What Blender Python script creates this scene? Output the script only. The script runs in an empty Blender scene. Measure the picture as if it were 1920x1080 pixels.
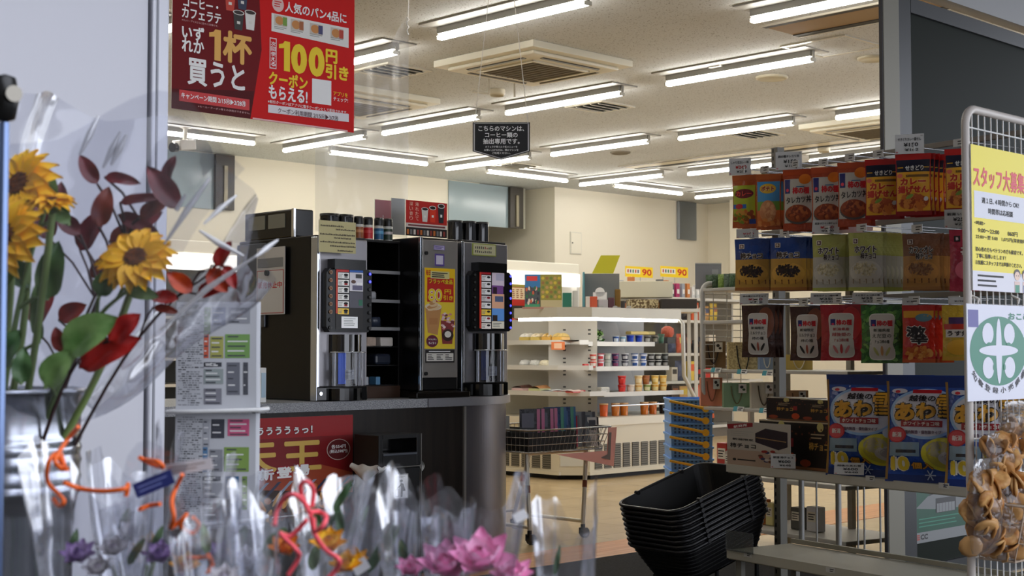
import bpy, bmesh, math, random
from mathutils import Vector, Matrix, noise

# ------------------------------------------------------------------ camera, sky, exposure
SC = bpy.context.scene
COL = SC.collection
RND = random.Random(11)
F_PX, PITCH, CAM_Z = 2667.0, math.radians(2.51), 0.95
A2 = math.radians(45.73)                       # the shop's long axis against the view direction
FWD = Vector((math.cos(A2), math.sin(A2), 0))
RIGHT = Vector((math.sin(A2), -math.cos(A2), 0))
UP = Vector((0, 0, 1))
CAM = Vector((0, 0, CAM_Z))
LOOK = FWD * math.cos(PITCH) + UP * math.sin(PITCH)
CUP = UP * math.cos(PITCH) - FWD * math.sin(PITCH)
cam = bpy.data.cameras.new('camera')
cam.lens = 50.0
cam.sensor_width = 36.0
cam.clip_start = 0.05
cam.clip_end = 100
cam.dof.use_dof = True
cam.dof.focus_distance = 5.9
cam.dof.aperture_fstop = 9.0
camo = bpy.data.objects.new('camera', cam)
camo.location = CAM
camo.rotation_euler = LOOK.to_track_quat('-Z', 'Y').to_euler()
COL.objects.link(camo)
SC.camera = camo

w = bpy.data.worlds.new('sky')
SC.world = w
w.use_nodes = True
bg = w.node_tree.nodes['Background']
bg.inputs['Color'].default_value = (0.86, 0.90, 1.0, 1)
bg.inputs['Strength'].default_value = 2.9

SC.view_settings.view_transform = 'Standard'
SC.view_settings.look = 'None'
SC.view_settings.exposure = 0.0
SC.view_settings.gamma = 1.0
SC.view_settings.use_curve_mapping = False
SC.cycles.max_bounces = 9
SC.cycles.transparent_max_bounces = 24
SC.cycles.caustics_reflective = False
SC.cycles.caustics_refractive = False
SC.cycles.sample_clamp_indirect = 6.0
LAMP_W = 33.0          # radiance of the tube lamps
# ------------------------------------------------------------------ helpers
def ray(x, y):
    return RIGHT * (x - 960) + CUP * (540 - y) + LOOK * F_PX
def PD(x, y, d):                               # the point at horizontal distance d along the view
    r = ray(x, y)
    return CAM + r * (d / r.dot(FWD))
def PX(x, y, X):
    r = ray(x, y)
    return CAM + r * (X / r.x)
def PY(x, y, Y):
    r = ray(x, y)
    return CAM + r * (Y / r.y)
def PZ(x, y, Z):
    r = ray(x, y)
    return CAM + r * ((Z - CAM_Z) / r.z)
def PP(x, y, o, n):
    r = ray(x, y)
    return CAM + r * ((o - CAM).dot(n) / r.dot(n))
def RF(r, f, z=0.0):
    return RIGHT * r + FWD * f + UP * z
def frame(o, xd, up=UP):                       # board frame: x right, y up, z out
    xd = Vector(xd).normalized()
    up = Vector(up).normalized()
    zd = xd.cross(up).normalized()
    up = zd.cross(xd)
    m = Matrix((xd, up, zd)).transposed().to_4x4()
    m.translation = Vector(o)
    return m
def lin(c):
    c = c / 255.0
    return c / 12.92 if c <= 0.04045 else ((c + 0.055) / 1.055) ** 2.4
_M = {}
def M(c, rough=0.5, metal=0.0, spec=0.5, bump=0.0, bscale=40.0, emit=0.0, coat=0.0, alpha=1.0):
    key = (tuple(c), rough, metal, spec, bump, bscale, emit, coat, alpha)
    if key in _M:
        return _M[key]
    m = bpy.data.materials.new('paint')
    m.use_nodes = True
    nt = m.node_tree
    b = nt.nodes['Principled BSDF']
    col = (lin(c[0]), lin(c[1]), lin(c[2]), 1)
    b.inputs['Base Color'].default_value = col
    b.inputs['Roughness'].default_value = rough
    b.inputs['Metallic'].default_value = metal
    b.inputs['Specular IOR Level'].default_value = spec
    b.inputs['Coat Weight'].default_value = coat
    b.inputs['Alpha'].default_value = alpha
    if emit:
        b.inputs['Emission Color'].default_value = col
        b.inputs['Emission Strength'].default_value = emit
    if bump:
        tc = nt.nodes.new('ShaderNodeTexCoord')
        n = nt.nodes.new('ShaderNodeTexNoise')
        n.inputs['Scale'].default_value = bscale
        n.inputs['Detail'].default_value = 3
        bp = nt.nodes.new('ShaderNodeBump')
        bp.inputs['Strength'].default_value = bump
        bp.inputs['Distance'].default_value = 0.02
        nt.links.new(tc.outputs['Object'], n.inputs['Vector'])
        nt.links.new(n.outputs['Fac'], bp.inputs['Height'])
        nt.links.new(bp.outputs['Normal'], b.inputs['Normal'])
    _M[key] = m
    return m
def mat_noise(c1, c2, scale=60, detail=4, lo=0.4, hi=0.6, rough=0.6, spec=0.4, stretch=(1, 1, 1), bump=0.0, coord='Object'):
    m = bpy.data.materials.new('speckle')
    m.use_nodes = True
    nt = m.node_tree
    b = nt.nodes['Principled BSDF']
    b.inputs['Roughness'].default_value = rough
    b.inputs['Specular IOR Level'].default_value = spec
    tc = nt.nodes.new('ShaderNodeTexCoord')
    mp = nt.nodes.new('ShaderNodeMapping')
    mp.inputs['Scale'].default_value = stretch
    n = nt.nodes.new('ShaderNodeTexNoise')
    n.inputs['Scale'].default_value = scale
    n.inputs['Detail'].default_value = detail
    r = nt.nodes.new('ShaderNodeValToRGB')
    r.color_ramp.elements[0].position = lo
    r.color_ramp.elements[1].position = hi
    r.color_ramp.elements[0].color = (lin(c1[0]), lin(c1[1]), lin(c1[2]), 1)
    r.color_ramp.elements[1].color = (lin(c2[0]), lin(c2[1]), lin(c2[2]), 1)
    L = nt.links.new
    L(tc.outputs[coord], mp.inputs['Vector'])
    L(mp.outputs['Vector'], n.inputs['Vector'])
    L(n.outputs['Fac'], r.inputs['Fac'])
    L(r.outputs['Color'], b.inputs['Base Color'])
    if bump:
        bp = nt.nodes.new('ShaderNodeBump')
        bp.inputs['Strength'].default_value = bump
        L(n.outputs['Fac'], bp.inputs['Height'])
        L(bp.outputs['Normal'], b.inputs['Normal'])
    return m
def mat_film(tint=(235, 238, 245), gloss=0.12, rough=0.12, bump=0.25, bscale=14.0, haze=0.03):
    """thin clear plastic: mostly see-through, a sharp sheen and a little milkiness"""
    m = bpy.data.materials.new('clear_film')
    m.use_nodes = True
    nt = m.node_tree
    nt.nodes.clear()
    N, L = nt.nodes.new, nt.links.new
    out = N('ShaderNodeOutputMaterial')
    tr = N('ShaderNodeBsdfTransparent')
    tr.inputs['Color'].default_value = (lin(tint[0]), lin(tint[1]), lin(tint[2]), 1)
    gl = N('ShaderNodeBsdfGlossy')
    gl.inputs['Roughness'].default_value = rough
    df = N('ShaderNodeBsdfDiffuse')
    df.inputs['Color'].default_value = (0.85, 0.86, 0.9, 1)
    fr = N('ShaderNodeFresnel')
    fr.inputs['IOR'].default_value = 1.5
    ad = N('ShaderNodeMath')
    ad.operation = 'MULTIPLY_ADD'
    ad.inputs[1].default_value = 0.5
    ad.inputs[2].default_value = gloss * 0.4
    m1, m2 = N('ShaderNodeMixShader'), N('ShaderNodeMixShader')
    m2.inputs['Fac'].default_value = haze
    L(fr.outputs[0], ad.inputs[0])
    L(ad.outputs[0], m1.inputs['Fac'])
    L(tr.outputs[0], m1.inputs[1])
    L(gl.outputs[0], m1.inputs[2])
    L(m1.outputs[0], m2.inputs[1])
    L(df.outputs[0], m2.inputs[2])
    L(m2.outputs[0], out.inputs[0])
    if bump:
        tc, n, bp = N('ShaderNodeTexCoord'), N('ShaderNodeTexNoise'), N('ShaderNodeBump')
        n.inputs['Scale'].default_value = bscale
        bp.inputs['Strength'].default_value = bump
        bp.inputs['Distance'].default_value = 0.03
        L(tc.outputs['Object'], n.inputs['Vector'])
        L(n.outputs['Fac'], bp.inputs['Height'])
        L(bp.outputs['Normal'], gl.inputs['Normal'])
    return m

_T = {}
def text_mesh(s, bold):
    key = (s, bold)
    if key not in _T:
        c = bpy.data.curves.new('lettering', 'FONT')
        c.body = s
        c.resolution_u = 4 if any(ch.isdigit() for ch in s) or len(s) < 3 else 2
        c.offset = bold
        o = bpy.data.objects.new('lettering', c)
        COL.objects.link(o)
        me = o.evaluated_get(bpy.context.evaluated_depsgraph_get()).to_mesh()
        vs = [v.co.copy() for v in me.vertices]
        fs = [tuple(p.vertices) for p in me.polygons]
        o.evaluated_get(bpy.context.evaluated_depsgraph_get()).to_mesh_clear()
        bpy.data.objects.remove(o)
        bpy.data.curves.remove(c)
        _T[key] = (vs, fs)
    return _T[key]

_TC = {}
def text_cut(st, em):
    """lettering cut along a grid so that it can follow a bulging pack"""
    step = min(2.0, max(.12, .010 / max(em, 1e-6)))
    key = (st, round(step, 2))
    if key not in _TC:
        vs, fs = text_mesh(st, 0.0)
        bm = bmesh.new()
        vv = [bm.verts.new(v) for v in vs]
        for f in fs:
            try:
                bm.faces.new([vv[i] for i in f])
            except ValueError:
                pass
        for ax in (0, 1):
            lo, hi = min(v[ax] for v in vs), max(v[ax] for v in vs)
            c = lo + step
            while c < hi:
                co, no = [0, 0, 0], [0, 0, 0]
                co[ax], no[ax] = c, 1
                bmesh.ops.bisect_plane(bm, geom=list(bm.verts) + list(bm.edges) + list(bm.faces), plane_co=co, plane_no=no)
                c += step
        bm.verts.index_update()
        _TC[key] = ([v.co.copy() for v in bm.verts], [tuple(v.index for v in f.verts) for f in bm.faces])
        bm.free()
    return _TC[key]

class MB:
    def __init__(s, T=None):
        s.v, s.f, s.m, s.sm, s.mats = [], [], [], [], []
        s.T = T or Matrix.Identity(4)
        s.warp = None
    def add(s, vs, fs, mat, smooth=False):
        if mat not in s.mats:
            s.mats.append(mat)
        k, b = s.mats.index(mat), len(s.v)
        for p in vs:
            p = Vector(p)
            if s.warp:
                p = Vector(s.warp(p))
            s.v.append(s.T @ p)
        for q in fs:
            s.f.append(tuple(b + i for i in q))
            s.m.append(k)
            s.sm.append(smooth)
        return s
    def box(s, x0, x1, y0, y1, z0, z1, mat, bev=0.0, seg=2):
        if bev <= 0:
            vs = [(x, y, z) for z in (z0, z1) for y in (y0, y1) for x in (x0, x1)]
            return s.add(vs, [(0, 2, 3, 1), (4, 5, 7, 6), (0, 1, 5, 4), (2, 6, 7, 3), (0, 4, 6, 2), (1, 3, 7, 5)], mat)
        bm = bmesh.new()
        bmesh.ops.create_cube(bm, size=1)
        for v in bm.verts:
            v.co = ((x0 + x1) / 2 + v.co.x * (x1 - x0), (y0 + y1) / 2 + v.co.y * (y1 - y0), (z0 + z1) / 2 + v.co.z * (z1 - z0))
        bmesh.ops.bevel(bm, geom=list(bm.edges), offset=bev, segments=seg, affect='EDGES', profile=0.5)
        bm.verts.index_update()
        s.add([v.co.copy() for v in bm.verts], [[v.index for v in f.verts] for f in bm.faces], mat)
        bm.free()
        return s
    def cyl(s, p0, p1, r0, mat, r1=None, n=14, caps=True, smooth=True):
        r1 = r0 if r1 is None else r1
        p0, p1 = Vector(p0), Vector(p1)
        d = (p1 - p0).normalized()
        a = d.orthogonal().normalized()
        b = d.cross(a)
        vs = []
        for p, r in ((p0, r0), (p1, r1)):
            vs += [p + (a * math.cos(t) + b * math.sin(t)) * r for t in (2 * math.pi * i / n for i in range(n))]
        s.add(vs, [(i, (i + 1) % n, n + (i + 1) % n, n + i) for i in range(n)], mat, smooth)
        if caps:
            s.add(vs[:n], [tuple(reversed(range(n)))], mat)
            s.add(vs[n:], [tuple(range(n))], mat)
        return s
    def tube(s, pts, r, mat, n=8, closed=False):
        pts = [Vector(p) for p in pts]
        k = len(pts)
        rs = r if isinstance(r, (list, tuple)) else [r] * k
        vs, a = [], None
        for i, p in enumerate(pts):
            q0 = pts[(i - 1) % k] if closed or i > 0 else p
            q1 = pts[(i + 1) % k] if closed or i < k - 1 else p
            d = (q1 - q0).normalized()
            if a is None:
                a = d.orthogonal().normalized()
            a = (a - d * a.dot(d))
            a = a.normalized() if a.length > 1e-6 else d.orthogonal().normalized()
            b = d.cross(a)
            vs += [p + (a * math.cos(t) + b * math.sin(t)) * rs[i] for t in (2 * math.pi * j / n for j in range(n))]
        fs = []
        for i in range(k if closed else k - 1):
            i2 = (i + 1) % k
            fs += [(i * n + j, i * n + (j + 1) % n, i2 * n + (j + 1) % n, i2 * n + j) for j in range(n)]
        s.add(vs, fs, mat, True)
        if not closed:
            s.add(vs[:n], [tuple(reversed(range(n)))], mat)
            s.add(vs[-n:], [tuple(range(n))], mat)
        return s
    def lathe(s, prof, mat, n=24, c=(0, 0, 0), smooth=True, caps=True):
        c = Vector(c)
        vs = [c + Vector((r * math.cos(t), r * math.sin(t), z)) for r, z in prof for t in (2 * math.pi * j / n for j in range(n))]
        fs = []
        for i in range(len(prof) - 1):
            fs += [(i * n + j, i * n + (j + 1) % n, (i + 1) * n + (j + 1) % n, (i + 1) * n + j) for j in range(n)]
        s.add(vs, fs, mat, smooth)
        if caps:
            s.add(vs[:n], [tuple(reversed(range(n)))], mat)
            s.add(vs[-n:], [tuple(range(n))], mat)
        return s
    def surf(s, fn, nu, nv, mat, smooth=True, flip=False):
        vs = [fn(i / nu, j / nv) for j in range(nv + 1) for i in range(nu + 1)]
        k = nu + 1
        fs = [(j * k + i, j * k + i + 1, (j + 1) * k + i + 1, (j + 1) * k + i) for j in range(nv) for i in range(nu)]
        return s.add(vs, [tuple(reversed(q)) for q in fs] if flip else fs, mat, smooth)
    def prism(s, poly, z0, z1, mat, smooth=False):
        n = len(poly)
        vs = [(p[0], p[1], z0) for p in poly] + [(p[0], p[1], z1) for p in poly]
        return s.add(vs, [tuple(reversed(range(n))), tuple(range(n, 2 * n))], mat).add(vs, [(i, (i + 1) % n, n + (i + 1) % n, n + i) for i in range(n)], mat, smooth)
    # flat art on a board (x right, y up, z out)
    def rect(s, x0, x1, y0, y1, z, mat):
        ku = max(1, math.ceil(abs(x1 - x0) / .012)) if s.warp else 1
        kv = max(1, math.ceil(abs(y1 - y0) / .012)) if s.warp else 1
        return s.surf(lambda u, v: (x0 + (x1 - x0) * u, y0 + (y1 - y0) * v, z), ku, kv, mat, bool(s.warp))
    def poly(s, pts, z, mat):
        return s.add([(p[0], p[1], z) for p in pts], [tuple(range(len(pts)))], mat)
    def ell(s, cx, cy, rx, ry, z, mat, n=22, rot=0.0):
        ca, sa = math.cos(rot), math.sin(rot)
        rings = max(1, math.ceil(max(rx, ry) / .012)) if s.warp else 1
        if s.warp:
            n = max(n, min(40, math.ceil(6.28 * max(rx, ry) / .012)))
        vs, fs = [(cx, cy, z)], []
        for k in range(1, rings + 1):
            for i in range(n):
                t = 2 * math.pi * i / n
                x, y = rx * math.cos(t) * k / rings, ry * math.sin(t) * k / rings
                vs.append((cx + x * ca - y * sa, cy + x * sa + y * ca, z))
        for i in range(n):
            fs.append((0, 1 + i, 1 + (i + 1) % n))
            for k in range(1, rings):
                a, b = 1 + (k - 1) * n, 1 + k * n
                fs.append((a + i, b + i, b + (i + 1) % n, a + (i + 1) % n))
        return s.add(vs, fs, mat, bool(s.warp))
    def text(s, st, cx, cy, w_, h_, z, mat, bold=0.0, rot=0.0, skew=0.0):
        vs, fs = text_cut(st, max(w_ / max(.5, len(st)), h_)) if s.warp else text_mesh(st, 0.0)
        if not vs:
            return s
        x0, x1 = min(v.x for v in vs), max(v.x for v in vs)
        y0, y1 = min(v.y for v in vs), max(v.y for v in vs)
        bx, by = bold * w_ / max(x1 - x0, 1e-6), bold * h_ / max(y1 - y0, 1e-6)
        bb = min(bx, by)
        if h_ < 3 * w_ or w_ < 3 * h_:
            bx = by = bb
        kx, ky = (w_ - 2 * bx) / max(x1 - x0, 1e-6), (h_ - 2 * by) / max(y1 - y0, 1e-6)
        ca, sa = math.cos(rot), math.sin(rot)
        offs = [(0, 0)] if bold <= 0 else [(bx, 0), (-bx, 0), (0, by), (0, -by), (bx * .7, by * .7), (-bx * .7, by * .7), (bx * .7, -by * .7), (-bx * .7, -by * .7)]
        for kk_, (ox, oy) in enumerate(offs):
            o = []
            for v in vs:
                x, y = (v.x - (x0 + x1) / 2) * kx + ox, (v.y - (y0 + y1) / 2) * ky + oy
                x += skew * y
                o.append((cx + x * ca - y * sa, cy + x * sa + y * ca, z + kk_ * 4e-5))
            s.add(o, fs, mat)
        return s
    def otext(s, st, cx, cy, w_, h_, z, mat, edge, bold=0.02, grow=0.07, dz=0.0004, rot=0.0):
        """lettering with an outline of another colour under it"""
        k = len(st)
        s.text(st, cx, cy, w_ * (1 + grow * 0.9 / max(k, 1)), h_ * (1 + grow * 1.3), z, edge, bold + grow, rot)
        return s.text(st, cx, cy, w_, h_, z + dz, mat, bold, rot)
    def lines(s, x0, x1, y0, y1, n, z, mat, fill=0.5, ragged=0.3, seed=1):
        """rows of print too small to read"""
        rr = random.Random(seed)
        p = (y1 - y0) / n
        for i in range(n):
            y = y1 - (i + 0.5) * p
            e = x1 - (x1 - x0) * rr.random() * ragged
            s.rect(x0, e, y - p * fill / 2, y + p * fill / 2, z, mat)
        return s
    def build(s, name, parent=None, mw=None):
        me = bpy.data.meshes.new(name)
        me.from_pydata([tuple(p) for p in s.v], [], s.f)
        for m_ in s.mats:
            me.materials.append(m_)
        me.polygons.foreach_set('material_index', s.m)
        me.polygons.foreach_set('use_smooth', s.sm)
        me.update()
        o = bpy.data.objects.new(name, me)
        COL.objects.link(o)
        if parent is not None:
            o.parent = parent
        if mw is not None:
            o.matrix_world = mw
        return o
def tag(o, label=None, cat=None, group=None, kind=None):
    if label:
        o['label'] = label
    if cat:
        o['category'] = cat
    if group:
        o['group'] = group
    if kind:
        o['kind'] = kind
    return o
def thing(name, label, cat, mw=None, group=None):
    o = bpy.data.objects.new(name, None)
    o.empty_display_size = 0.05
    COL.objects.link(o)
    if mw is not None:
        o.matrix_world = mw if isinstance(mw, Matrix) else Matrix.Translation(Vector(mw))
    return tag(o, label, cat, group)
def struct(o, label=None):
    o['kind'] = 'structure'
    if label:
        o['label'] = label
    return o
def kids(o):
    return [c for c in list(COL.objects) if c.parent == o]
KID = {}
def copy_tree(o, mw=None, label=None, group=None):
    """a copy of a thing with copies of its parts and their sub-parts (mesh data shared)"""
    if o.name not in KID:
        KID[o.name] = [(c, kids(c)) for c in kids(o)]
    r = o.copy()
    COL.objects.link(r)
    for c, sub in KID[o.name]:
        cc = c.copy()
        COL.objects.link(cc)
        cc.parent = r
        for g in sub:
            gg = g.copy()
            COL.objects.link(gg)
            gg.parent = cc
    if mw is not None:
        r.matrix_world = mw if isinstance(mw, Matrix) else Matrix.Translation(Vector(mw))
    if label:
        r['label'] = label
    if group:
        r['group'] = group
    return r
ORD = ['first', 'second', 'third', 'fourth', 'fifth', 'sixth', 'seventh', 'eighth', 'ninth', 'tenth', 'eleventh', 'twelfth', 'thirteenth', 'fourteenth', 'fifteenth', 'sixteenth', 'seventeenth', 'eighteenth', 'nineteenth', 'twentieth', 'twenty-first', 'twenty-second', 'twenty-third', 'twenty-fourth', 'twenty-fifth', 'twenty-sixth']
def rotz(p, a):
    return Matrix.Translation(Vector(p)) @ Matrix.Rotation(a, 4, 'Z')
WHITE = M((235, 235, 232), 0.45)
BLACK = M((14, 14, 15), 0.35)
BLACKG = M((9, 9, 11), 0.12)
INK = M((25, 25, 28), 0.6)
PAPER = M((238, 238, 236), 0.6)
STEEL = M((190, 192, 195), 0.25, 0.9)
CHROME = M((215, 217, 220), 0.12, 1.0)
GREYP = M((165, 165, 160), 0.45)
SHELFW = M((205, 203, 196), 0.4)
RED = M((200, 22, 24), 0.45)
# ------------------------------------------------------------------ the setting
CEIL = 2.90
DOOR_Y = 2.92
BACK_Y = 12.1
CREAM = M((228, 221, 203), 0.35, spec=0.35)
CEILM = mat_noise((118, 117, 114), (204, 208, 210), scale=105, detail=2, lo=0.32, hi=0.38, rough=0.85, spec=0.1)
def floor_mat():
    m = bpy.data.materials.new('floor_tile')
    m.use_nodes = True
    nt = m.node_tree
    b = nt.nodes['Principled BSDF']
    N, L = nt.nodes.new, nt.links.new
    tc, br, no, mx = N('ShaderNodeTexCoord'), N('ShaderNodeTexBrick'), N('ShaderNodeTexNoise'), N('ShaderNodeMix')
    br.offset = 0.0
    for k, c in (('Color1', (222, 194, 148)), ('Color2', (216, 188, 142)), ('Mortar', (176, 152, 116))):
        br.inputs[k].default_value = (lin(c[0]), lin(c[1]), lin(c[2]), 1)
    br.inputs['Scale'].default_value = 1.0
    br.inputs['Mortar Size'].default_value = 0.003
    br.inputs['Brick Width'].default_value = 0.45
    br.inputs['Row Height'].default_value = 0.45
    no.inputs['Scale'].default_value = 5
    mx.data_type = 'RGBA'
    mx.blend_type = 'MULTIPLY'
    mx.inputs['Factor'].default_value = 0.25
    L(tc.outputs['Object'], br.inputs['Vector'])
    L(tc.outputs['Object'], no.inputs['Vector'])
    L(br.outputs['Color'], mx.inputs['A'])
    L(no.outputs['Fac'], mx.inputs['B'])
    L(mx.outputs['Result'], b.inputs['Base Color'])
    b.inputs['Roughness'].default_value = 0.22
    b.inputs['Specular IOR Level'].default_value = 0.6
    return m
struct(MB().box(-1.0, 16.5, DOOR_Y - 0.02, 13.6, -0.1, 0.0, floor_mat()).build('floor'))
struct(MB().box(-6, 12, -8, DOOR_Y - 0.02, -0.1, -0.004, mat_noise((70, 69, 67), (96, 95, 92), 90, rough=0.9)).build('ground'))
struct(MB().box(-1.0, 16.5, DOOR_Y, 13.6, CEIL, CEIL + 0.1, CEILM).build('ceiling'))
struct(MB().box(1.35, 9.0, 4.38, 4.76, 0.0, 0.0025, mat_noise((232, 158, 98), (212, 138, 82), 3, rough=0.25, stretch=(1, 12, 1))).build('trim_1'))
# entrance side, all along y = DOOR_Y
a0 = PY(276, 400, DOOR_Y).x
a1 = PY(309, 400, DOOR_Y).x
b0 = PY(1658, 400, DOOR_Y).x
b1 = PY(1688, 400, DOOR_Y).x
PANELW = M((222, 222, 230), 0.5, spec=0.3)
fw = MB()
fw.box(-1.0, a0 - 0.004, DOOR_Y, DOOR_Y + 0.06, 0, 2.95, PANELW)
fw.box(a0 - 0.006, a0 + 0.002, DOOR_Y + 0.012, DOOR_Y + 0.05, 0, 2.95, M((70, 72, 80), 0.6))
struct(fw.build('wall_front'))
pm = MB().box(a0 + 0.002, a1, DOOR_Y - 0.012, DOOR_Y + 0.075, 0, 2.95, M((205, 206, 214), 0.35, 0.2), 0.004)
pm.box(a0 + 0.012, a0 + 0.017, DOOR_Y - 0.014, DOOR_Y - 0.01, 0, 2.95, M((150, 152, 160), 0.5))
struct(pm.build('trim_2'))
ALU = M((112, 108, 94), 0.5, 0.2)
pm = MB().box(b0, b1, DOOR_Y - 0.006, DOOR_Y + 0.014, 0, 2.95, ALU, 0.004)
pm.box(b0 - 0.004, b0, DOOR_Y - 0.002, DOOR_Y + 0.012, 0, 2.95, M((60, 60, 66), 0.5))
struct(pm.build('trim_3'))
d1 = thing('door_1', None, None, (b1, DOOR_Y, 0))
d1['kind'] = 'structure'
DGLASS = M((24, 29, 23), 0.5, spec=0.06)
MB().box(0.10, 1.75, 0.015, 0.03, 0.10, 2.3, DGLASS).build('glass', d1)
fr = MB()
for xx in (0.0, 1.75):
    fr.box(xx, xx + 0.10, 0.0, 0.045, 0, 2.36, M((44, 45, 46), 0.4, 0.3), 0.004)
fr.box(0.1, 1.75, 0.0, 0.045, 0, 0.10, M((44, 45, 46), 0.4, 0.3))
fr.box(0.1, 1.75, 0.0, 0.045, 2.3, 2.36, M((44, 45, 46), 0.4, 0.3))
fr.build('door_frame', d1)
struct(MB().box(a0, 9, DOOR_Y, DOOR_Y + 0.07, 2.4, 2.95, M((150, 150, 150), 0.5)).box(b1 + 1.85, 9, DOOR_Y, DOOR_Y + 0.06, 0, 2.4, M((90, 92, 95), 0.4)).build('wall_entrance'))
# added and unseen: roof and tall wall keeping sky light off the rack
struct(MB().box(-3.0, 2.2, 1.6, DOOR_Y, 2.95, 3.1, M((120, 120, 122), 0.7)).box(2.2, 9, -1.2, DOOR_Y, 2.95, 3.1, M((120, 120, 122), 0.7)).build('ceiling_shade_block'))
struct(MB().box(-1.5, -1.3, -5.0, DOOR_Y, 0, 7.0, M((74, 68, 62), 0.7)).build('wall_shade_block'))
# shop walls
struct(MB().box(-1.1, -1.0, DOOR_Y, 13.6, 0, CEIL, CREAM).build('wall_left'))
alc0 = PY(1040, 400, 11.75).x
bw = MB()
xw0, xw1 = PY(309, 320, BACK_Y).x - 1.0, PY(404, 320, BACK_Y).x
yw = PY(380, 388, BACK_Y).z
bw.box(-1.0, alc0 - 1.0, BACK_Y, BACK_Y + 0.1, 0, CEIL, CREAM)
bw.box(alc0 - 1.0, alc0 - 0.9, BACK_Y, 13.5, 0, CEIL, CREAM)
bw.box(alc0 - 1.0, alc0, 13.4, 13.5, 0, CEIL, CREAM)
bw.box(alc0, 16.5, 11.75, 13.5, 0, CEIL, CREAM)
struct(bw.build('wall_back'))
cx = PY(1327, 380, 11.75).x
wr = MB().box(cx, cx + 0.1, DOOR_Y, 11.75, 0, CEIL, CREAM)
wr.box(cx - 0.25, cx, 10.6, 11.2, 0, CEIL, CREAM)
struct(wr.build('wall_right'))
struct(MB().box(-1.0, alc0 - 1.0, BACK_Y - 0.015, BACK_Y, 0, 0.1, M((90, 80, 70), 0.5)).build('baseboard_back'))
FROST = M((150, 166, 172), 0.18, spec=0.6)
def high_window(name, xl, xp, xr, yb):
    p0, p1, p2 = PY(xl, 330, BACK_Y).x, PY(xp, 330, BACK_Y).x, PY(xr, 330, BACK_Y).x
    zb = PY((xl + xr) / 2, yb, BACK_Y).z
    t = thing(name, None, None, (p0, BACK_Y - 0.004, zb))
    t['kind'] = 'structure'
    W, H = p1 - p0, CEIL - zb - 0.01
    MB().box(0, W, -0.01, 0.0, 0, H, FROST).build('pane', t)
    fm = MB().box(W, W + 0.22, -0.05, 0.0, 0, H, M((52, 46, 36), 0.4), 0.004)
    fm.box(W + 0.22, p2 - p0, -0.03, 0.0, 0, H, M((170, 168, 152), 0.5))
    fm.box(W + 0.09, W + 0.13, -0.065, -0.05, 0.02, H * 0.8, M((140, 132, 110), 0.4, 0.4))
    fm.build('frame', t)
    return t
high_window('window_1', 250, 399, 430, 388)
high_window('window_2', 840, 951, 981, 424)
# wall hatch and a steel panel near the corner
t = thing('wall_hatch', 'small square white access hatch with a lock on the cream back wall', 'wall hatch')
p = PY(1079, 456, 11.75)
t.location = (p.x, 11.75, p.z)
W, H = 0.10, 0.135
MB().box(-W, W, -0.012, 0, -H, H, M((210, 206, 192), 0.4), 0.004).build('frame', t)
MB().box(-W + 0.014, W - 0.014, -0.016, -0.01, -H + 0.014, H - 0.014, M((226, 220, 202), 0.4)).build('hatch_door', t)
MB().cyl((-W + 0.03, -0.022, 0), (-W + 0.03, -0.014, 0), 0.008, BLACK).build('lock', t)
p = PX(1307, 413, cx - 0.02)
p0, p1 = PX(1291, 447, cx - 0.02), PX(1323, 379, cx - 0.02)
pan = MB(frame((cx - 0.3, 11.55, 0), (1, 0, 0)))
q0, q1 = PY(1291, 447, 11.55), PY(1323, 379, 11.55)
pan2 = MB().box(q0.x, q1.x, 11.70, 11.745, q0.z, q1.z, M((150, 158, 168), 0.3, 0.85), 0.004)
tag(pan2.build('steel_panel'), 'brushed steel panel on the cream wall beside the corner', 'panel')

# ------------------------------------------------------------------ ceiling fittings
def make_lamp():
    t = thing('ceiling_lamp', 'x', 'ceiling lamp')
    MB().box(-0.14, 0.14, -0.64, 0.64, -0.010, 0.0, M((150, 149, 144), 0.5), 0.003).build('fixture_plate', t)
    MB().box(-0.027, 0.027, -0.602, 0.602, -0.050, -0.010, M((150, 149, 144), 0.5)).build('lamp_housing', t)
    tub = MB()
    prof = [(-0.026, -0.0505), (-0.022, -0.064), (-0.012, -0.072), (0.012, -0.072), (0.022, -0.064), (0.026, -0.0505)]
    vs = [(x, y, z - 0.012) for y in (-0.60, 0.60) for x, z in prof]
    n = len(prof)
    tub.add(vs, [(i, (i + 1) % n, n + (i + 1) % n, n + i) for i in range(n)] + [tuple(range(n)), tuple(reversed(range(n, 2 * n)))], M((255, 251, 243), 0.5, emit=LAMP_W))
    tub.build('light_bar', t)
    for sgn in (-1, 1):
        MB().box(-0.026, 0.026, sgn * 0.608 - 0.007, sgn * 0.608 + 0.007, -0.084, -0.060, M((200, 198, 190), .45), 0.003).box(-0.010, 0.010, sgn * 0.608 - 0.005, sgn * 0.608 + 0.005, -0.060, -0.012, M((150, 148, 140), .5)).build('end_cap', t)
    return t
ZL = CEIL - 0.072
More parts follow.
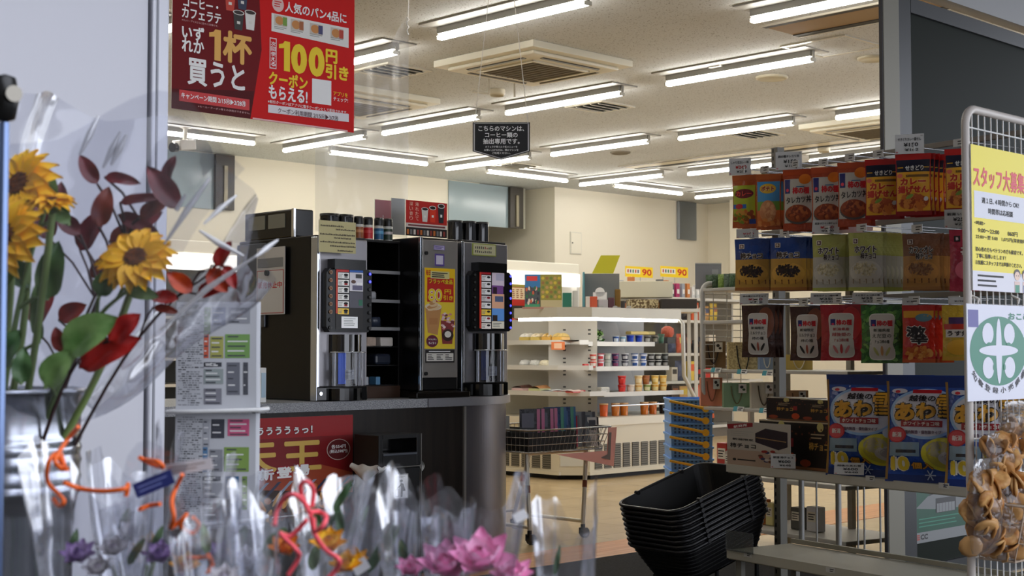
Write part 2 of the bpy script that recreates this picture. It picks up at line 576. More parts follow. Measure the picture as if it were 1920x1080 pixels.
lamps = [  # pixel ends (None = that end is hidden), axis, what it is near
    ((830, 70), (1095, 8), 'y', 'big tube lamp just in front of the white ceiling air conditioner'),
    ((1255, 158), (1520, 113), 'y', 'tube lamp beside the round speaker and the square ceiling hatch'),
    ((955, 212), (1160, 178), 'y', 'tube lamp behind the white air conditioner, next to a square vent'),
    ((725, 250), (890, 222), 'y', 'tube lamp seen between the clear sheet and the black pentagon sign'),
    ((1040, 290), (1210, 267), 'y', 'tube lamp above the dark oval ceiling spot, right of the pentagon sign'),
    ((1278, 260), (1483, 233), 'y', 'tube lamp before the second air conditioner, above a square vent'),
    ((845, 316), (985, 298), 'y', 'tube lamp just under the point of the black pentagon sign'),
    ((538, 281), (678, 260), 'y', 'tube lamp below the red hanging poster, running towards the clear sheet'),
    ((1570, 222), None, 'y', 'tube lamp cut off by the grey door post, above an air conditioner'),
    (None, (742, 99), 'y', 'tube lamp shining through the clear sheet beside the red poster'),
    ((1292, 327), None, 'y', 'tube lamp behind the highest price card at the far end of the snack rack'),
    ((1095, 346), (1235, 331), 'y', 'short-looking far tube lamp beside the slot in the ceiling'),
    ((1306, 371), None, 'y', 'farthest tube lamp by the corner above the steel panel'),
    ((1520, 303), None, 'y', 'tube lamp right behind the snack rack hooks'),
    (None, (330, 52), 'y', 'tube lamp peeping out beside the upper edge of the red poster'),
    (None, (475, 270), 'x', 'tube lamp behind the security camera, along the back wall'),
    ((622, 288), (797, 307), 'x', 'tube lamp along the back wall seen through the clear sheet'),
    ((918, 322), (1058, 340), 'x', 'tube lamp along the back wall above the frosted window'),
    ((1155, 350), (1275, 363), 'x', 'tube lamp along the back wall above the white wall hatch'),
]
lamp0 = make_lamp()
first = True
LAMPSPOTS = []
for a, b, ax, lab in lamps:
    pa = PZ(a[0], a[1], ZL) if a else None
    pb = PZ(b[0], b[1], ZL) if b else None
    dv = Vector((1, 0, 0)) if ax == 'x' else Vector((0, -1, 0))      # from the first to the second end in the picture
    c = (pa + pb) / 2 if a and b else (pa + dv * 0.6 if a else pb - dv * 0.6)
    mw = rotz((c.x, c.y, CEIL), math.pi / 2 if ax == 'x' else 0)
    LAMPSPOTS.append((c.x, c.y))
    if first:
        lamp0.matrix_world = mw
        lamp0['label'] = lab
        first = False
    else:
        copy_tree(lamp0, mw, lab)
# unseen lamps added as fill light, carrying the rows on over the entrance
for x, y in ((2.2, 4.5), (4.4, 4.5), (6.6, 4.2), (2.2, 6.6), (4.4, 6.6), (2.2, 9.0), (4.6, 9.2), (8.8, 4.4), (10.8, 5.0), (12.8, 4.6), (13.4, 6.8), (11.6, 7.4)):
    if all((x - q[0]) ** 2 + (y - q[1]) ** 2 > 1.6 for q in LAMPSPOTS):
        copy_tree(lamp0, rotz((x, y, CEIL), 0), 'added unseen tube lamp over the entrance and the far aisles, for fill light', 'tube lamps out of the picture')

def make_cassette():
    t = thing('air_conditioner', 'x', 'air conditioner')
    cm, dk = M((226, 222, 205), 0.4), M((24, 20, 16), 0.6)
    MB().box(-0.475, 0.475, -0.475, 0.475, -0.045, 0, cm, 0.004).build('panel', t)
    MB().box(-0.41, 0.41, -0.41, 0.41, -0.07, -0.045, cm, 0.012).build('inner_panel', t)
    g = MB().box(-0.25, 0.25, -0.25, 0.25, -0.078, -0.07, M((92, 82, 62), 0.6))
    for i in range(9):
        x = -0.22 + i * 0.055
        g.box(x, x + 0.006, -0.25, 0.25, -0.081, -0.078, M((110, 100, 78), 0.6))
    g.build('intake_grille', t)
    fm = MB()
    for s_ in (-1, 1):
        fm.box(-0.27, 0.27, s_ * 0.26 - 0.01, s_ * 0.26 + 0.01, -0.082, -0.07, cm)
        fm.box(s_ * 0.26 - 0.01, s_ * 0.26 + 0.01, -0.27, 0.27, -0.082, -0.07, cm)
    fm.build('grille_frame', t)
    for k in range(4):
        T = Matrix.Rotation(k * math.pi / 2, 4, 'Z')
        MB(T).box(-0.27, 0.27, 0.33, 0.365, -0.0715, -0.069, dk).build('air_slot', t)
        MB(T).box(-0.27, 0.27, 0.338, 0.350, -0.078, -0.0715, M((160, 155, 140), 0.4)).build('louvre', t)
    return t
c0 = make_cassette()
nc = PZ(1000, 82, CEIL - 0.03)
c0.matrix_world = Matrix.Translation((nc.x + 0.475, nc.y + 0.475, CEIL))
c0['label'] = 'white ceiling air conditioner with a dark square grille, above the black pentagon sign'
q = PZ(1497, 240, CEIL - 0.03)
copy_tree(c0, Matrix.Translation((q.x + 0.475, q.y - 0.475, CEIL)), 'white ceiling air conditioner half hidden by the grey door post')
q = PZ(826, 192, CEIL - 0.03)
copy_tree(c0, Matrix.Translation((q.x - 0.475, q.y + 0.475, CEIL)), 'white ceiling air conditioner half hidden behind the red hanging poster')

def make_vent():
    t = thing('ceiling_vent', 'x', 'ceiling vent')
    cm = M((208, 204, 190), 0.4)
    f_ = MB()
    for s_ in (-1, 1):
        f_.box(-0.2, 0.2, s_ * 0.185 - 0.015, s_ * 0.185 + 0.015, -0.012, 0, cm)
        f_.box(s_ * 0.185 - 0.015, s_ * 0.185 + 0.015, -0.17, 0.17, -0.012, 0, cm)
    f_.build('frame', t)
    MB().box(-0.17, 0.17, -0.17, 0.17, -0.003, 0, M((60, 62, 56), 0.7)).build('duct', t)
    for i in range(4):
        y = -0.12 + i * 0.08
        MB(Matrix.Translation((0, y, -0.008)) @ Matrix.Rotation(0.5, 4, 'X')).box(-0.168, 0.168, -0.025, 0.025, -0.002, 0.002, cm).build('blade', t)
    return t
v0 = make_vent()
for i, (x, y, lab) in enumerate([(735, 131, 'square ceiling vent seen through the clear sheet'), (1125, 199, 'square ceiling vent beside a tube lamp, right of the pentagon sign'), (1415, 251, 'square ceiling vent before the half hidden air conditioner'), (965, 310, 'far square ceiling vent right under the point of the pentagon sign')]):
    p = PZ(x, y, CEIL)
    mw = Matrix.Translation((p.x, p.y, CEIL))
    if i == 0:
        v0.matrix_world = mw
        v0['label'] = lab
    else:
        copy_tree(v0, mw, lab)
def slot(x, y, L, W, name, lab, inner):
    p = PZ(x, y, CEIL)
    t = thing(name, lab, 'ceiling slot', (p.x, p.y, CEIL))
    MB().box(-W / 2, W / 2, -L, 0, -0.003, 0, inner).build('inner_panel', t)
    for s_ in (-1, 1):
        MB().box(s_ * W / 2 - 0.03, s_ * W / 2 + 0.03, -L, 0, -0.008, 0, M((20, 17, 14), 0.6)).build('dark_gap', t)
        MB().box(s_ * (W / 2 + 0.034) - 0.005, s_ * (W / 2 + 0.034) + 0.005, -L, 0, -0.012, 0, M((190, 184, 168), 0.4)).build('edge_rail', t)
slot(1462, 58, 1.9, 0.34, 'ceiling_slot', 'wide ceiling slot with a tan middle, beside the square hatch', M((150, 122, 84), 0.7))
slot(1178, 314, 3.6, 0.26, 'ceiling_slot', 'long narrow ceiling slot with a pale middle in the far ceiling', M((205, 196, 170), 0.6))
p = PZ(1562, 86, CEIL)
t = thing('ceiling_hatch', 'square ceiling hatch with thin bright edges beside the tan slot', 'ceiling hatch', (p.x, p.y, CEIL))
MB().box(-0.22, 0.22, -0.22, 0.22, -0.004, 0, CEILM).build('lid', t)
f_ = MB()
for s_ in (-1, 1):
    f_.box(-0.24, 0.24, s_ * 0.23 - 0.01, s_ * 0.23 + 0.01, -0.008, 0, M((190, 186, 174), 0.35, 0.3))
    f_.box(s_ * 0.23 - 0.01, s_ * 0.23 + 0.01, -0.22, 0.22, -0.008, 0, M((190, 186, 174), 0.35, 0.3))
f_.build('frame', t)
def disc(x, y, r, name, lab, cat, m, h=0.02):
    p = PZ(x, y, CEIL)
    o = MB().lathe([(r, 0), (r, -h * 0.6), (r * 0.82, -h), (r * 0.78, -h * 0.7), (0.001, -h * 0.75)], m, 28).build(name)
    o.location = (p.x, p.y, CEIL)
    return tag(o, lab, cat)
disc(1447, 144, 0.115, 'ceiling_speaker', 'round ceiling speaker under the tube lamp by the square hatch', 'speaker', M((196, 190, 168), 0.5))
disc(1636, 108, 0.10, 'ceiling_speaker', 'round ceiling speaker beside the grey door post', 'speaker', M((196, 190, 168), 0.5))
disc(1163, 285, 0.10, 'ceiling_spot', 'dark oval-looking ceiling spot under a tube lamp', 'ceiling spot', M((120, 112, 96), 0.6))
disc(932, 168, 0.06, 'smoke_detector', 'small domed smoke detector below the air conditioner', 'smoke detector', M((215, 208, 186), 0.4), 0.05)
disc(1545, 276, 0.06, 'smoke_detector', 'small domed smoke detector above the highest snack packs', 'smoke detector', M((215, 208, 186), 0.4), 0.05)
p = PZ(1350, 123, CEIL)
t = thing('emergency_lamp', 'little square emergency lamp beside the long tube lamp', 'emergency lamp', (p.x, p.y, CEIL))
MB().box(-0.07, 0.07, -0.05, 0.05, -0.02, 0, WHITE, 0.005).build('housing', t)
MB().lathe([(0.03, -0.02), (0.026, -0.03), (0.001, -0.034)], M((200, 205, 205), 0.1), 16).build('lens', t)
# security camera
p = PD(347, 236, 9.6)
zc = CEIL
p = PZ(347, 238, CEIL)
t = thing('security_camera', 'white security camera on a short ceiling bracket left of the red poster', 'security camera', (p.x, p.y, CEIL))
sc_ = 1.35
MB().lathe([(0.06, 0), (0.06, -0.012), (0.02, -0.02), (0.02, -0.13), (0.001, -0.13)], M((205, 202, 192), 0.4), 16).build('bracket', t)
T = Matrix.Translation((0, 0, -0.16)) @ FWD.to_track_quat('-Y', 'Z').to_matrix().to_4x4() @ Matrix.Rotation(-0.5, 4, 'Z') @ Matrix.Rotation(-0.15, 4, 'X')
MB(T).box(-0.05, 0.05, -0.09, 0.11, -0.045, 0.045, M((214, 210, 198), 0.4), 0.008).build('housing', t)
MB(T).cyl((0.012, 0.10, -0.015), (0.012, 0.15, -0.015), 0.042, BLACKG, n=20).build('lens', t)

for i, (x, y0, y1, lab) in enumerate(((917, 146, 176, 'bent white ceiling hook under the air conditioner, nearer the clear sheet'), (965, 154, 182, 'straight thin ceiling hook under the air conditioner beside the sign strings'))):
    p = PZ(x, y0, CEIL)
    d = (p - CAM).dot(FWD)
    L = (y1 - y0) * d / F_PX
    mb = MB().tube([(0, 0, 0), (0, 0, -L * .9), (0, 0, -L)] + ([tuple(-RIGHT * .03 * k + UP * (-L + .004 * k)) for k in range(1, 5)] if i == 0 else []), .008, M((205, 200, 186), .5), 6)
    o = mb.build('ceiling_hook')
    o.location = (p.x, p.y, CEIL)
    tag(o, lab, 'hook')
# ------------------------------------------------------------------ coffee counter
CT_Y = 4.60
CT_Z0, CT_Z1 = 0.708, 0.745
ctc = PY(870, 760, CT_Y).x                     # where the front starts to round
CR = 0.6
def counter_outline(gr):
    pts = [(2.2, CT_Y - gr), (ctc, CT_Y - gr)]
    for i in range(1, 49):
        a = -math.pi / 2 + i * math.pi / 96
        pts.append((ctc + (CR + gr) * math.cos(a), CT_Y + CR + (CR + gr) * math.sin(a)))
    pts += [(ctc + CR + gr, CT_Y + 0.75), (2.2, CT_Y + 0.75)]
    return pts
ct = thing('coffee_counter', 'dark brown self-service coffee counter with a rounded end under the coffee machines', 'counter', (0, 0, 0))
WOODK = mat_noise((26, 21, 18), (38, 31, 26), 30, rough=0.35, stretch=(1, 1, 0.05))
cb = MB()
o_ = counter_outline(0.0)
cb.prism(o_[:2] + [(ctc, CT_Y + 0.75), (2.2, CT_Y + 0.75)], 0.06, CT_Z0, WOODK)
cb.build('cabinet', ct)
MB().prism([(x, y + 0.04) for x, y in o_[:2]] + [(ctc, CT_Y + 0.7), (2.2, CT_Y + 0.7)], 0.0, 0.06, BLACK).build('plinth', ct)
rb = MB()
DKM = M((104, 101, 106), 0.32, 0.6)
rb.prism([o_[1]] + o_[2:51] + [(ctc, CT_Y + 0.75)], 0.06, CT_Z0, DKM, smooth=False)
rb.build('rounded_end', ct)
MB().box(ctc - 0.007, ctc + 0.005, CT_Y - 0.010, CT_Y + 0.02, 0.06, CT_Z0 - .002, M((170, 166, 160), 0.3, 0.6)).build('seam_strip', ct)
SPECK = mat_noise((120, 122, 128), (178, 180, 184), 260, detail=2, rough=0.5)
MB().prism(counter_outline(0.012), CT_Z0, CT_Z1, SPECK).build('countertop', ct)
MB().prism([(ctc - 0.22, CT_Y - 0.02)] + [(x, y) for x, y in counter_outline(0.02)[1:51]] + [(ctc - 0.22, CT_Y + 0.7)], CT_Z0 + 0.002, CT_Z1 + 0.0004, M((150, 150, 156), 0.35, 0.5)).build('end_cap', ct)

def board(name, lab, cat, xl, yt, xr, yb, Y, art, thick=0.003, base=None, group=None, up=UP):
    """a flat sign in a plane of constant y, by its picture corners"""
    p0, p1 = PY(xl, (yt + yb) / 2, Y), PY(xr, (yt + yb) / 2, Y)
    za, zb = PY((xl + xr) / 2, yt, Y).z, PY((xl + xr) / 2, yb, Y).z
    W, H = p1.x - p0.x, za - zb
    mb = MB()
    mb.box(0, W, 0, H, -thick, 0, base or PAPER)
    art(mb, W, H)
    o = mb.build(name)
    o.matrix_world = frame((p0.x, Y, zb), (1, 0, 0), up)
    return tag(o, lab, cat, group)
GOLD = M((222, 184, 92), 0.4, spec=0.5)
YEL = M((250, 214, 10), 0.5)
WHT = M((246, 246, 246), 0.5)
DKRED = M((122, 14, 20), 0.5)
def cup_art(mb, cx, cy, w_, h_, z, body, lidc, coffee):
    mb.poly([(cx - w_ * .5, cy + h_ * .4), (cx - w_ * .36, cy - h_ * .5), (cx + w_ * .36, cy - h_ * .5), (cx + w_ * .5, cy + h_ * .4)], z, body)
    mb.ell(cx, cy + h_ * .4, w_ * .54, h_ * .13, z + .0004, lidc)
    mb.ell(cx, cy + h_ * .4, w_ * .44, h_ * .095, z + .0008, coffee)
    mb.rect(cx - w_ * .15, cx + w_ * .15, cy - h_ * .2, cy - h_ * .05, z + .0006, lidc)
COFFEE = M((38, 22, 14), 0.4)
# --- beef bowl poster on the counter front
def art_bowl(mb, W, H):
    z = 0.0006
    mb.rect(0, W, 0, H, z, M((128, 14, 20), 0.4))
    mb.rect(0, W, H * .80, H, z + .0002, M((160, 18, 24), 0.4))
    mb.poly([(0, 0), (W, 0), (W, H * .42), (W * .72, H * .52), (0, H * .40)], z + .0004, M((168, 70, 38), 0.5))
    mb.poly([(0, 0), (W, 0), (W, H * .22), (0, H * .34)], z + .0006, M((60, 40, 30), 0.5))
    for i in range(9):                          # lacquered lattice of chopsticks and cloth
        mb.poly([(W * (.1 * i + .1), H * .20), (W * (.1 * i + .13), H * .20), (W * (.1 * i + .28), H * .38), (W * (.1 * i + .25), H * .38)], z + .0007, M((60, 62, 90) if i % 2 else (150, 160, 180), 0.4))
    rr = random.Random(4)
    pal = [M(c, 0.5) for c in ((190, 112, 48), (120, 66, 34), (206, 140, 70), (92, 50, 30), (214, 160, 92), (70, 40, 28), (160, 88, 44))]
    for k in range(150):
        x = rr.gauss(.72, .11) if k % 3 else rr.uniform(.02, .6)
        y = rr.gauss(.16, .07) if k % 3 else rr.uniform(.02, .22)
        if 0.02 < x < .97 and 0.02 < y < .36:
            mb.ell(W * x, H * y, W * rr.uniform(.02, .06), H * rr.uniform(.012, .034), z + .0008 + k * 3e-6, pal[k % 7], 10, rr.random() * 3)
    mb.otext('ぎゅううううぅっ！', W * .33, H * .875, W * .62, H * .085, z + .0012, WHT, M((60, 10, 12), 0.5), 0.035, 0.04)
    mb.text('天', W * .17, H * .62, W * .34, H * .29, z + .002, GOLD, 0.03)
    mb.text('王', W * .55, H * .62, W * .34, H * .29, z + .002, GOLD, 0.03)
    mb.ell(W * .87, H * .66, W * .105, H * .105, z + .0012, M((210, 190, 180), 0.5), 30)
    mb.ell(W * .87, H * .66, W * .098, H * .099, z + .0016, M((96, 16, 20), 0.5), 30)
    mb.text('各554円', W * .87, H * .69, W * .13, H * .04, z + .002, WHT, 0.02)
    mb.text('(税込598円)', W * .87, H * .64, W * .16, H * .042, z + .002, WHT, 0.02)
    for i, (ch, x) in enumerate((('当', .07), ('新', .25), ('登', .40), ('場', .55))):
        mb.otext(ch, W * x, H * (.445 + .012 * i), W * .13, H * .11, z + .0026, WHT, M((170, 20, 40), 0.5), 0.05, 0.09)
    mb.rect(W * .28, W * .52, H * .03, H * .06, z + .002, M((120, 16, 24), 0.5))
    mb.lines(W * .30, W * .50, H * .035, H * .055, 1, z + .0024, WHT, .7)
board('beef_bowl_poster', 'red and gold beef bowl poster stuck on the front of the dark coffee counter', 'poster', 440, 782, 661, 975, CT_Y - 0.004, art_bowl)

# --- slim black litter bin
bx0 = PY(710, 850, 4.34).x
bx1 = PY(789, 850, 4.34).x
ztop = PY(745, 815, 4.34).z
zmid = PY(745, 877, 4.34).z
bn = thing('litter_bin', 'slim black litter bin with a flap hole and pictogram, standing against the coffee counter', 'bin', (bx0, 4.34, 0))
W, D = bx1 - bx0, 0.155
BK = M((13, 13, 14), 0.4, spec=.35)
MB().box(0, W, 0, D, 0.0, zmid, BK, 0.006).build('bin_body', bn)
hd = MB()
g0, g1, h0, h1 = W * .10, W * .90, zmid + (ztop - zmid) * .40, ztop - (ztop - zmid) * .12
hd.box(0, g0, 0, D, zmid + .004, ztop, BK, 0.003).box(g1, W, 0, D, zmid + .004, ztop, BK, 0.003)
hd.box(g0, g1, 0, D, zmid + .004, h0, BK).box(g0, g1, 0, D, h1, ztop, BK).box(g0, g1, D * .6, D, h0, h1, BLACKG)
hd.build('bin_head', bn)
MB().box(g0, g1, -0.004, 0.03, h0 - 0.004, h0 + 0.006, M((80, 84, 92), 0.25, 0.3), 0.002).build('hole_lip', bn)
rim = MB().tube([(0, -0.003, zmid + .002), (W, -0.003, zmid + .002)], 0.0025, M((120, 118, 115), 0.3, 0.5)).tube([(W + .001, -.002, 0.02), (W + .001, -.002, ztop)], 0.002, M((105, 104, 102), 0.3, 0.5))
rim.build('edge_trim', bn)
BAGW = M((214, 214, 210), 0.45)
for fn, nu in ((lambda u, v: (-0.006 - .012 * math.sin(v * 3.1) + .004 * math.sin(u * 9), -0.012 + u * (D + .02), zmid + .012 - .045 * v * (0.35 + math.sin(u * math.pi)) + .004 * math.sin(u * 14 + v * 5)), 12),
               (lambda u, v: (-0.012 + .06 * u, -0.006 - .01 * math.sin(v * 3.1), zmid + .008 - .03 * v * (1 - u) + .003 * math.sin(u * 12)), 8),
               (lambda u, v: (W + .004 + .014 * math.sin(v * 3.1), -0.004 + u * 0.05, zmid + .02 - .04 * v * (1 - u)), 6)):
    MB().surf(fn, nu, 5, BAGW).build('bin_liner', bn)
pg = MB(frame((W * .33, -0.003, PY(745, 936, 4.34).z), (1, 0, 0)))
pw, ph = W * .36, PY(745, 889, 4.34).z - PY(745, 936, 4.34).z
pg.box(0, pw, 0, ph, -0.003, 0, M((150, 150, 150), 0.35, 0.3), 0.001).box(pw * .06, pw * .94, ph * .04, ph * .96, 0, .0006, WHT)
pg.ell(pw * .52, ph * .72, pw * .10, ph * .055, .0012, INK)
pg.poly([(pw * .48, ph * .64), (pw * .66, ph * .60), (pw * .80, ph * .32), (pw * .62, ph * .30), (pw * .60, ph * .08), (pw * .48, ph * .08), (pw * .50, ph * .40)], .0012, INK)
pg.poly([(pw * .5, ph * .62), (pw * .24, ph * .46), (pw * .28, ph * .42), (pw * .54, ph * .54)], .0012, INK)
pg.poly([(pw * .12, ph * .10), (pw * .36, ph * .10), (pw * .36, ph * .40), (pw * .12, ph * .40)], .0011, INK).poly([(pw * .15, ph * .13), (pw * .33, ph * .13), (pw * .33, ph * .37), (pw * .15, ph * .37)], .0014, WHT)
pg.lines(pw * .2, pw * .8, ph * .84, ph * .92, 2, .0012, GREYP)
pg.build('pictogram', bn)

# --- the two coffee machines: black body, steel front, black menu block, glass cup window
ALUF = M((158, 156, 160), 0.34, 0.75)
def coffee_machine(lab, xl, xr, yt, yb, Y, depth, lit_left, lit_right, menu):
    p0, p1 = PY(xl, yb, Y), PY(xr, yb, Y)
    W = p1.x - p0.x
    z0 = CT_Z1 + 0.001
    Hh = PY(xl, yt, Y).z - z0
    t = thing('coffee_machine', lab, 'coffee machine', (p0.x, Y, z0))
    MB().box(0, W, 0.02, depth, 0.0, Hh, M((8, 8, 9), 0.3, spec=.3), 0.006).build('body', t)
    fp = MB()
    fp.box(0.012, W, -0.012, 0.02, Hh * .085, Hh * .985, ALUF, 0.004)
    fp.build('front_panel', t)
    MB().box(-0.002, 0.012, -0.014, 0.03, 0.0, Hh * .99, M((190, 196, 206), 0.12, 0.9), 0.003).build('chrome_edge', t)
    bs = MB().box(0, W, -0.018, 0.03, 0.0, Hh * .085, BLACKG, 0.004)
    bs.prism([(W * .22 + W * .62 * (0.5 - 0.5 * math.cos(math.pi * i / 12)), -0.018 - .06 * math.sin(math.pi * i / 12)) for i in range(13)], 0.002, Hh * .075, BLACKG)
    bs.build('base', t)
    MB().cyl((W * .06, -0.022, Hh * .045), (W * .06, -0.016, Hh * .045), 0.008, CHROME).build('lock', t)
    MB().box(0.0, W, 0.0, depth, Hh * .985, Hh, BLACK, 0.003).build('lid', t)
    # menu block
    x0, x1, zt, zb = W * .08, W * .985, Hh * .80, Hh * .415
    mbk = MB(frame((0, -0.012, 0), (1, 0, 0)))
    ch = 0.018
    ol = [(x0 + ch, zt), (x0, zt - ch * 1.2), (x0, zb + ch * 1.2), (x0 + ch, zb), (x1 - ch, zb), (x1, zb + ch * 1.2), (x1, zt - ch * 1.2), (x1 - ch, zt)]
    mbk.prism(list(reversed(ol)), 0.0, 0.035, M((18, 18, 20), 0.28))
    mbk.prism([(W * .2, zt - .005), (W * .82, zt - .005), (W * .82, Hh * .855), (W * .2, Hh * .855)], 0.0, 0.05, M((16, 16, 18), 0.25))
    mb_o = mbk.build('menu_block', t)
    mn = MB(frame((0, -0.0485, 0), (1, 0, 0)))
    menu(mn, W * .26, W * .80, zb + .012, zt - .004)
    mn.build('menu_card', mb_o)
    n = 8
    for i in range(n):
        zz = zt - .018 - (zt - zb - .035) * i / (n - 1)
        for side, xx in ((0, x0 + W * .075), (1, x1 - W * .05)):
            lit = (i in lit_left) if side == 0 else (i in lit_right)
            c_ = ((140, 96, 66), 0.0) if side == 0 and lit else ((96, 100, 255), 1.2) if lit else ((74, 74, 74), 0.0)
            bt = MB().cyl((xx, -0.052, zz), (xx, -0.047, zz), 0.0085, M((60, 60, 60) if not lit else (150, 120, 96) if side == 0 else (70, 70, 170), 0.25, 0.5), n=8)
            bt.cyl((xx, -0.054, zz), (xx, -0.052, zz), 0.0055, M(c_[0], 0.35, emit=c_[1]), n=8)
            bt.build('button', mb_o)
    # spout column and the clear cup door
    sp = MB()
    sp.cyl((W * .53, -0.005, Hh * .29), (W * .53, -0.005, Hh * .40), W * .30, M((14, 14, 16), 0.08, coat=1.0), n=24)
    sp.build('spout_housing', t)
    bay = MB().box(W * .28, W * .76, -0.016, 0.0, Hh * .09, Hh * .30, M((10, 12, 16), 0.1))
    bay.box(W * .40, W * .56, -0.019, -0.015, Hh * .10, Hh * .29, M((70, 100, 190), 0.15, 0.6))
    bay.cyl((W * .30, -0.03, Hh * .09), (W * .30, -0.03, Hh * .39), 0.004, CHROME).cyl((W * .78, -0.03, Hh * .09), (W * .78, -0.03, Hh * .39), 0.004, CHROME)
    bay.build('cup_bay', t)
    dr = MB().surf(lambda u, v: (W * .53 + W * .34 * math.sin((u - .5) * 2.6), -0.012 - .085 * math.cos((u - .5) * 2.6), Hh * (.088 + .205 * v)), 18, 1, mat_film((225, 228, 235), 0.12, 0.05, 0.0))
    dr_o = dr.build('cup_door', t)
    hb = MB().tube([(W * .53 + W * .345 * math.sin((u / 10 - .5) * 2.6), -0.012 - .086 * math.cos((u / 10 - .5) * 2.6), Hh * .293) for u in range(11)], 0.0025, M((190, 195, 200), 0.15, 0.6))
    hb.tube([(W * .235, -0.04, Hh * .09), (W * .235, -0.04, Hh * .293)], 0.003, M((190, 195, 200), 0.15, 0.6)).tube([(W * .80, -0.045, Hh * .09), (W * .80, -0.045, Hh * .293)], 0.003, M((190, 195, 200), 0.15, 0.6))
    hb.build('door_rim', dr_o)
    lb = MB(frame((W * .33, -0.088, Hh * .13), (1, 0, 0.0))).box(0, W * .18, 0, Hh * .058, 0, .0008, M((170, 174, 182), 0.4))
    lb.lines(W * .01, W * .17, Hh * .004, Hh * .054, 6, .0016, M((90, 94, 104), 0.5), .4)
    lb.build('sticker', dr_o)
    return t, W, Hh, p0.x, z0
def menu_a(mb, x0, x1, y0, y1):
    W, H = x1 - x0, y1 - y0
    def R_(a, b, c, d, z, col, e=0.0):
        mb.rect(x0 + W * a, x0 + W * b, y0 + H * c, y0 + H * d, z, M(col, 0.3, emit=e))
    R_(0, 1, 0, 1, 0.0004, (34, 30, 28))
    R_(0, .47, .96, 1, .001, (190, 40, 40), .3)
    R_(.5, 1, .96, 1, .001, (40, 90, 170), .3)
    R_(0, .06, .26, .96, .001, (190, 60, 40), .3)
    for i in range(6):
        y = .86 - i * .12
        c = (232, 232, 230) if i < 5 else (240, 200, 70)
        R_(.07, .47, y - .012, y + .085, .0012, c, .25)
        mb.lines(x0 + W * .09, x0 + W * .25, y0 + H * y, y0 + H * (y + .07), 3, .0016, GREYP)
        mb.ell(x0 + W * .36, y0 + H * (y + .05), W * .08, H * .022, .0016, INK, 12)
        mb.rect(x0 + W * .30, x0 + W * .42, y0 + H * y, y0 + H * (y + .045), .0015, M([(150, 150, 150), (190, 40, 44), (60, 70, 80)][i % 3], 0.4))
    R_(.5, 1, .64, .955, .001, (206, 204, 214), .25)
    R_(.72, .95, .86, .93, .0014, (70, 70, 74))
    R_(.60, .98, .66, .74, .0014, (120, 116, 150))
    mb.ell(x0 + W * .64, y0 + H * .80, W * .09, H * .03, .0016, M((110, 80, 70), 0.4), 14)
    R_(.76, .97, .74, .79, .0016, (235, 235, 240), .2)
    R_(.5, 1, .36, .63, .001, (92, 92, 104), .1)
    R_(.84, .98, .40, .50, .0014, (50, 130, 100))
    R_(.20, .80, .02, .21, .0018, (235, 238, 242), .3)
    mb.lines(x0 + W * .28, x0 + W * .74, y0 + H * .05, y0 + H * .19, 5, .0022, GREYP, .35)
def menu_b(mb, x0, x1, y0, y1):
    W, H = x1 - x0, y1 - y0
    def R_(a, b, c, d, z, col, e=0.25):
        mb.rect(x0 + W * a, x0 + W * b, y0 + H * c, y0 + H * d, z, M(col, 0.3, emit=e))
    R_(0, 1, 0, 1, 0.0004, (40, 34, 34), 0)
    R_(0, .07, 0, 1, .001, (200, 60, 46))
    R_(.07, .45, .96, 1, .001, (170, 40, 50))
    cols = [(230, 228, 232), (226, 226, 230), (224, 224, 226), (206, 200, 204), (235, 235, 236), (240, 206, 80), (236, 234, 232), (238, 230, 224)]
    for i, c in enumerate(cols):
        y = .86 - i * .122
        R_(.08, .46, y - .015, y + .085, .0012, c)
        mb.ell(x0 + W * .36, y0 + H * (y + .05), W * .07, H * .02, .0016, [INK, M((170, 30, 50), 0.4)][i in (3, 6)], 12)
        mb.lines(x0 + W * .10, x0 + W * .26, y0 + H * y, y0 + H * (y + .07), 3, .0016, GREYP)
    R_(.5, 1, .76, 1, .001, (210, 198, 214))
    R_(.66, .98, .86, .98, .0014, (180, 176, 200))
    R_(.5, .96, .62, .77, .0012, (120, 76, 140))
    R_(.54, .70, .62, .74, .0014, (50, 34, 46))
    R_(.5, 1, .36, .62, .001, (220, 170, 140))
    R_(.62, .96, .48, .58, .0014, (84, 96, 130))
    R_(.5, 1, .14, .36, .001, (96, 150, 220))
    R_(.52, .72, .14, .24, .0014, (52, 44, 44))
    R_(.5, 1, 0, .13, .001, (226, 222, 206))
    mb.lines(x0 + W * .54, x0 + W * .9, y0 + H * .02, y0 + H * .11, 3, .0014, GREYP)
mA, WA, HA, XA, ZA = coffee_machine('tall black coffee machine with a handwritten cream note on its steel front', 590, 684, 440, 752, 4.65, 0.55, set(range(6)), {0, 1}, menu_a)
mB, WB, HB, XB, ZB = coffee_machine('coffee machine at the rounded counter end, with blue lit buttons and a green-edged note', 862, 948, 449, 745, 4.71, 0.5, set(), set(range(8)), menu_b)
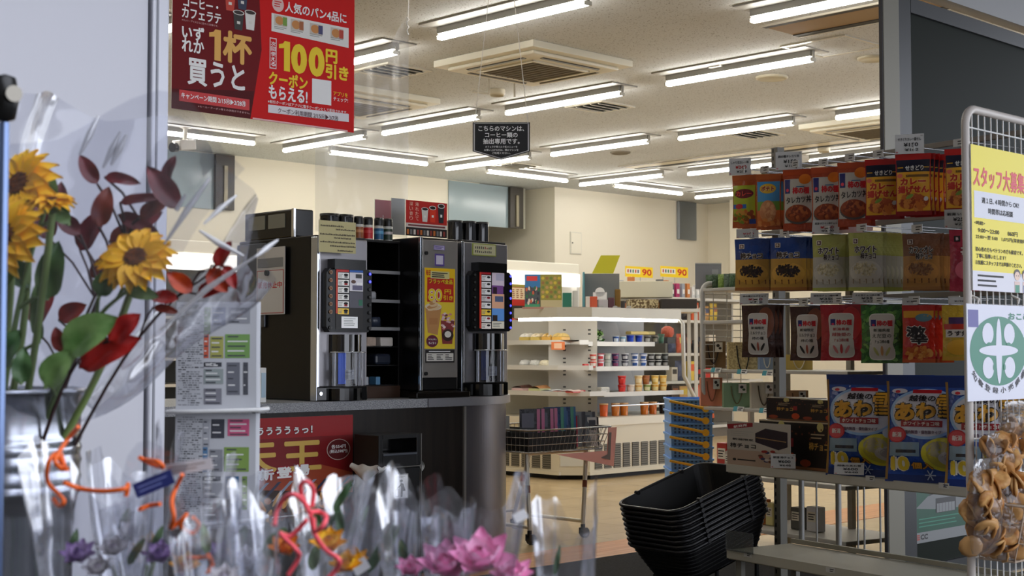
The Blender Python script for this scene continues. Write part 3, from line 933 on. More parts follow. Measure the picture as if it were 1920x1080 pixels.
# grey door and notice on the side of the first machine
sd = MB().box(XA - 0.012, XA - 0.001, 4.99, 5.2, ZA + .30, ZA + .655, M((74, 78, 86), 0.35, 0.3), 0.004)
side = sd.build('side_panel', mA)
side.location = (-XA, -4.65, -ZA)
def PXZ(x, y, X=XA - 0.013):
    return PX(x, y, X)
qa, qb = PXZ(482, 526), PXZ(535, 526)
nzt, nzb = PXZ(508, 464).z, PXZ(508, 590).z
nb = MB()
nW, nH = qa.y - qb.y, nzt - nzb
nb.box(0, nW, 0, nH, -0.004, 0, M((188, 186, 184), 0.4), 0.001)
nb.rect(nW * .03, nW * .97, nH * .02, nH * .66, .0006, M((170, 60, 60), 0.5)).rect(nW * .05, nW * .95, nH * .03, nH * .65, .001, M((196, 194, 192), 0.4))
nb.rect(nW * .05, nW * .95, nH * .70, nH * .84, .0008, M((120, 122, 126), 0.3))
for i, ch in enumerate('販売休止中'):
    nb.text(ch, nW * (.14 + .175 * i), nH * .44, nW * .16, nH * .095, .0016, M((196, 28, 34), 0.5), 0.02)
nb.cyl((nW * .42, nH * .62, 0), (nW * .42, nH * .62, .012), .012, BLACK)
o = nb.build('notice_board')
o.matrix_world = frame((XA - 0.0168, qa.y, nzb), (0, -1, 0))
tag(o, 'grey sales-suspended notice with red lettering on the side of the tall coffee machine', 'notice')
# lid organiser between the machines
lx0, lx1, lY = XA + WA + .002, PY(787, 700, 4.65).x - .002, 4.78
lz1 = PY(715, 450, lY).z
lid_t = thing('cup_lid_organiser', 'black open organiser with pigeonholes for lids between the two machines', 'organiser', (lx0, lY, CT_Z1 + .001))
W, H, D = lx1 - lx0, lz1 - CT_Z1 - .001, 0.40
OB = M((17, 15, 15), 0.4)
MB().box(0, W, D - .01, D, 0, H, OB).build('back_panel', lid_t)
shz = [PY(715, y, lY).z - CT_Z1 for y in (508, 562, 614)]
for x, z in ((0, 0.0), (W * .36, shz[2] + .001), (W - .008, 0.0)):
    MB().box(x, x + .008, 0.004, D - .01, z, H - .012, OB).build('divider', lid_t)
MB().box(0, W, 0, D, H - .012, H, OB, .002).build('top', lid_t)
MB().box(0, W, -.002, D - .01, 0, H * .075, M((64, 40, 24), 0.5)).build('base', lid_t)
for z in shz:
    MB().box(.008, W - .008, -.006, D - .012, z - .004, z, OB).box(.004, W - .008, -.008, -.005, z - .014, z, M((150, 150, 152), 0.4)).build('shelf', lid_t)
for y in (650, 685, 722):
    z = PY(715, y, lY).z - CT_Z1
    MB().box(.008, W - .008, -.003, D - .012, z - .003, z, OB).build('shelf', lid_t)
def lid_stack(x, y, lab, m, rr, hh, name='lid_stack', cat='cup lids', z=None):
    p = Vector((lx0 + x, 0, 0))
    o = MB().lathe([(rr * .6, 0), (rr, .004), (rr, hh * .8), (rr * .86, hh), (.001, hh)], m, 20).build(name)
    o.location = (p.x, lY + .06, z)
    return tag(o, lab, cat)
LIDC = M((200, 204, 210), 0.3)
DLID = M((40, 46, 56), 0.25)
lid_stack(.057, 0, 'pale stacked lids in the first pigeonhole column, upper compartment', M((110, 114, 122), 0.3), .022, .03, z=CT_Z1 + shz[1] + .0015)
lid_stack(.17, 0, 'round white cup lid standing in the upper compartment of the organiser', M((190, 192, 196), 0.35), .03, .035, z=CT_Z1 + shz[1] + .0015)
lid_stack(.055, 0, 'dark clear lids in the second compartment, first column', M((92, 98, 108), 0.25), .025, .04, z=CT_Z1 + shz[2] + .0015)
lid_stack(.19, 0, 'stack of smoky dome lids in the second compartment, wider column', M((58, 66, 82), 0.25), .036, .045, z=CT_Z1 + shz[2] + .0015)
for x, wd, lab, m in ((698, .055, 'beige packet of stirrers in the organiser', M((200, 178, 160), 0.5, bump=.6)), (727, .07, 'pale wrapped wipes in the organiser beside the stirrers', M((222, 214, 204), 0.5))):
    p = PY(x, 645, lY)
    zz = PY(715, 650, lY).z
    o = MB().box(-wd / 2, wd / 2, 0.0, .10, 0, .04, m, .006).build('wipe_packet')
    o.location = (p.x, lY + .005, zz + .001)
    tag(o, lab, 'packet')
p = PY(722, 684, lY)
o = MB().box(-.045, .045, 0, .1, 0, .05, M((40, 46, 60), 0.25), .012).build('sleeve_pack')
o.location = (p.x, lY + .01, PY(715, 685, lY).z + .001)
tag(o, 'dark blue cup sleeve pack in the organiser under the wipes', 'packet')
for x, c, lab in ((690, (190, 196, 204), 'small white milk pots at the organiser bottom'), (712, (96, 150, 190), 'small blue sugar packet box at the organiser bottom')):
    p = PY(x, 720, lY)
    o = MB().box(-.012, .012, 0, .05, 0, .035, M(c, 0.4), .003).build('sachet_box')
    o.location = (p.x, lY + .01, PY(715, 722, lY).z + .001)
    tag(o, lab, 'packet')
# tall steel cabinet with the yellow ice poster
kx0, kx1, kY = PY(787, 740, 4.65).x, PY(862, 740, 4.65).x - .003, 4.66
kz0 = CT_Z1 + .03
kz1 = PY(825, 447, kY).z
kt = thing('cup_cabinet', 'tall black cabinet with a brushed steel door and a yellow discount poster', 'cabinet', (kx0, kY, CT_Z1 + .001))
W, H = kx1 - kx0, kz1 - CT_Z1 - .001
MB().box(0, W, .0, .5, .03, H, M((15, 14, 15), 0.3), .006).build('body', kt)
MB().box(0, W, .0, .45, 0, .03, M((18, 14, 12), 0.2), .004).build('base', kt)
tag(MB().box(kx0 - .06, kx1 + .02, 4.60, 4.655, CT_Z1 + .001, CT_Z1 + .026, M((20, 15, 12), 0.18), .004).build('drip_ledge'), 'glossy dark ledge at the foot of the tall steel-door cabinet', 'ledge')
MB().box(0.012, W - .012, -.012, 0, .085, H - .01, M((150, 145, 140), 0.4, 0.6), .003).build('cabinet_door', kt)
MB().box(-.002, .012, -.014, .0, .03, H, M((180, 190, 204), 0.12, 0.85), .003).build('chrome_edge', kt)
for zz in (H * .90, H * .15):
    MB().cyl((.03, -.02, zz), (.03, -.011, zz), .008, BLACK).build('door_lock', kt)
def art_ice(mb, W, H):
    z = .0006
    mb.rect(0, W, 0, H, z, M((252, 206, 6), 0.4))
    mb.rect(W * .02, W * .98, 0, H * .60, z + .0002, M((252, 222, 60), 0.4))
    mb.rect(W * .08, W * .95, H * .58, H * .88, z + .0004, M((206, 36, 20), 0.4))
    mb.otext('フラッペ全品', W * .52, H * .835, W * .78, H * .06, z + .001, YEL, DKRED, .03, .03)
    mb.otext('80', W * .34, H * .665, W * .46, H * .155, z + .001, YEL, WHT, .022, .025)
    mb.text('円', W * .75, H * .71, W * .22, H * .06, z + .0016, YEL, .03)
    mb.text('引き', W * .76, H * .635, W * .32, H * .06, z + .0016, YEL, .03)
    mb.text('毎日', W * .11, H * .94, W * .15, H * .07, z + .001, RED, .03)
    mb.rect(W * .18, W * .80, H * .87, H * .96, z + .002, M((226, 216, 150), 0.4)).lines(W * .22, W * .76, H * .88, H * .95, 3, z + .0026, INK, .5)
    # two frozen drinks
    tan, cream_ = M((206, 150, 92), 0.4), M((236, 206, 160), 0.4)
    mb.poly([(W * .02, H * .50), (W * .10, H * .20), (W * .42, H * .17), (W * .55, H * .53)], z + .001, tan)
    for i in range(5):
        mb.ell(W * (.27 + .03 * (-1) ** i), H * (.50 + .022 * i), W * (.22 - .04 * i), H * .024, z + .0014 + i * .0002, [cream_, tan][i % 2], 18, .2)
    mb.ell(W * .28, H * .52, W * .27, H * .045, z + .0012, M((240, 226, 200), 0.4))
    mb.rect(W * .14, W * .42, H * .30, H * .38, z + .0016, M((196, 136, 80), 0.4))
    mb.poly([(W * .52, H * .35), (W * .58, H * .06), (W * .90, H * .06), (W * .98, H * .35)], z + .001, M((150, 60, 60), 0.4))
    rr = random.Random(8)
    for i in range(30):
        mb.ell(W * rr.uniform(.56, .95), H * rr.uniform(.24, .44), W * .05, H * .014, z + .0013 + i * .00002, M([(240, 200, 200), (226, 150, 150), (130, 60, 60), (250, 230, 226)][i % 4], 0.4), 9)
    mb.ell(W * .75, H * .17, W * .19, H * .075, z + .0022, M((60, 36, 30), 0.4)).ell(W * .75, H * .18, W * .11, H * .04, z + .0026, M((240, 236, 226), 0.4))
    mb.ell(W * .24, H * .095, W * .19, H * .075, z + .0022, M((110, 30, 60), 0.4))
    mb.text('3/2(水)', W * .24, H * .115, W * .26, H * .026, z + .0028, WHT, .02).text('5/31', W * .24, H * .07, W * .24, H * .026, z + .0028, WHT, .02)
pY = kY - .0155
board('ice_drink_poster', 'yellow discount poster with two iced drinks on the steel cabinet door', 'poster', 796, 503, 853, 654, pY, art_ice)
def art_small(mb, W, H):
    mb.rect(0, W, 0, H, .0006, M((30, 24, 24), 0.4)).rect(W * .04, W * .96, H * .12, H * .74, .001, M((226, 222, 214), 0.4))
    mb.lines(W * .12, W * .88, H * .80, H * .95, 1, .0014, WHT, .5)
    for i in range(3):
        mb.lines(W * (.08 + .3 * i), W * (.32 + .3 * i), H * .2, H * .68, 4, .0014, INK, .45, .5, i)
board('usage_card', 'small black and white instruction card below the yellow drinks poster', 'card', 797, 656, 852, 680, pY, art_small)
def art_purple(mb, W, H):
    mb.rect(0, W, 0, H, .0006, M((120, 100, 170), 0.4)).rect(W * .06, W * .94, H * .1, H * .9, .001, M((200, 192, 224), 0.4)).lines(W * .1, W * .9, H * .25, H * .8, 2, .0014, M((110, 90, 160), 0.5), .6)
board('lilac_sticker', 'small lilac text sticker high on the steel cabinet door', 'sticker', 813, 460, 834, 469, pY, art_purple)
def art_purple2(mb, W, H):
    mb.rect(0, W, 0, H, .0006, M((92, 70, 150), 0.4)).rect(W * .14, W * .86, H * .14, H * .86, .001, M((216, 210, 230), 0.4))
board('violet_sticker', 'violet square sticker with a pale centre on the steel cabinet door', 'sticker', 815, 476, 833, 499, pY, art_purple2)
# handwritten notes on the machines
def art_note(mb, W, H):
    mb.rect(0, W, 0, H, .0006, M((214, 204, 150), 0.5))
    for i, (x0, x1, y) in enumerate(((.04, .66, .83), (.45, .95, .73), (.03, .97, .56), (.40, .85, .46), (.03, .97, .32), (.30, .97, .20), (.50, .92, .06))):
        rr = random.Random(i)
        x = x0
        while x < x1:
            d_ = rr.uniform(.02, .045)
            mb.rect(W * x, W * (x + d_ * .7), H * (y - .015), H * (y + .02 + rr.uniform(0, .02)), .001, M((70, 62, 50), 0.6))
            x += d_
board('handwritten_note', 'cream handwritten note taped to the top of the tall coffee machine', 'note', 598, 415, 667, 474, 4.65 - .066, art_note)
def art_note2(mb, W, H):
    mb.rect(0, W, 0, H, .0006, M((150, 160, 60), 0.5)).rect(W * .05, W * .97, H * .08, H * .92, .001, M((206, 202, 160), 0.5))
    for i in range(2):
        rr = random.Random(i + 5)
        for k in range(9):
            mb.rect(W * (.12 + .08 * k), W * (.16 + .08 * k), H * (.56 - .32 * i), H * (.62 - .32 * i + rr.uniform(.05, .15)), .0014, M((150, 60, 60) if k in (5, 6) and i == 0 else (60, 56, 60), 0.6))
board('handwritten_note', 'green-edged handwritten note on the machine at the rounded end', 'note', 885, 457, 930, 480, 4.71 - .016, art_note2)

# hoppers and canisters on top
def canister(x, yb, yt, Y, z, lab, r):
    p = PY(x, yb, Y)
    h = PY(x, yt, Y).z - z
    t = thing('bean_canister', lab, 'canister', (p.x, Y, z))
    MB().lathe([(r, 0), (r, h * .93), (r * .96, h)], M((16, 16, 18), 0.12, coat=.6), 24).build('body', t)
    MB().lathe([(r * 1.02, h * .90), (r * 1.02, h * 1.0), (r * .2, h * 1.03), (.001, h * 1.03)], BLACK, 24).build('lid', t)
    MB().box(-r * .25, r * .25, -r - .002, -r + .004, h * .02, h * .88, M((96, 98, 104), 0.15, 0.6)).build('sight_glass', t)
    return t
zt_a = ZA + HA + .001
zt_b = ZB + HB + .001
canister(618, 436, 401, 4.86, zt_a, 'black bean canister next to the big hopper on the tall machine', .042)
canister(645, 436, 403, 4.86, zt_a, 'black bean canister behind the handwritten note on the tall machine', .040)
canister(853, 445, 414, 4.84, zt_b - .0, 'black canister beside the red cup card', .036)
canister(878, 446, 415, 4.84, zt_b, 'black canister in the middle of the three on the end machine', .036)
canister(902, 447, 417, 4.84, zt_b, 'black canister nearest the rounded end of the counter', .036)
hp = thing('bean_hopper', 'large black bean hopper with two clear windows on the tall machine', 'hopper', (XA + .0, 4.80, zt_a))
hW, hD, hH = .10, .36, PY(590, 394, 4.8).z - zt_a
MB().box(0, hW, 0, hD, 0, hH, M((12, 12, 13), 0.22), .006).build('body', hp)
for k in range(2):
    MB().box(-.003, .0, .06 + k * .145, .18 + k * .145, hH * .36, hH * .86, M((120, 120, 110), 0.12)).build('window', hp)
MB().box(-.004, .006, -.004, .012, 0, hH, CHROME).build('corner_trim', hp)
# drink powder shakers on the organiser
for i, (x, c, c2, lab) in enumerate(((672, (150, 84, 40), (206, 140, 90), 'orange-labelled shaker jar, first of the four on the organiser'), (690, (200, 30, 36), (220, 70, 70), 'red-labelled shaker jar on the organiser'), (710, (30, 96, 140), (90, 160, 200), 'blue-labelled shaker jar on the organiser'), (727, (44, 62, 44), (200, 190, 190), 'dark green labelled shaker jar, nearest the pink card'))):
    Y = 4.84
    p = PY(x, 446, Y)
    t = thing('shaker_jar', lab, 'jar', (p.x, Y, lz1 + .001))
    r, h = .021, .10
    MB().lathe([(r, 0), (r, h * .60), (r * .9, h * .66)], M((206, 206, 200), 0.2), 18).build('jar_body', t)
    MB().lathe([(r * 1.02, .006), (r * 1.02, h * .54)], M(c, 0.4), 18, caps=False).lathe([(r * 1.03, .03), (r * 1.03, .042)], M(c2, 0.4), 18, caps=False).build('label_band', t)
    MB().lathe([(r * .98, h * .66), (r * 1.0, h * .92), (r * .9, h), (.001, h)], BLACK, 18).build('cap', t)
def art_pink(mb, W, H):
    mb.rect(0, W, 0, H, .0006, M((178, 44, 80), 0.4))
    mb.ell(W * .5, H * .42, W * .05, H * .05, .001, M((240, 200, 210), 0.5), 10)
    for k in range(3):
        mb.rect(W * (.36 + .12 * k), W * (.40 + .12 * k), H * .3, H * (.5 + .1 * (k == 1)), .001, M((240, 200, 210), 0.5))
    mb.lines(W * .2, W * .8, H * .08, H * .16, 1, .001, M((240, 200, 210), 0.5), .7, 0)
board('pink_card', 'pink card standing behind the shaker jars', 'card', 703, 375, 733, 446, 5.05, art_pink)
tag(MB().box(0, 0.1, 0, .02, 0, .001, PAPER).build('napkins'), 'crumpled white napkins lying beside the pink card', 'napkins')
nap = bpy.data.objects['napkins']
nm = MB().surf(lambda u, v: (.13 * u - .065, .1 * v, .004 + .03 * math.sin(u * 3.1) * math.sin(v * 3.1) * (1 + .5 * math.sin(u * 17 + v * 9))), 16, 12, M((222, 214, 196), 0.7))
nap.data = nm.build('napkin_shape').data
bpy.data.objects.remove(bpy.data.objects['napkin_shape'])
p = PY(748, 444, 4.95)
nap.location = (kx0 - .075, 4.92, lz1 + .001)
def art_grey(mb, W, H):
    mb.rect(0, W, 0, H, .0006, M((176, 182, 190), 0.5))
board('grey_card', 'plain grey card standing next to the pink card', 'card', 734, 372, 759, 440, 5.02, art_grey)
def art_cups(mb, W, H):
    z = .0006
    mb.rect(0, W, 0, H, z, M((196, 34, 26), 0.4))
    mb.rect(0, W, H * .24, H * .36, z + .0003, M((226, 214, 206), 0.4)).lines(W * .05, W * .95, H * .26, H * .34, 1, z + .0006, M((120, 60, 60), 0.5), .6, 0)
    mb.rect(0, W, 0, H * .24, z + .0003, M((30, 24, 22), 0.4))
    rr = random.Random(2)
    for i in range(12):
        mb.rect(W * (.02 + .08 * i), W * (.07 + .08 * i), H * .04, H * .18, z + .0006, M([(200, 110, 40), (120, 120, 120), (220, 210, 200), (150, 60, 50)][i % 4], 0.4))
    for c_, col_ in enumerate(('淹れたて', '深い香り')):
        for i, ch in enumerate(col_):
            mb.text(ch, W * (.26 - .14 * c_), H * (.90 - .135 * i), W * .085, H * .11, z + .001, M((240, 190, 170), 0.5), .01)
    for x, h, b, l in ((.45, .40, (226, 222, 214), (240, 238, 232)), (.64, .46, (230, 60, 30), (240, 238, 232)), (.85, .54, (40, 42, 48), (235, 234, 230))):
        cup_art(mb, W * x, H * (.42 + h * .5), W * .16, H * h, z + .001, M(b, 0.4), M(l, 0.4), COFFEE)
board('cup_size_card', 'red card showing three coffee cups on top of the steel cabinet', 'card', 761, 378, 838, 444, 4.80, art_cups)
# the pole-like white board end seen behind the newspapers
p = PY(488, 757, 4.66)
o = MB().box(0, .028, 0, .20, 0, PY(488, 690, 4.66).z - CT_Z1, WHITE, .003).box(.004, .024, -.002, 0, .02, PY(488, 690, 4.66).z - CT_Z1 - .02, M((170, 196, 214), .2)).build('menu_tablet')
o.location = (p.x, 4.66, CT_Z1 + .001)
tag(o, 'narrow white-edged tablet standing on the counter beside the tall coffee machine', 'tablet')
# ------------------------------------------------------------------ hanging things
HP_Y = 4.36
pL, pR = PY(322, 120, HP_Y), PY(664, 120, HP_Y)
zb = PY(322, 203, HP_Y).z
Wp = pR.x - pL.x
Hp = Wp * 0.72
hp = MB()
DR = M((112, 8, 16), 0.5, spec=.2)
DR2 = M((84, 8, 14), 0.5, spec=.2)
BR = M((214, 18, 18), 0.5, spec=.2)
hp.box(0, Wp, 0, Hp, -.004, 0, WHITE)
z = .0006
def wx(x):                                       # picture column -> board x, picture row at that column -> board y
    return PY(x, 120, HP_Y).x - pL.x
def wy(x, y):
    return PY(x, y, HP_Y).z - zb
hp.rect(0, Wp, 0, Hp, z, BR)
hp.poly([(0, 0), (wx(470), 0), (wx(490), Hp * .45), (wx(482), Hp), (0, Hp)], z + .0003, DR)
hp.poly([(0, 0), (wx(470), 0), (wx(477), Hp * .18), (0, Hp * .12)], z + .0004, DR2)
def ht(st, x0, x1, y, hpx, m, bold=.03, edge=None, dz=.0012):
    xm = (x0 + x1) / 2
    h = wy(xm, y - hpx / 2) - wy(xm, y + hpx / 2)
    if edge:
        hp.otext(st, wx(xm), wy(xm, y), wx(x1) - wx(x0), h, z + dz - .0004, m, edge, bold, .05)
    else:
        hp.text(st, wx(xm), wy(xm, y), wx(x1) - wx(x0), h, z + dz, m, bold)
ht('コーヒー・', 342, 408, 8, 18, WHT)
ht('カフェラテ', 340, 414, 29, 20, WHT)
ht('いず', 340, 382, 62, 26, WHT)
ht('れか', 340, 382, 86, 26, WHT)
GOLD2 = M((232, 176, 80), 0.35)
def one(x0, x1, y, hpx, m):
    xm = (x0 + x1) / 2
    a, b, t_, u_ = wx(x0), wx(x1), wy(xm, y - hpx / 2), wy(xm, y + hpx / 2)
    c_, h_ = b - a, t_ - u_
    hp.poly([(a + c_ * .46, u_), (b, u_), (b, t_), (a + c_ * .52, t_), (a + c_ * .36, t_ - h_ * .09), (a, t_ - h_ * .13), (a, t_ - h_ * .27), (a + c_ * .46, t_ - h_ * .24)], z + .0016, m)
one(391, 413, 84, 58, GOLD2)
ht('杯', 417, 472, 90, 60, GOLD2, .035)
ht('買うと', 352, 460, 141, 50, WHT, .03)
xm = 400
hp.rect(wx(336), wx(468), wy(400, 198), wy(400, 177), z + .0008, M((206, 24, 28), 0.4))
ht('キャンペーン期間 2/15㊋▶2/28㊊', 341, 462, 187, 11, WHT, .02, dz=.0014)
ht('※セール・クーポン等との併用はできません。', 372, 470, 206, 4, M((230, 180, 180), 0.5), .0)
ht('※ホット・アイスともに各サイズ対象です。', 340, 408, 43, 4, M((230, 180, 180), 0.5), .0)
for x, y, b in ((446, 46, (40, 36, 32)), (468, 46, (232, 230, 226)), (430, 10, (200, 60, 40)), (453, 8, (40, 50, 80))):
    cup_art(hp, wx(x), wy(x, y - 8), wx(x + 10) - wx(x - 10), wy(x, y - 22) - wy(x, y + 14), z + (.0012 if y > 20 else .0009), M(b, 0.4), M((225, 222, 216), 0.4), COFFEE)
hp.ell(wx(520), wy(520, 8), wx(531) - wx(520), wy(520, 0) - wy(520, 14), z + .0008, M((235, 200, 196), 0.4))
hp.lines(wx(513), wx(527), wy(520, 14), wy(520, 1), 3, z + .0012, BR, .4)
ht('人気のパン4品に', 534, 650, 24, 20, WHT, .025)
hp.poly([(wx(508), wy(508, 58)), (wx(653), wy(653, 90)), (wx(653), wy(653, 53)), (wx(508), wy(508, 24))], z + .0008, M((236, 234, 230), 0.4))
for i, (x, c) in enumerate(((525, (120, 160, 60)), (556, (170, 96, 50)), (592, (60, 60, 110)), (631, (190, 60, 40)))):
    hp.rect(wx(x - 12), wx(x + 12), wy(x, 39 + i * 8 + 10), wy(x, 39 + i * 8 - 10), z + .0012, M((206, 196, 184), 0.4))
    hp.ell(wx(x - 2), wy(x, 39 + i * 8), wx(x + 8) - wx(x), wy(x, 0) - wy(x, 8), z + .0016, M((206, 136, 66), 0.4))
    hp.rect(wx(x + 4), wx(x + 12), wy(x, 39 + i * 8 + 8), wy(x, 39 + i * 8 - 8), z + .0018, M(c, 0.4))
    hp.lines(wx(x - 12), wx(x + 12), wy(x, 56 + i * 7), wy(x, 50 + i * 7), 2, z + .0014, GREYP, .5)
hp.poly([(wx(505), wy(505, 128)), (wx(518), wy(518, 130)), (wx(518), wy(518, 72)), (wx(505), wy(505, 70))], z + .0006, M((236, 210, 206), 0.4))
hp.poly([(wx(506.5), wy(506, 126)), (wx(516.5), wy(517, 128)), (wx(516.5), wy(517, 74)), (wx(506.5), wy(506, 72))], z + .0009, BR)
for i, ch in enumerate('次回使える'):
    hp.text(ch, wx(511.5), wy(511, 82 + i * 9.5), wx(516) - wx(507), wy(511, 0) - wy(511, 8), z + .0013, WHT, .02)
for i, (x0, x1) in enumerate(((522, 543), (545, 575), (578, 608))):
    one(x0, x1, 105, 56, YEL) if i == 0 else ht('100'[i], x0, x1, 105 + i * 5.5, 56, YEL, .05, None, .0016)
ht('円', 610, 632, 106, 26, YEL, .04)
ht('引き', 610, 653, 136, 28, YEL, .04)
ht('クーポン', 504, 577, 151, 26, YEL, .04)
ht('もらえる!', 504, 577, 177, 26, WHT, .04)
hp.poly([(wx(585), wy(585, 193)), (wx(621), wy(621, 198)), (wx(621), wy(621, 152)), (wx(585), wy(585, 147))], z + .0008, WHT)
ht('アプリを', 625, 652, 177, 8, YEL, .01)
ht('チェック!', 625, 652, 187, 8, WHT, .01)
ht('※割引クーポンはアプリに電子クーポンとして配信されます。', 504, 653, 201, 6, WHT, .01)
hp.poly([(wx(503), wy(503, 211)), (wx(654), wy(654, 229)), (wx(654), wy(654, 214)), (wx(503), wy(503, 196))], z + .0009, M((232, 228, 232), 0.4))
ht('クーポン利用期間 2/15㊋▶3/7㊊', 522, 635, 215, 10, M((70, 20, 30), 0.5), .01, dz=.0016)
hp.lines(wx(474), wx(652), wy(560, 237), wy(560, 230), 1, z + .0012, M((240, 190, 190), 0.5), .4, 0)
po = hp.build('hanging_poster')
po.matrix_world = frame((pL.x, HP_Y, zb), (1, 0, 0))
tag(po, 'large red coffee campaign poster hanging from the ceiling over the counter', 'poster')
# strings of the poster
for fx in (.03, .97):
    st = MB().tube([(pL.x + Wp * fx, HP_Y - .002, zb + Hp - .01), (pL.x + Wp * fx, HP_Y, CEIL)], .0015, WHITE, 5).build('hanging_string')
    tag(st, 'thin white string holding the red poster at its %s end' % ('outer' if fx < .5 else 'clear-sheet'), 'string')
# clear sheet hung beside it, gathered at its upper corner
VY = 5.0
v0_, v1_ = PY(592, 300, VY), PY(765, 300, VY)
zt_, zm_ = PY(592, 160, VY).z, PY(765, 30, VY).z
zbm = PY(680, 440, VY).z
vs_ = thing('clear_sheet', 'clear vinyl sheet hanging from a string between the red poster and the pentagon sign', 'sheet', (v0_.x, VY, zbm))
Wv, H0, H1 = v1_.x - v0_.x, zt_ - zbm, zm_ - zbm
def sheet(u, v):
    top = H0 + (H1 - H0) * u ** 1.8
    y = .010 * math.sin(u * 9 + v * 2) * (1 - v) + .018 * math.sin(u * 22) * v * u
    return (Wv * u, y, top * v)
MB().surf(sheet, 36, 24, mat_film((246, 246, 244), 0.10, 0.2, 0.6, 6.0, 0.17)).build('sheet_film', vs_)
MB().tube([(Wv * .995, .0, H1 - .01), (Wv * 1.02, 0, CEIL - zbm)], .0018, WHITE, 5).build('string', vs_)
MB().tube([(Wv * .99 + .006 * math.sin(k * 2.2), .006 * math.cos(k * 2.2), H1 - .012 * k - .005) for k in range(8)], .003, M((232, 232, 232), 0.2), 5).build('gathered_knot', vs_)
# pentagon sign
GY = RF(0, 6.2)
gL, gR, gT, gB, gM = 886, 994, 229, 298, 284
pc = PD(940, 260, 6.2)
k = 6.2 / F_PX
W2 = (gR - gL) / 2 * k
T_ = frame(pc, RIGHT)
H_t, H_m, H_b = (260 - gT) * k, -(gM - 260) * k, -(gB + 2 - 260) * k
pt = thing('machine_sign', 'black pentagon-shaped sign with white lettering hanging on two strings', 'sign', T_)
pb_ = MB()
def pent(s_, z_, m_, th=0.0):
    pts = [(-W2 * s_, H_t * s_), (-W2 * s_, H_m * s_), (0, H_b * s_), (W2 * s_, H_m * s_), (W2 * s_, H_t * s_)]
    if th:
        pb_.prism(pts, z_ - th, z_, m_)
    else:
        pb_.poly(pts, z_, m_)
pent(1.0, 0, M((24, 24, 25), 0.4), .004)
pent(.965, .0006, M((205, 205, 205), 0.4))
pent(.925, .0012, M((22, 22, 23), 0.4))
for st, y, wf, hf in (('こちらのマシンは、', 241, .80, 10), ('コーヒー類の', 253, .57, 10), ('抽出専用です。', 265, .64, 10.5)):
    pb_.text(st, 0, (260 - y) * k, 2 * W2 * wf, hf * k, .002, WHT, .02)
for st, y, wf in (('カフェラテ等ミルク系メニューを', 275.5, .56), ('お買い上げの方は、隣のマシンを', 281.5, .60), ('ご利用ください。', 287.5, .32)):
    pb_.text(st, 0, (260 - y) * k, 2 * W2 * wf, 4.3 * k, .002, WHT, .01)
pb_.build('sign_plate', pt)
topz = CEIL - pc.z
for sx, tx in ((-1, -.012), (1, .012)):
    MB().tube([(sx * W2 * .93, H_t * .97, .001), (tx * 1.0, topz, 0)], .0016, M((225, 222, 215), 0.5), 5).build('string', pt)
    MB().cyl((sx * W2 * .93, H_t * .93, 0), (sx * W2 * .93, H_t * .93, .003), .004, CHROME, n=10).build('eyelet', pt)
# bent white hook hanging from the ceiling behind the sign
p = PZ(918, 145, CEIL)
# ------------------------------------------------------------------ island cooler in the middle of the shop
ic = PZ(1078, 903, 0.0)                        # its nearest corner on the floor
IX, IY = ic.x, ic.y
IW = M((216, 208, 186), 0.4)
IG = M((196, 194, 186), 0.4)
def iz(y, d=10.4):
    return CAM_Z + (657 - y) * d / F_PX
ie = thing('island_cooler', 'lit open island cooler with grilled plinth, chilled desserts and cups on its shelves', 'cooler', (IX, IY, 0))
LX, LYl = 1.50, 1.6                             # lengths of the two wings
b_ = MB()
zb0, zb1, zb2 = -0.015, iz(800), iz(785)
foot = [(0.16, 0), (LX, 0), (LX, 0.9), (0.9, 0.9), (0.9, LYl), (0, LYl), (0, 0.16)]
b_.prism(foot, zb0 + .05, zb1, IW)
b_.build('plinth', ie)
MB().prism([(.22, .05), (LX - .05, .05), (LX - .05, .85), (.85, .85), (.85, LYl - .05), (.05, LYl - .05), (.05, .22)], 0.0, zb0 + .05, M((16, 14, 12), 0.6)).build('toe_kick', ie)
br_ = MB().prism([(.15, -.012), (LX, -.012), (LX, .9), (.9, .9), (.9, LYl), (-.012, LYl), (-.012, .15)], zb1, zb2, M((222, 216, 198), 0.3))
br_.prism([(.15, -.012), (LX, -.012), (LX, .02), (.15, .02)], zb0 + .05, zb0 + .075, IW).prism([(-.012, .15), (.02, .15), (.02, LYl), (-.012, LYl)], zb0 + .05, zb0 + .075, IW)
br_.build('bumper', ie)
gz0, gz1 = 0.075, iz(835)
SL = M((112, 108, 96), 0.5)
SLD = M((58, 54, 46), 0.6)
n = 12
for i in range(n):                              # louvred grille panels along both wings
    for T, L in ((frame((IX + .2, IY - .001, 0), (1, 0, 0)), LX - .25), (frame((IX - .001, IY + LYl - .05, 0), (0, -1, 0)), LYl - .28)):
        x0, x1 = L * (i + .12) / n, L * (i + .88) / n
        g = MB().box(x0, x1, gz0, gz1, -.004, .001, SLD)
        for k in range(11):
            z = gz0 + (gz1 - gz0) * (k + .5) / 11
            g.box(x0, x1, z - .006, z + .004, 0, .006, SL)
        o = g.build('grille', ie)
        o.matrix_local = Matrix.Translation((-IX, -IY, 0)) @ T
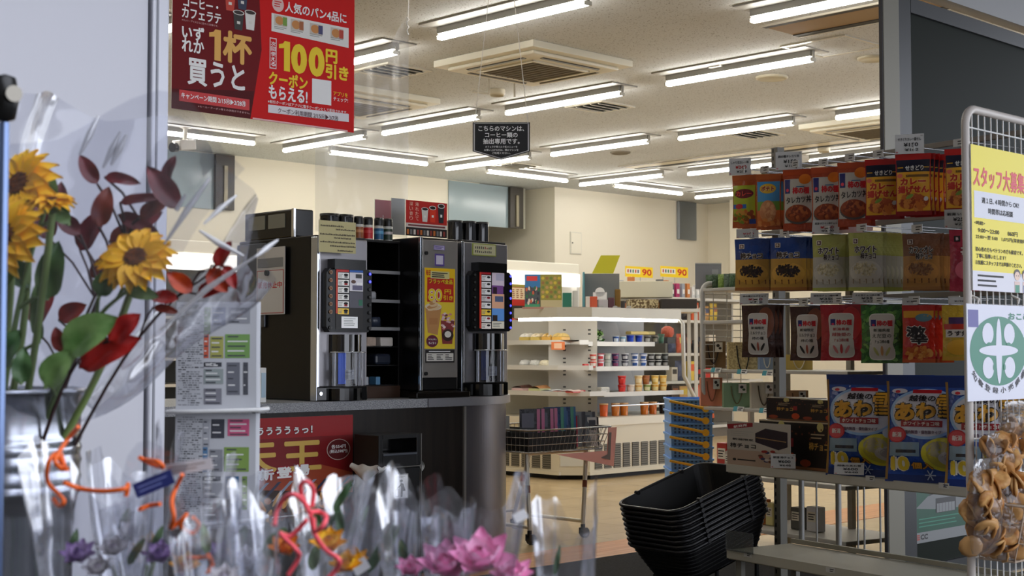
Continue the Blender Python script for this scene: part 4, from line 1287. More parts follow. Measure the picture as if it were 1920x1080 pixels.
# corner filler and centre column
MB(frame((.0, .16, 0), (1, -1, 0))).box(0.01, .216, .10, zb1 - .002, -.01, .004, M((214, 214, 206), 0.4)).build('corner_panel', ie)
cz = iz(598, 10.9)
MB().box(.36, .50, .36, LYl, zb2, cz, IG).build('back_panel', ie)
MB().box(.50, LX, .62, .70, zb2, cz, M((168, 166, 166), 0.4)).build('back_panel', ie)
pn = MB(frame((.21, .47, 0), (1, -1, 0)))
pn.box(.0, .37, zb2, cz, -.03, 0, IG)
for k in range(22):
    z = zb2 + .03 + k * (cz - zb2 - .06) / 22
    for x in (.11, .30):
        if (k * 7) % 10 < 6:
            pn.box(x, x + .022, z, z + .012, 0, .001, M((60, 60, 60), 0.6))
pn.build('slotted_column', ie)
# canopy with its lamp
LX2 = LX
LX = PY(1266, 598, IY).x - IX
LY2 = LYl
LYl = PX(964, 590, IX - .06).y - IY
MB().prism([(.12, -.06), (LX, -.06), (LX, .66), (.66, .66), (.66, LYl), (-.06, LYl), (-.06, .12)], cz, cz + .075, M((206, 204, 192), 0.4)).build('canopy', ie)
cl_ = MB().box(.14, LX - .03, -.045, -.005, cz - .022, cz, M((255, 252, 246), 0.4, emit=9.0))
cl_.build('canopy_lamp', ie)
MB().box(-.045, -.005, .14, LYl - .03, cz - .022, cz, M((255, 252, 246), 0.4, emit=9.0)).build('canopy_lamp', ie)
MB(frame((-.03, .135, 0), (1, -1, 0))).box(0, .235, cz - .022, cz - .001, -.04, 0, M((255, 252, 246), 0.4, emit=9.0)).build('canopy_lamp', ie)
# long shelves: lower ones reach further out
RS = [(643, .24, 1.12), (690, .16, 1.20), (738, .08, 1.28), (778, .03, 1.5)]
SHZ = []
for k, (y, inset, L) in enumerate(RS):
    z = iz(y, 10.7)
    SHZ.append((z, inset))
    if k < 3:
        MB().box(.40, L + .06, inset, .62, z - .022, z, SHELFW, .003).box(.40, L + .06, inset - .008, inset + .002, z - .024, z + .010, M((214, 213, 208), 0.35)).build('shelf', ie)
LS = [(640, .20), (688, .12), (736, .04)]
LSZ = []
for k, (y, inset) in enumerate(LS):
    z = iz(y, 10.6)
    LSZ.append((z, inset))
    e = 1.05 + .1 * k
    r_e = .26 + .06 * k
    ol = [(inset, e), (inset, inset + .16), (inset + .16, inset), (r_e, inset), (r_e, .30), (.30, r_e), (.36, e)]
    MB().prism(ol, z - .022, z, SHELFW).prism([(inset - .008, e), (inset - .008, inset + .157), (inset + .157, inset - .008), (r_e, inset - .008), (r_e, inset), (inset + .16, inset), (inset, inset + .16), (inset, e)], z - .024, z + .010, M((214, 213, 208), 0.35)).build('shelf', ie)
gl = MB().tube([(LX, -.02, cz + .02), (LX + .02, -.06, cz - .03), (LX + .08, -.02, zb2 + .3), (LX2 - .02, .0, zb2)], .016, M((196, 194, 186), 0.3, 0.3), 8)
gl.tube([(LX, -.02, cz + .02), (LX, .62, cz + .02)], .016, M((196, 194, 186), 0.3, 0.3), 8)
gl.build('end_frame', ie)
MB().add([(LX, 0, cz), (LX, .64, cz), (LX2 - .02, .64, zb2), (LX2 - .02, 0, zb2)], [(0, 1, 2, 3)], mat_film((235, 240, 240), .05, .05, 0, 1, .03)).build('end_glass', ie)
rail = MB().tube([(.40, -.0, iz(763)), (LX2 - .06, -.0, iz(763))], .007, CHROME, 6).build('guard_rail', ie)
def ipos(x, y, off=0.0, z=None):
    """a spot on the long side of the cooler, by picture column"""
    p = PY(x, 700, IY + off)
    return Vector((p.x, IY + off, z))
def pot(x, k, lab, c, c2, r, h, off=.05, lift=0.0, name='dessert_pot', cat='pot', taper=.8, group=None):
    z, ins = SHZ[k]
    p = ipos(x, 0, ins + off + r, z + .0015 + lift)
    t = thing(name, lab, cat, p, group)
    MB().lathe([(r * taper, 0), (r, h * .92), (r * .9, h * .92)], M(c, 0.3), 18).build('pot_body', t)
    MB().lathe([(r * 1.06, h * .90), (r * 1.06, h), (.001, h)], M(c2, 0.3), 18).build('lid', t)
    if name == 'dessert_pot':
        MB(Matrix.Rotation(math.atan2(-FWD.y, -FWD.x), 4, 'Z')).surf(lambda u, v: ((r * (taper + (1 - taper) * (.2 + .45 * v)) * 1.03) * math.cos((u - .5) * 1.6), (r * (taper + (1 - taper) * (.2 + .45 * v)) * 1.03) * math.sin((u - .5) * 1.6), h * (.2 + .45 * v)), 6, 2, M(c2, 0.4)).build('label_band', t)
    return t
row = [(1119, (120, 160, 70), 'leafy green salad tub at the column end of the top cooler shelf'), ]
def leafy(mb, n, sx, sy, h, cols, seed):
    rr = random.Random(seed)
    for i in range(n):
        c = Vector((rr.uniform(-sx, sx), rr.uniform(-sy, sy), rr.uniform(.2, 1) * h))
        a = Vector((rr.gauss(0, 1), rr.gauss(0, 1), rr.gauss(0, .6))).normalized()
        b = a.orthogonal()
        L = rr.uniform(.012, .03)
        m = cols[i % len(cols)]
        mb.add([c - a * L, c + b * L * .6, c + a * L, c - b * L * .6 + Vector((0, 0, .006))], [(0, 1, 2, 3)], m)
z, ins = SHZ[0]
p = ipos(1119, 0, ins + .08, z + .0015)
t = thing('salad_pack', 'clear pack of green salad leaves at the column end of the top cooler shelf', 'salad', p)
MB().box(-.055, .055, -.03, .03, 0, .012, M((220, 226, 220), 0.3), .003).build('tray', t)
sb = MB()
leafy(sb, 90, .05, .026, .10, [M((70, 130, 50), 0.5), M((150, 190, 110), 0.5), M((44, 90, 40), 0.5), M((225, 235, 215), 0.4)], 3)
tag(sb.build('leaves', t), kind='stuff')
for i, (x, c, c2, r, h, lab) in enumerate([
        (1155, (60, 96, 170), (220, 230, 240), .026, .055, 'small blue and white yoghurt pot beside the salad'),
        (1168, (120, 170, 200), (230, 236, 240), .026, .052, 'small pale blue yoghurt pot, second from the salad'),
        (1182, (30, 60, 180), (30, 70, 190), .03, .062, 'deep blue yoghurt pot under the yellow pack, nearer the salad'),
        (1198, (28, 56, 170), (40, 80, 200), .03, .062, 'deep blue yoghurt pot under the yellow pack, nearer the dark cups'),
        (1214, (60, 58, 60), (190, 190, 184), .028, .06, 'dark and white pudding cup beside the deep blue pots'),
        (1228, (70, 66, 56), (180, 170, 150), .028, .06, 'brown and white pudding cup, second after the blue pots'),
        (1240, (40, 84, 60), (60, 120, 90), .026, .075, 'tall green cup near the end glass of the top cooler shelf')]):
    pot(x, 0, lab, c, c2, r, h)
z, ins = SHZ[0]
p = ipos(1203, 0, ins + .10, z + .069)
tag(MB(Matrix.Translation(p)).box(-.16, .14, -.03, .03, 0, .026, M((226, 200, 120), 0.4), .006).build('dessert_pack'), 'long yellow dessert pack lying on top of the deep blue pots', 'pack')
p = ipos(1252, 0, ins + .12, SHZ[0][0] + .05)
z = SHZ[0][0]
tag(MB(Matrix.Translation((p.x, p.y, z + .0015))).box(-.05, .05, -.04, .04, 0, .05, M((40, 36, 34), 0.5), .003).build('carton'), 'dark carton under the orange round pack, at the cooler end', 'carton')
tag(MB(Matrix.Translation((p.x, p.y, z + .0525))).lathe([(.04, 0), (.055, .03), (.05, .07), (.02, .09), (.001, .09)], M((214, 84, 44), 0.35, bump=.5, bscale=60), 16).build('snack_pouch'), 'rounded orange pouch on the dark carton at the cooler end', 'pouch')
i = 0
for x, c, c2, lab in [(1112, (196, 60, 44), (222, 214, 206), 'red cup'), (1126, (206, 206, 214), (200, 60, 70), 'white and red cup'), (1139, (150, 156, 146), (196, 196, 188), 'grey-green cup'), (1154, (34, 38, 84), (130, 60, 100), 'navy and magenta cup'), (1172, (44, 46, 66), (196, 196, 200), 'navy and white cup'), (1190, (216, 218, 226), (48, 84, 150), 'white cup with a blue lid'), (1206, (214, 216, 224), (52, 90, 160), 'white cup with a blue rim'), (1221, (28, 28, 30), (170, 170, 170), 'black cup'), (1234, (26, 26, 28), (200, 200, 196), 'black cup with white mark'), (1247, (24, 24, 26), (150, 150, 150), 'small black cup')]:
    for lv in (0, 1):
        pot(x, 1, lab + (' on the second cooler shelf, lower of two' if lv == 0 else ' on the second cooler shelf, stacked on another'), c, c2, .029, .052, lift=lv * .0535, name='dessert_pot')
for x, c, lab in ((1096, (190, 40, 36), 'small red packet at the column end of the second cooler shelf'), (1090, (170, 36, 40), 'red price strip packet under the small red packet')):
    z, ins = SHZ[1] if x == 1096 else SHZ[2]
    p = ipos(x + 12, 0, ins + .03, z + .0015)
    tag(MB(Matrix.Translation((p.x - .06, p.y, p.z))).box(-.025, .025, -.012, .012, 0, .03, M(c, 0.4), .004).build('sauce_packet'), lab, 'packet')
for x, lv, c, c2, lab in [(1166, 0, (186, 30, 26), (214, 50, 44), 'red cup, lower of the pair on the third cooler shelf'), (1166, 1, (190, 34, 30), (220, 56, 50), 'red cup, upper of the pair on the third cooler shelf'),
        (1182, 0, (206, 190, 172), (222, 210, 196), 'pale pudding cup next to the red pair'),
        (1197, 0, (214, 166, 90), (232, 210, 160), 'orange fruit cup under the tall pale one'), (1197, 1, (222, 190, 130), (236, 220, 180), 'pale orange fruit cup on top, first of the upper row'),
        (1213, 0, (120, 140, 60), (220, 214, 170), 'green fruit cup on the third cooler shelf'), (1211, 1, (150, 84, 36), (170, 110, 60), 'brown fruit cup on top of the green one'),
        (1228, 0, (214, 160, 60), (232, 210, 150), 'yellow fruit cup, lower, third cooler shelf'), (1228, 1, (222, 176, 70), (236, 214, 150), 'yellow fruit cup on top, third cooler shelf'),
        (1243, 0, (216, 160, 56), (232, 206, 140), 'golden fruit cup, lower, nearest the end frame'), (1243, 1, (222, 172, 66), (234, 210, 144), 'golden fruit cup on top, nearest the end frame')]:
    pot(x, 2, lab, c, c2, .031, .068 if lv else .058, lift=.0595 * lv)
p = ipos(1131, 0, .15, SHZ[2][0] + .0015)
tag(MB(Matrix.Translation(p)).box(-.05, .05, -.025, .025, 0, .045, M((190, 188, 180), 0.4, bump=.5), .008).build('cheese_pack'), 'grey and white cheese pack at the column end of the third cooler shelf', 'pack')
for x, c, lab in [(1132, (222, 96, 36), 'bright orange jelly cup standing alone in the cooler well'), (1154, (206, 120, 40), 'amber jelly cup in the cooler well, first of a touching pair'), (1170, (204, 116, 36), 'amber jelly cup in the cooler well, second of a touching pair'), (1208, (200, 108, 30), 'amber jelly cup in the cooler well, first before the blue baskets'), (1224, (196, 100, 28), 'amber jelly cup in the cooler well, second before the blue baskets'), (1243, (24, 22, 22), 'black drink cup in the cooler well beside the blue baskets')]:
    z = zb2
    p = PY(x, 760, IY + .12)
    t = thing('jelly_cup', lab, 'cup', (p.x, IY + .12, z + .002))
    MB().lathe([(.028, 0), (.033, .09), (.03, .09)], M(c, 0.2), 18).build('cup_body', t)
    MB().lathe([(.035, .087), (.035, .096), (.001, .096)], M((236, 190, 140) if c[0] > 100 else c, 0.25), 18).build('lid', t)
# things on the short end shelves
def lpos(x, k, off):
    z, ins = LSZ[k]
    p = PX(x, 690, IX + ins + off)
    return Vector((IX + ins + off, p.y, z + .0015))
for i, (x, c, lab) in enumerate([(990, (240, 236, 226), 'white-topped roll cake pack on the short top shelf, farther one'), (1011, (242, 226, 190), 'white-topped roll cake pack on the short top shelf, nearer one'), (1032, (238, 196, 110), 'cream puff pack with an orange tag on the short top shelf'), (1052, (236, 206, 130), 'yellow cream puff pack closest to the slotted column')]):
    p = lpos(x, 0, .06)
    t = thing('cake_pack', lab, 'cake pack', p)
    MB().box(-.05, .05, -.05, .05, 0, .035, M((240, 214, 120) if i < 2 else (236, 186, 90), 0.3), .006).build('tray', t)
    MB().surf(lambda u, v: (.1 * u - .05, .1 * v - .05, .036 + .028 * abs(math.sin(v * 6.28)) ** .5 * abs(math.sin(u * 3.14)) ** .4), 10, 12, M(c, 0.3)).build('lid', t)
p = lpos(1040, 0, -.004)
tag(MB(frame(p + Vector((-.014, .02, -.035)), (0, -1, 0))).box(0, .14, -.03, .03, 0, .002, M((228, 130, 80), 0.4)).box(.03, .11, -.02, .02, .002, .0025, M((240, 200, 170), 0.4)).build('shelf_tag'), 'orange price strip on the front edge of the short top shelf', 'price tag')
for i, (x, c, lab) in enumerate([(985, (232, 232, 228), 'white wrapped bread on the short middle shelf, farthest'), (1004, (226, 226, 220), 'white wrapped bread on the short middle shelf, middle'), (1022, (236, 226, 196), 'creamy wrapped bread on the short middle shelf, nearest the column')]):
    p = lpos(x, 1, .1)
    tag(MB(Matrix.Translation(p)).lathe([(.001, 0), (.042, .002), (.048, .02), (.034, .045), (.001, .05)], M(c, 0.25, bump=.7, bscale=70), 16).build('wrapped_bread'), lab, 'bread')
for i, (x, c, c2, lab) in enumerate([(980, (226, 190, 186), (90, 50, 40), 'pink and brown sandwich pack on the short low shelf'), (1012, (206, 208, 150), (196, 140, 90), 'green and brown sandwich pack on the short low shelf'), (1036, (170, 184, 196), (220, 220, 220), 'pale blue flat pack on the short low shelf'), (1058, (214, 120, 110), (230, 220, 214), 'flat red and white pack on the short low shelf'), (1074, (196, 80, 76), (226, 200, 190), 'small red flat pack next to the slotted column')]):
    p = lpos(x, 2, .09)
    t = thing('sandwich_pack', lab, 'pack', p)
    hh = .05 if i < 2 else .02
    MB().prism([(-.06, -.06), (.06, -.06), (.06, .06), (-.06, .06)], 0, hh * .5, M(c, 0.3)).build('pack_body', t)
    MB(Matrix.Translation((0, 0, hh * .5))).surf(lambda u, v: (.12 * u - .06, .12 * v - .06, hh * .5 * math.sin(v * 3.14) * (.6 + .4 * u) + .001), 6, 8, M(c2, 0.35, bump=.5, bscale=80)).build('filling', t)
# things standing on the canopy
cT = cz + .0755
def canopy_pos(x, Y):
    p = PY(x, 580, Y)
    return Vector((p.x, Y, cT))
def art_promo(mb, W, H):
    z = .0006
    mb.rect(0, W, 0, H, z, M((150, 140, 60), 0.4))
    mb.rect(W * .0, W * .42, H * .60, H, z + .0003, M((50, 120, 180), 0.4)).rect(W * .0, W * .42, 0, H * .6, z + .0003, M((70, 76, 84), 0.4))
    mb.rect(W * .43, W, 0, H * .22, z + .0003, M((196, 180, 140), 0.4))
    rr = random.Random(5)
    for i in range(24):
        mb.ell(W * rr.uniform(.05, .38), H * rr.uniform(.1, .6), W * .03, H * .06, z + .0006 + i * 1e-5, M([(40, 44, 60), (200, 90, 60), (220, 200, 190), (40, 110, 70)][i % 4], 0.4), 8)
    for r_ in range(5):
        for c_ in range(5):
            mb.ell(W * (.49 + .11 * c_), H * (.32 + .14 * r_), W * .045, H * .05, z + .0006, M([(206, 180, 60), (150, 110, 60), (110, 130, 60), (190, 150, 90)][(r_ * 3 + c_) % 4], 0.4), 8)
    mb.rect(W * .05, W * .34, H * .80, H * .94, z + .0008, M((220, 60, 60), 0.4))
    mb.rect(0, W * .40, 0, H * .10, z + .0008, M((60, 150, 110), 0.4))
def lean_board(name, lab, cat, xl, yt, xr, yb, Y, lean, art, th=.004):
    p0, p1 = PY(xl, yb, Y), PY(xr, yb, Y)
    W, H = p1.x - p0.x, PY(xl, yt, Y).z - p0.z
    mb = MB().box(0, W, 0, H, -th, 0, PAPER)
    art(mb, W, H)
    o = mb.build(name)
    o.matrix_world = frame((p0.x, Y, cT + .002), (1, 0, 0), (lean, math.sin(abs(lean)) * .4, 1))
    return tag(o, lab, cat)
p0 = PY(986, 580, IY + .30)
k2 = 10.9 / F_PX
mb = MB().box(0, 70 * k2, 0, 66 * k2, -.004, 0, PAPER)
art_promo(mb, 70 * k2, 66 * k2)
o = mb.build('promotion_board')
o.matrix_world = frame(RF((984 - 960) * k2, 10.9, cT + .012), RIGHT, (.22 * RIGHT + .30 * FWD + UP))
tag(o, 'tilted colourful promotion board with blue and yellow fields on the cooler top', 'board')
def at_canopy(x, f):
    return RF((x - 960) * f / F_PX, f, cT + .001)
def box_on(name, lab, cat, x0, x1, y, f, dep, c, rough=.45, bev=.003, z0=None):
    k_ = f / F_PX
    zz = cT + .001 if z0 is None else z0
    o = MB(frame(RF((x0 - 960) * k_, f, zz), RIGHT)).box(0, (x1 - x0) * k_, 0, CAM_Z + (657 - y) * k_ - zz, -dep, 0, M(c, rough), bev).build(name)
    return tag(o, lab, cat)
t = thing('display_case', 'grey open display box with a teal side on the cooler top', 'display box', frame(at_canopy(1092, 10.85), RIGHT))
kk = 10.85 / F_PX
MB().box(0, 70 * kk, 0, CAM_Z + (657 - 513) * kk - cT, -.03, -.02, M((122, 124, 124), 0.5)).build('back_panel', t)
MB().box(-.0, .012, 0, CAM_Z + (657 - 512) * kk - cT, -.02, .12, M((86, 150, 160), 0.4)).build('side_panel', t)
MB().box(.012, 70 * kk, 0, .01, -.02, .10, GREYP).build('base', t)
box_on('green_carton', 'dark green chocolate carton next to the promotion board', 'carton', 1055, 1072, 549, 10.7, .05, (46, 120, 100))
box_on('white_carton', 'white carton standing between the green carton and the teal display box', 'carton', 1074, 1084, 545, 10.72, .04, (220, 218, 212))
box_on('white_card', 'white and red card in front of the grey display box', 'card', 1098, 1106, 556, 10.64, .005, (226, 216, 206))
box_on('orange_booklet', 'orange-red booklet leaning in the grey display box', 'booklet', 1106, 1120, 556, 10.66, .008, (206, 90, 60))
t = thing('round_topped_stand', 'white stand with a round headed card in the grey display box', 'stand', frame(at_canopy(1112, 10.72), RIGHT))
kk = 10.72 / F_PX
MB().box(10 * kk, 28 * kk, 0, 16 * kk, -.03, 0, M((196, 192, 196), 0.4), .003).build('stand_body', t)
MB().box(0, 26 * kk, 16.2 * kk, 30 * kk, -.006, 0, WHT).cyl((13 * kk, 30 * kk, -.006), (13 * kk, 30 * kk, 0), 9 * kk, WHT, n=20).build('header_card', t)
box_on('purple_jar', 'small purple-brown jar beside the white stand', 'jar', 1140, 1152, 558, 10.72, .03, (96, 66, 74), .2, .006)
box_on('brown_bottle', 'small amber bottle at the end of the grey display box', 'bottle', 1153, 1164, 542, 10.78, .03, (130, 100, 50), .2, .008)
for i, (x0, x1, c, lab) in enumerate([(980, 1038, (196, 150, 140), 'pink price rail lying on the cooler top below the promotion board'), (1070, 1100, (150, 120, 120), 'short mauve price rail in front of the teal box'), (1160, 1236, (150, 150, 146), 'grey price rail on the cooler top before the wicker basket')]):
    box_on('price_rail', lab, 'rail', x0, x1, 578.5, 10.5 if i < 2 else 10.85, .01, c)
for i, x in enumerate((1123, 1149, 1175)):
    o = MB(frame(at_canopy(x, 10.66), RIGHT)).prism([(0, 0), (.03, 0), (.036, .012), (.02, .018), (.004, .012)], -.03, 0, M((180, 180, 178), 0.3)).build('tape_clip')
    tag(o, ('small silver clip on the cooler front edge, nearest the white stand', 'small silver clip on the cooler front edge, middle one', 'small silver clip on the cooler front edge, nearest the wicker basket')[i], 'clip')
# yellow sign standing above the cooler
f = 11.2
t = thing('yellow_sign', 'blank yellow card sign held on a stick above the grey display box', 'sign', frame(RF((1125 - 960) * f / F_PX, f, cT + .001), RIGHT))
kk = f / F_PX
zs = CAM_Z + (657 - 513) * kk - cT
MB().cyl((0, 0, 0), (0, zs, 0), .004, GREYP).build('stick', t)
MB().add([(-15 * kk, zs, .004), (25 * kk, zs, .004), (38 * kk, zs + 34 * kk, .004), (2 * kk, zs + 34 * kk, .004), (-15 * kk, zs, .007), (25 * kk, zs, .007), (38 * kk, zs + 34 * kk, .007), (2 * kk, zs + 34 * kk, .007)], [(3, 2, 1, 0), (4, 5, 6, 7), (0, 1, 5, 4), (1, 2, 6, 5), (2, 3, 7, 6), (3, 0, 4, 7)], M((196, 190, 40), 0.5)).build('card', t)

# ------------------------------------------------------------------ refrigerated wall case along the back wall
WY = 11.15
wt = thing('wall_cooler', 'long white refrigerated wall case with a lit canopy along the back wall', 'cooler', (0, 0, 0))
wx0, wx1 = 6.0, PY(1086, 520, WY).x
zc0, zc1 = PY(1000, 534, WY).z, PY(1000, 490, WY).z
zc2 = PY(1000, 510, WY).z
MB().box(wx0, wx1, WY, BACK_Y - .06, zc2, zc1, M((236, 232, 216), 0.4), .01).build('canopy', wt)
MB().box(wx0, wx1, WY - .01, WY + .10, zc0, zc2 - .002, M((255, 250, 240), 0.4, emit=2.2)).build('canopy_lamp', wt)
MB().box(wx0, wx1, BACK_Y - .16, BACK_Y - .06, 0, zc2, M((70, 68, 58), 0.5)).build('back_panel', wt)
MB().box(wx0, wx1, WY, BACK_Y - .16, 0, .22, IW).build('plinth', wt)
WS = []
for y in (605, 668, 708, 742):
    z = PY(1000, y, WY).z
    WS.append(z)
    MB().box(wx0, wx1, WY + .04, BACK_Y - .16, z - .025, z, SHELFW).build('shelf', wt)
for x in (wx0, wx1 - .04):
    MB().box(x, x + .04, WY, BACK_Y - .06, 0.22, zc2, WHITE).build('side_panel', wt)
rr = random.Random(21)
fc = [((150, 96, 56), 'brown'), ((196, 140, 80), 'tan'), ((180, 50, 40), 'red'), ((206, 196, 120), 'yellow'), ((110, 120, 60), 'olive'), ((214, 206, 190), 'white'), ((130, 66, 40), 'dark brown')]
sn = ['top', 'second', 'third', 'lowest']
for k, z in enumerate(WS):
    x = PY(949, 620, WY).x
    i = 0
    while x < PY(1036, 620, WY).x:
        c, cn = fc[rr.randrange(7)]
        w_ = rr.uniform(.09, .16)
        h = rr.uniform(.05, .11)
        T = Matrix.Translation((x + w_ / 2, WY + .14, z + .0015))
        o = MB(T).surf(lambda u, v: (w_ * (u - .5), .16 * (v - .5), h * abs(math.sin(u * 3.1416)) ** .5 * abs(math.sin(v * 3.1416)) ** .5 * (.8 + .2 * math.sin(u * 11 + v * 7 + i))), 10, 10, M(c, 0.25, bump=.6, bscale=60)).build('bread_pack')
        tag(o, '%s bread pack, %s on the %s visible shelf of the wall case' % (cn, ORD[i], sn[k]), 'bread')
        x += w_ + .02
        i += 1
# bits on the case beside the coffee machine, half hidden by red leaves
def art_red(mb, W, H):
    mb.rect(0, W, 0, H, .0006, M((180, 40, 30), 0.4)).rect(W * .1, W, H * .26, H * .74, .001, M((226, 206, 170), 0.4)).rect(W * .1, W, H * .76, H * .94, .001, M((140, 130, 50), 0.4))
    for i in range(4):
        mb.lines(W * (.14 + .2 * i), W * (.28 + .2 * i), H * .3, H * .7, 5, .0014, M((150, 90, 60), 0.5), .5, .4, i)
board('red_menu_board', 'red-framed menu board on the top shelf of the wall case', 'board', 955, 528, 993, 573, WY + .02, art_red, base=M((150, 30, 24), 0.4))
o = bpy.data.objects['red_menu_board']
MBs = MB().cyl((0, 0, 0), (0, 0, 1), .004, GREYP)
# ------------------------------------------------------------------ gondola behind the cooler
GYY = 9.7
gx0, gx1 = PY(1163, 600, GYY).x, PY(1430, 600, GYY).x
gf = PY(1240, 600, GYY)
gt = thing('gondola_shelf', 'tall white gondola shelf full of snacks behind the island cooler', 'shelf', (0, 0, 0))
GS = []
for y in (558, 600, 662, 714, 756, 800):
    z = PY(1290, y, GYY).z
    GS.append(z)
    MB().box(gx0, gx1, GYY, GYY + .42, z - .03, z, SHELFW, .003).build('shelf', gt)
MB().box(gx0, gx1, GYY + .43, GYY + .45, .05, GS[0] + .12, M((120, 112, 98), 0.6)).build('back_panel', gt)
MB().box(gx0, gx1, GYY + .03, GYY + .42, 0, .1, M((110, 104, 96), 0.5)).build('plinth', gt)
for x in [gx0, (gx0 + gx1) / 2, gx1 - .03]:
    MB().box(x, x + .03, GYY + .42, GYY + .46, 0, GS[0] + .14, SHELFW).build('post', gt)
rr = random.Random(33)
gc = [((206, 84, 40), 'orange'), ((180, 40, 36), 'red'), ((60, 36, 28), 'dark brown'), ((196, 150, 90), 'tan'), ((36, 32, 34), 'black'), ((206, 196, 180), 'pale'), ((60, 66, 96), 'navy'), ((150, 90, 50), 'brown'), ((210, 180, 70), 'yellow')]
rown = ['top', 'second', 'third', 'fourth', 'fifth', 'sixth']
def snack_pack(x, Y, z, w_, h, c, c2, lab, kind, grp=None):
    T = Matrix.Translation((x, Y, z + .0015))
    if kind == 0:
        mb = MB(T).box(-w_ / 2, w_ / 2, 0, .08, 0, h, M(c, 0.4), .003)
        mb.box(-w_ * .36, w_ * .36, -.001, 0, h * .5, h * .85, M(c2, 0.4))
        o = mb.build('snack_box')
        return tag(o, lab, 'box', grp)
    mb = MB(T @ frame((0, .05, 0), (1, 0, 0)))
    f = lambda u, v, s_: (w_ * (u - .5) * (1 - .06 * math.sin(v * 3.14)), h * v, s_ * .04 * abs(math.sin(u * 3.1416)) ** .6 * abs(math.sin(v * 3.1416)) ** .6)
    mb.surf(lambda u, v: f(u, v, 1), 7, 8, M(c, 0.3, bump=.4, bscale=50)).surf(lambda u, v: f(u, v, -1), 7, 8, M(c, 0.3), flip=True)
    mb.surf(lambda u, v: (f(.2 + .6 * u, .5 + .3 * v, 1)[0], f(.2 + .6 * u, .5 + .3 * v, 1)[1], f(.2 + .6 * u, .5 + .3 * v, 1)[2] + .002), 5, 4, M(c2, 0.3))
    return tag(mb.build('snack_pack'), lab, 'snack pack', grp)
xe = PY(1345, 600, GYY).x
for k in range(1, 6):
    x = gx0 + .08 if k < 2 else PY(1262, 600, GYY).x
    i = 0
    gap = GS[k - 1] - GS[k] - .05
    while x < xe and i < 26:
        w_ = rr.uniform(.09, .16)
        h = min(gap, rr.uniform(.13, .22))
        c, cn = gc[rr.randrange(9)]
        c2, _ = gc[rr.randrange(9)]
        kind = rr.randrange(2)
        snack_pack(x + w_ / 2, GYY + .02, GS[k], w_, h, c, c2, '%s snack %s, %s from the cooler end on the %s gondola shelf' % (cn, ['box', 'bag'][kind], ORD[i], rown[k]), kind)
        x += w_ + .015
        i += 1
# top of the gondola: upright tubes and promo cards
x, i = gx0 + .04, 0
while x < xe and i < 26:
    w_, h = rr.uniform(.04, .07), rr.uniform(.13, .21)
    c, cn = [((150, 156, 166), 'silver'), ((206, 206, 204), 'white'), ((196, 120, 60), 'orange'), ((170, 40, 96), 'pink'), ((60, 70, 150), 'blue'), ((90, 92, 96), 'grey')][rr.randrange(6)]
    o = MB(Matrix.Translation((x, GYY + .2, GS[0] + .0015))).box(-w_ / 2, w_ / 2, -.03, .03, 0, h, M(c, 0.35), .006).box(-w_ * .3, w_ * .3, -.032, -.03, h * .3, h * .6, M((235, 232, 226), 0.4)).build('upright_pack')
    tag(o, '%s upright pack, %s from the cooler end along the gondola top' % (cn, ORD[i]), 'pack')
    x += w_ + .035
    i += 1
for i, (xl, xr) in enumerate(((1172, 1224), (1238, 1290))):
    def art(mb, W, H):
        mb.rect(0, W, 0, H, .0006, M((250, 214, 30), 0.4)).rect(W * .04, W * .54, H * .30, H * .78, .001, M((240, 236, 220), 0.4))
        for q in range(5):
            mb.rect(W * (.08 + .09 * q), W * (.13 + .09 * q), H * .4, H * .7, .0014, M([(190, 60, 40), (80, 90, 120), (60, 130, 80)][q % 3], 0.4))
        mb.text('90', W * .78, H * .5, W * .34, H * .6, .0014, RED, .03)
    o = board('promo_card', ['yellow price promotion card on the gondola top, nearer the cooler', 'yellow price promotion card on the gondola top, farther from the cooler'][i], 'card', xl, 500, xr, 520, GYY + .30, art)
    hh = o.matrix_world.translation.z - GS[0] - .0015
    for xs in (.05, .25):
        MB().tube([(xs, -hh, -.004), (xs, .02, -.004)], .004, GREYP, 6).build('stick', o)
for i, (x0, x1, yt, c, lab) in enumerate(((1160, 1262, 527, (206, 200, 176), 'cream cardboard display tray in front of the gondola top'), (1176, 1233, 562, (150, 130, 90), 'patterned wicker-look basket below the cream display tray'), (1236, 1302, 562, (40, 34, 28), 'dark open basket next to the wicker-look basket'))):
    k_ = 12.9 / F_PX
    zz = CAM_Z + (657 - (558 if i == 0 else 580)) * k_
    mm = M(c, 0.6) if i != 1 else mat_noise((90, 70, 40), (196, 180, 140), 60, 2, .45, .55, .6)
    o = MB(frame(RF((x0 - 960) * k_, 12.9 - .1 * i, zz), RIGHT)).box(0, (x1 - x0) * k_, 0, CAM_Z + (657 - yt) * k_ - zz, -.2, 0, mm, .006).build('display_tray')
    tag(o, lab, 'tray')
tb = thing('display_table', 'low shelf table carrying the display tray and baskets behind the cooler', 'table', frame(RF((1160 - 960) * k_, 12.95, 0), RIGHT))
MB().box(0, 145 * k_, CAM_Z + (657 - 580) * k_ - .03, CAM_Z + (657 - 580) * k_ - .001, -.3, .27, SHELFW).build('table_top', tb)
for x in (.01, 145 * k_ - .04):
    for z_ in (-.28, .22):
        MB().box(x, x + .03, 0, CAM_Z + (657 - 580) * k_ - .031, z_, z_ + .03, SHELFW).build('leg', tb)
MB().box(0, 102 * k_, CAM_Z + (657 - 559.5) * k_ - .012, CAM_Z + (657 - 559.5) * k_ - .001, -.3, .0, SHELFW).build('upper_shelf', tb)
for x in (.0, 100 * k_):
    MB().box(x, x + .015, CAM_Z + (657 - 580) * k_, CAM_Z + (657 - 560) * k_, -.29, -.27, SHELFW).build('upper_post', tb)

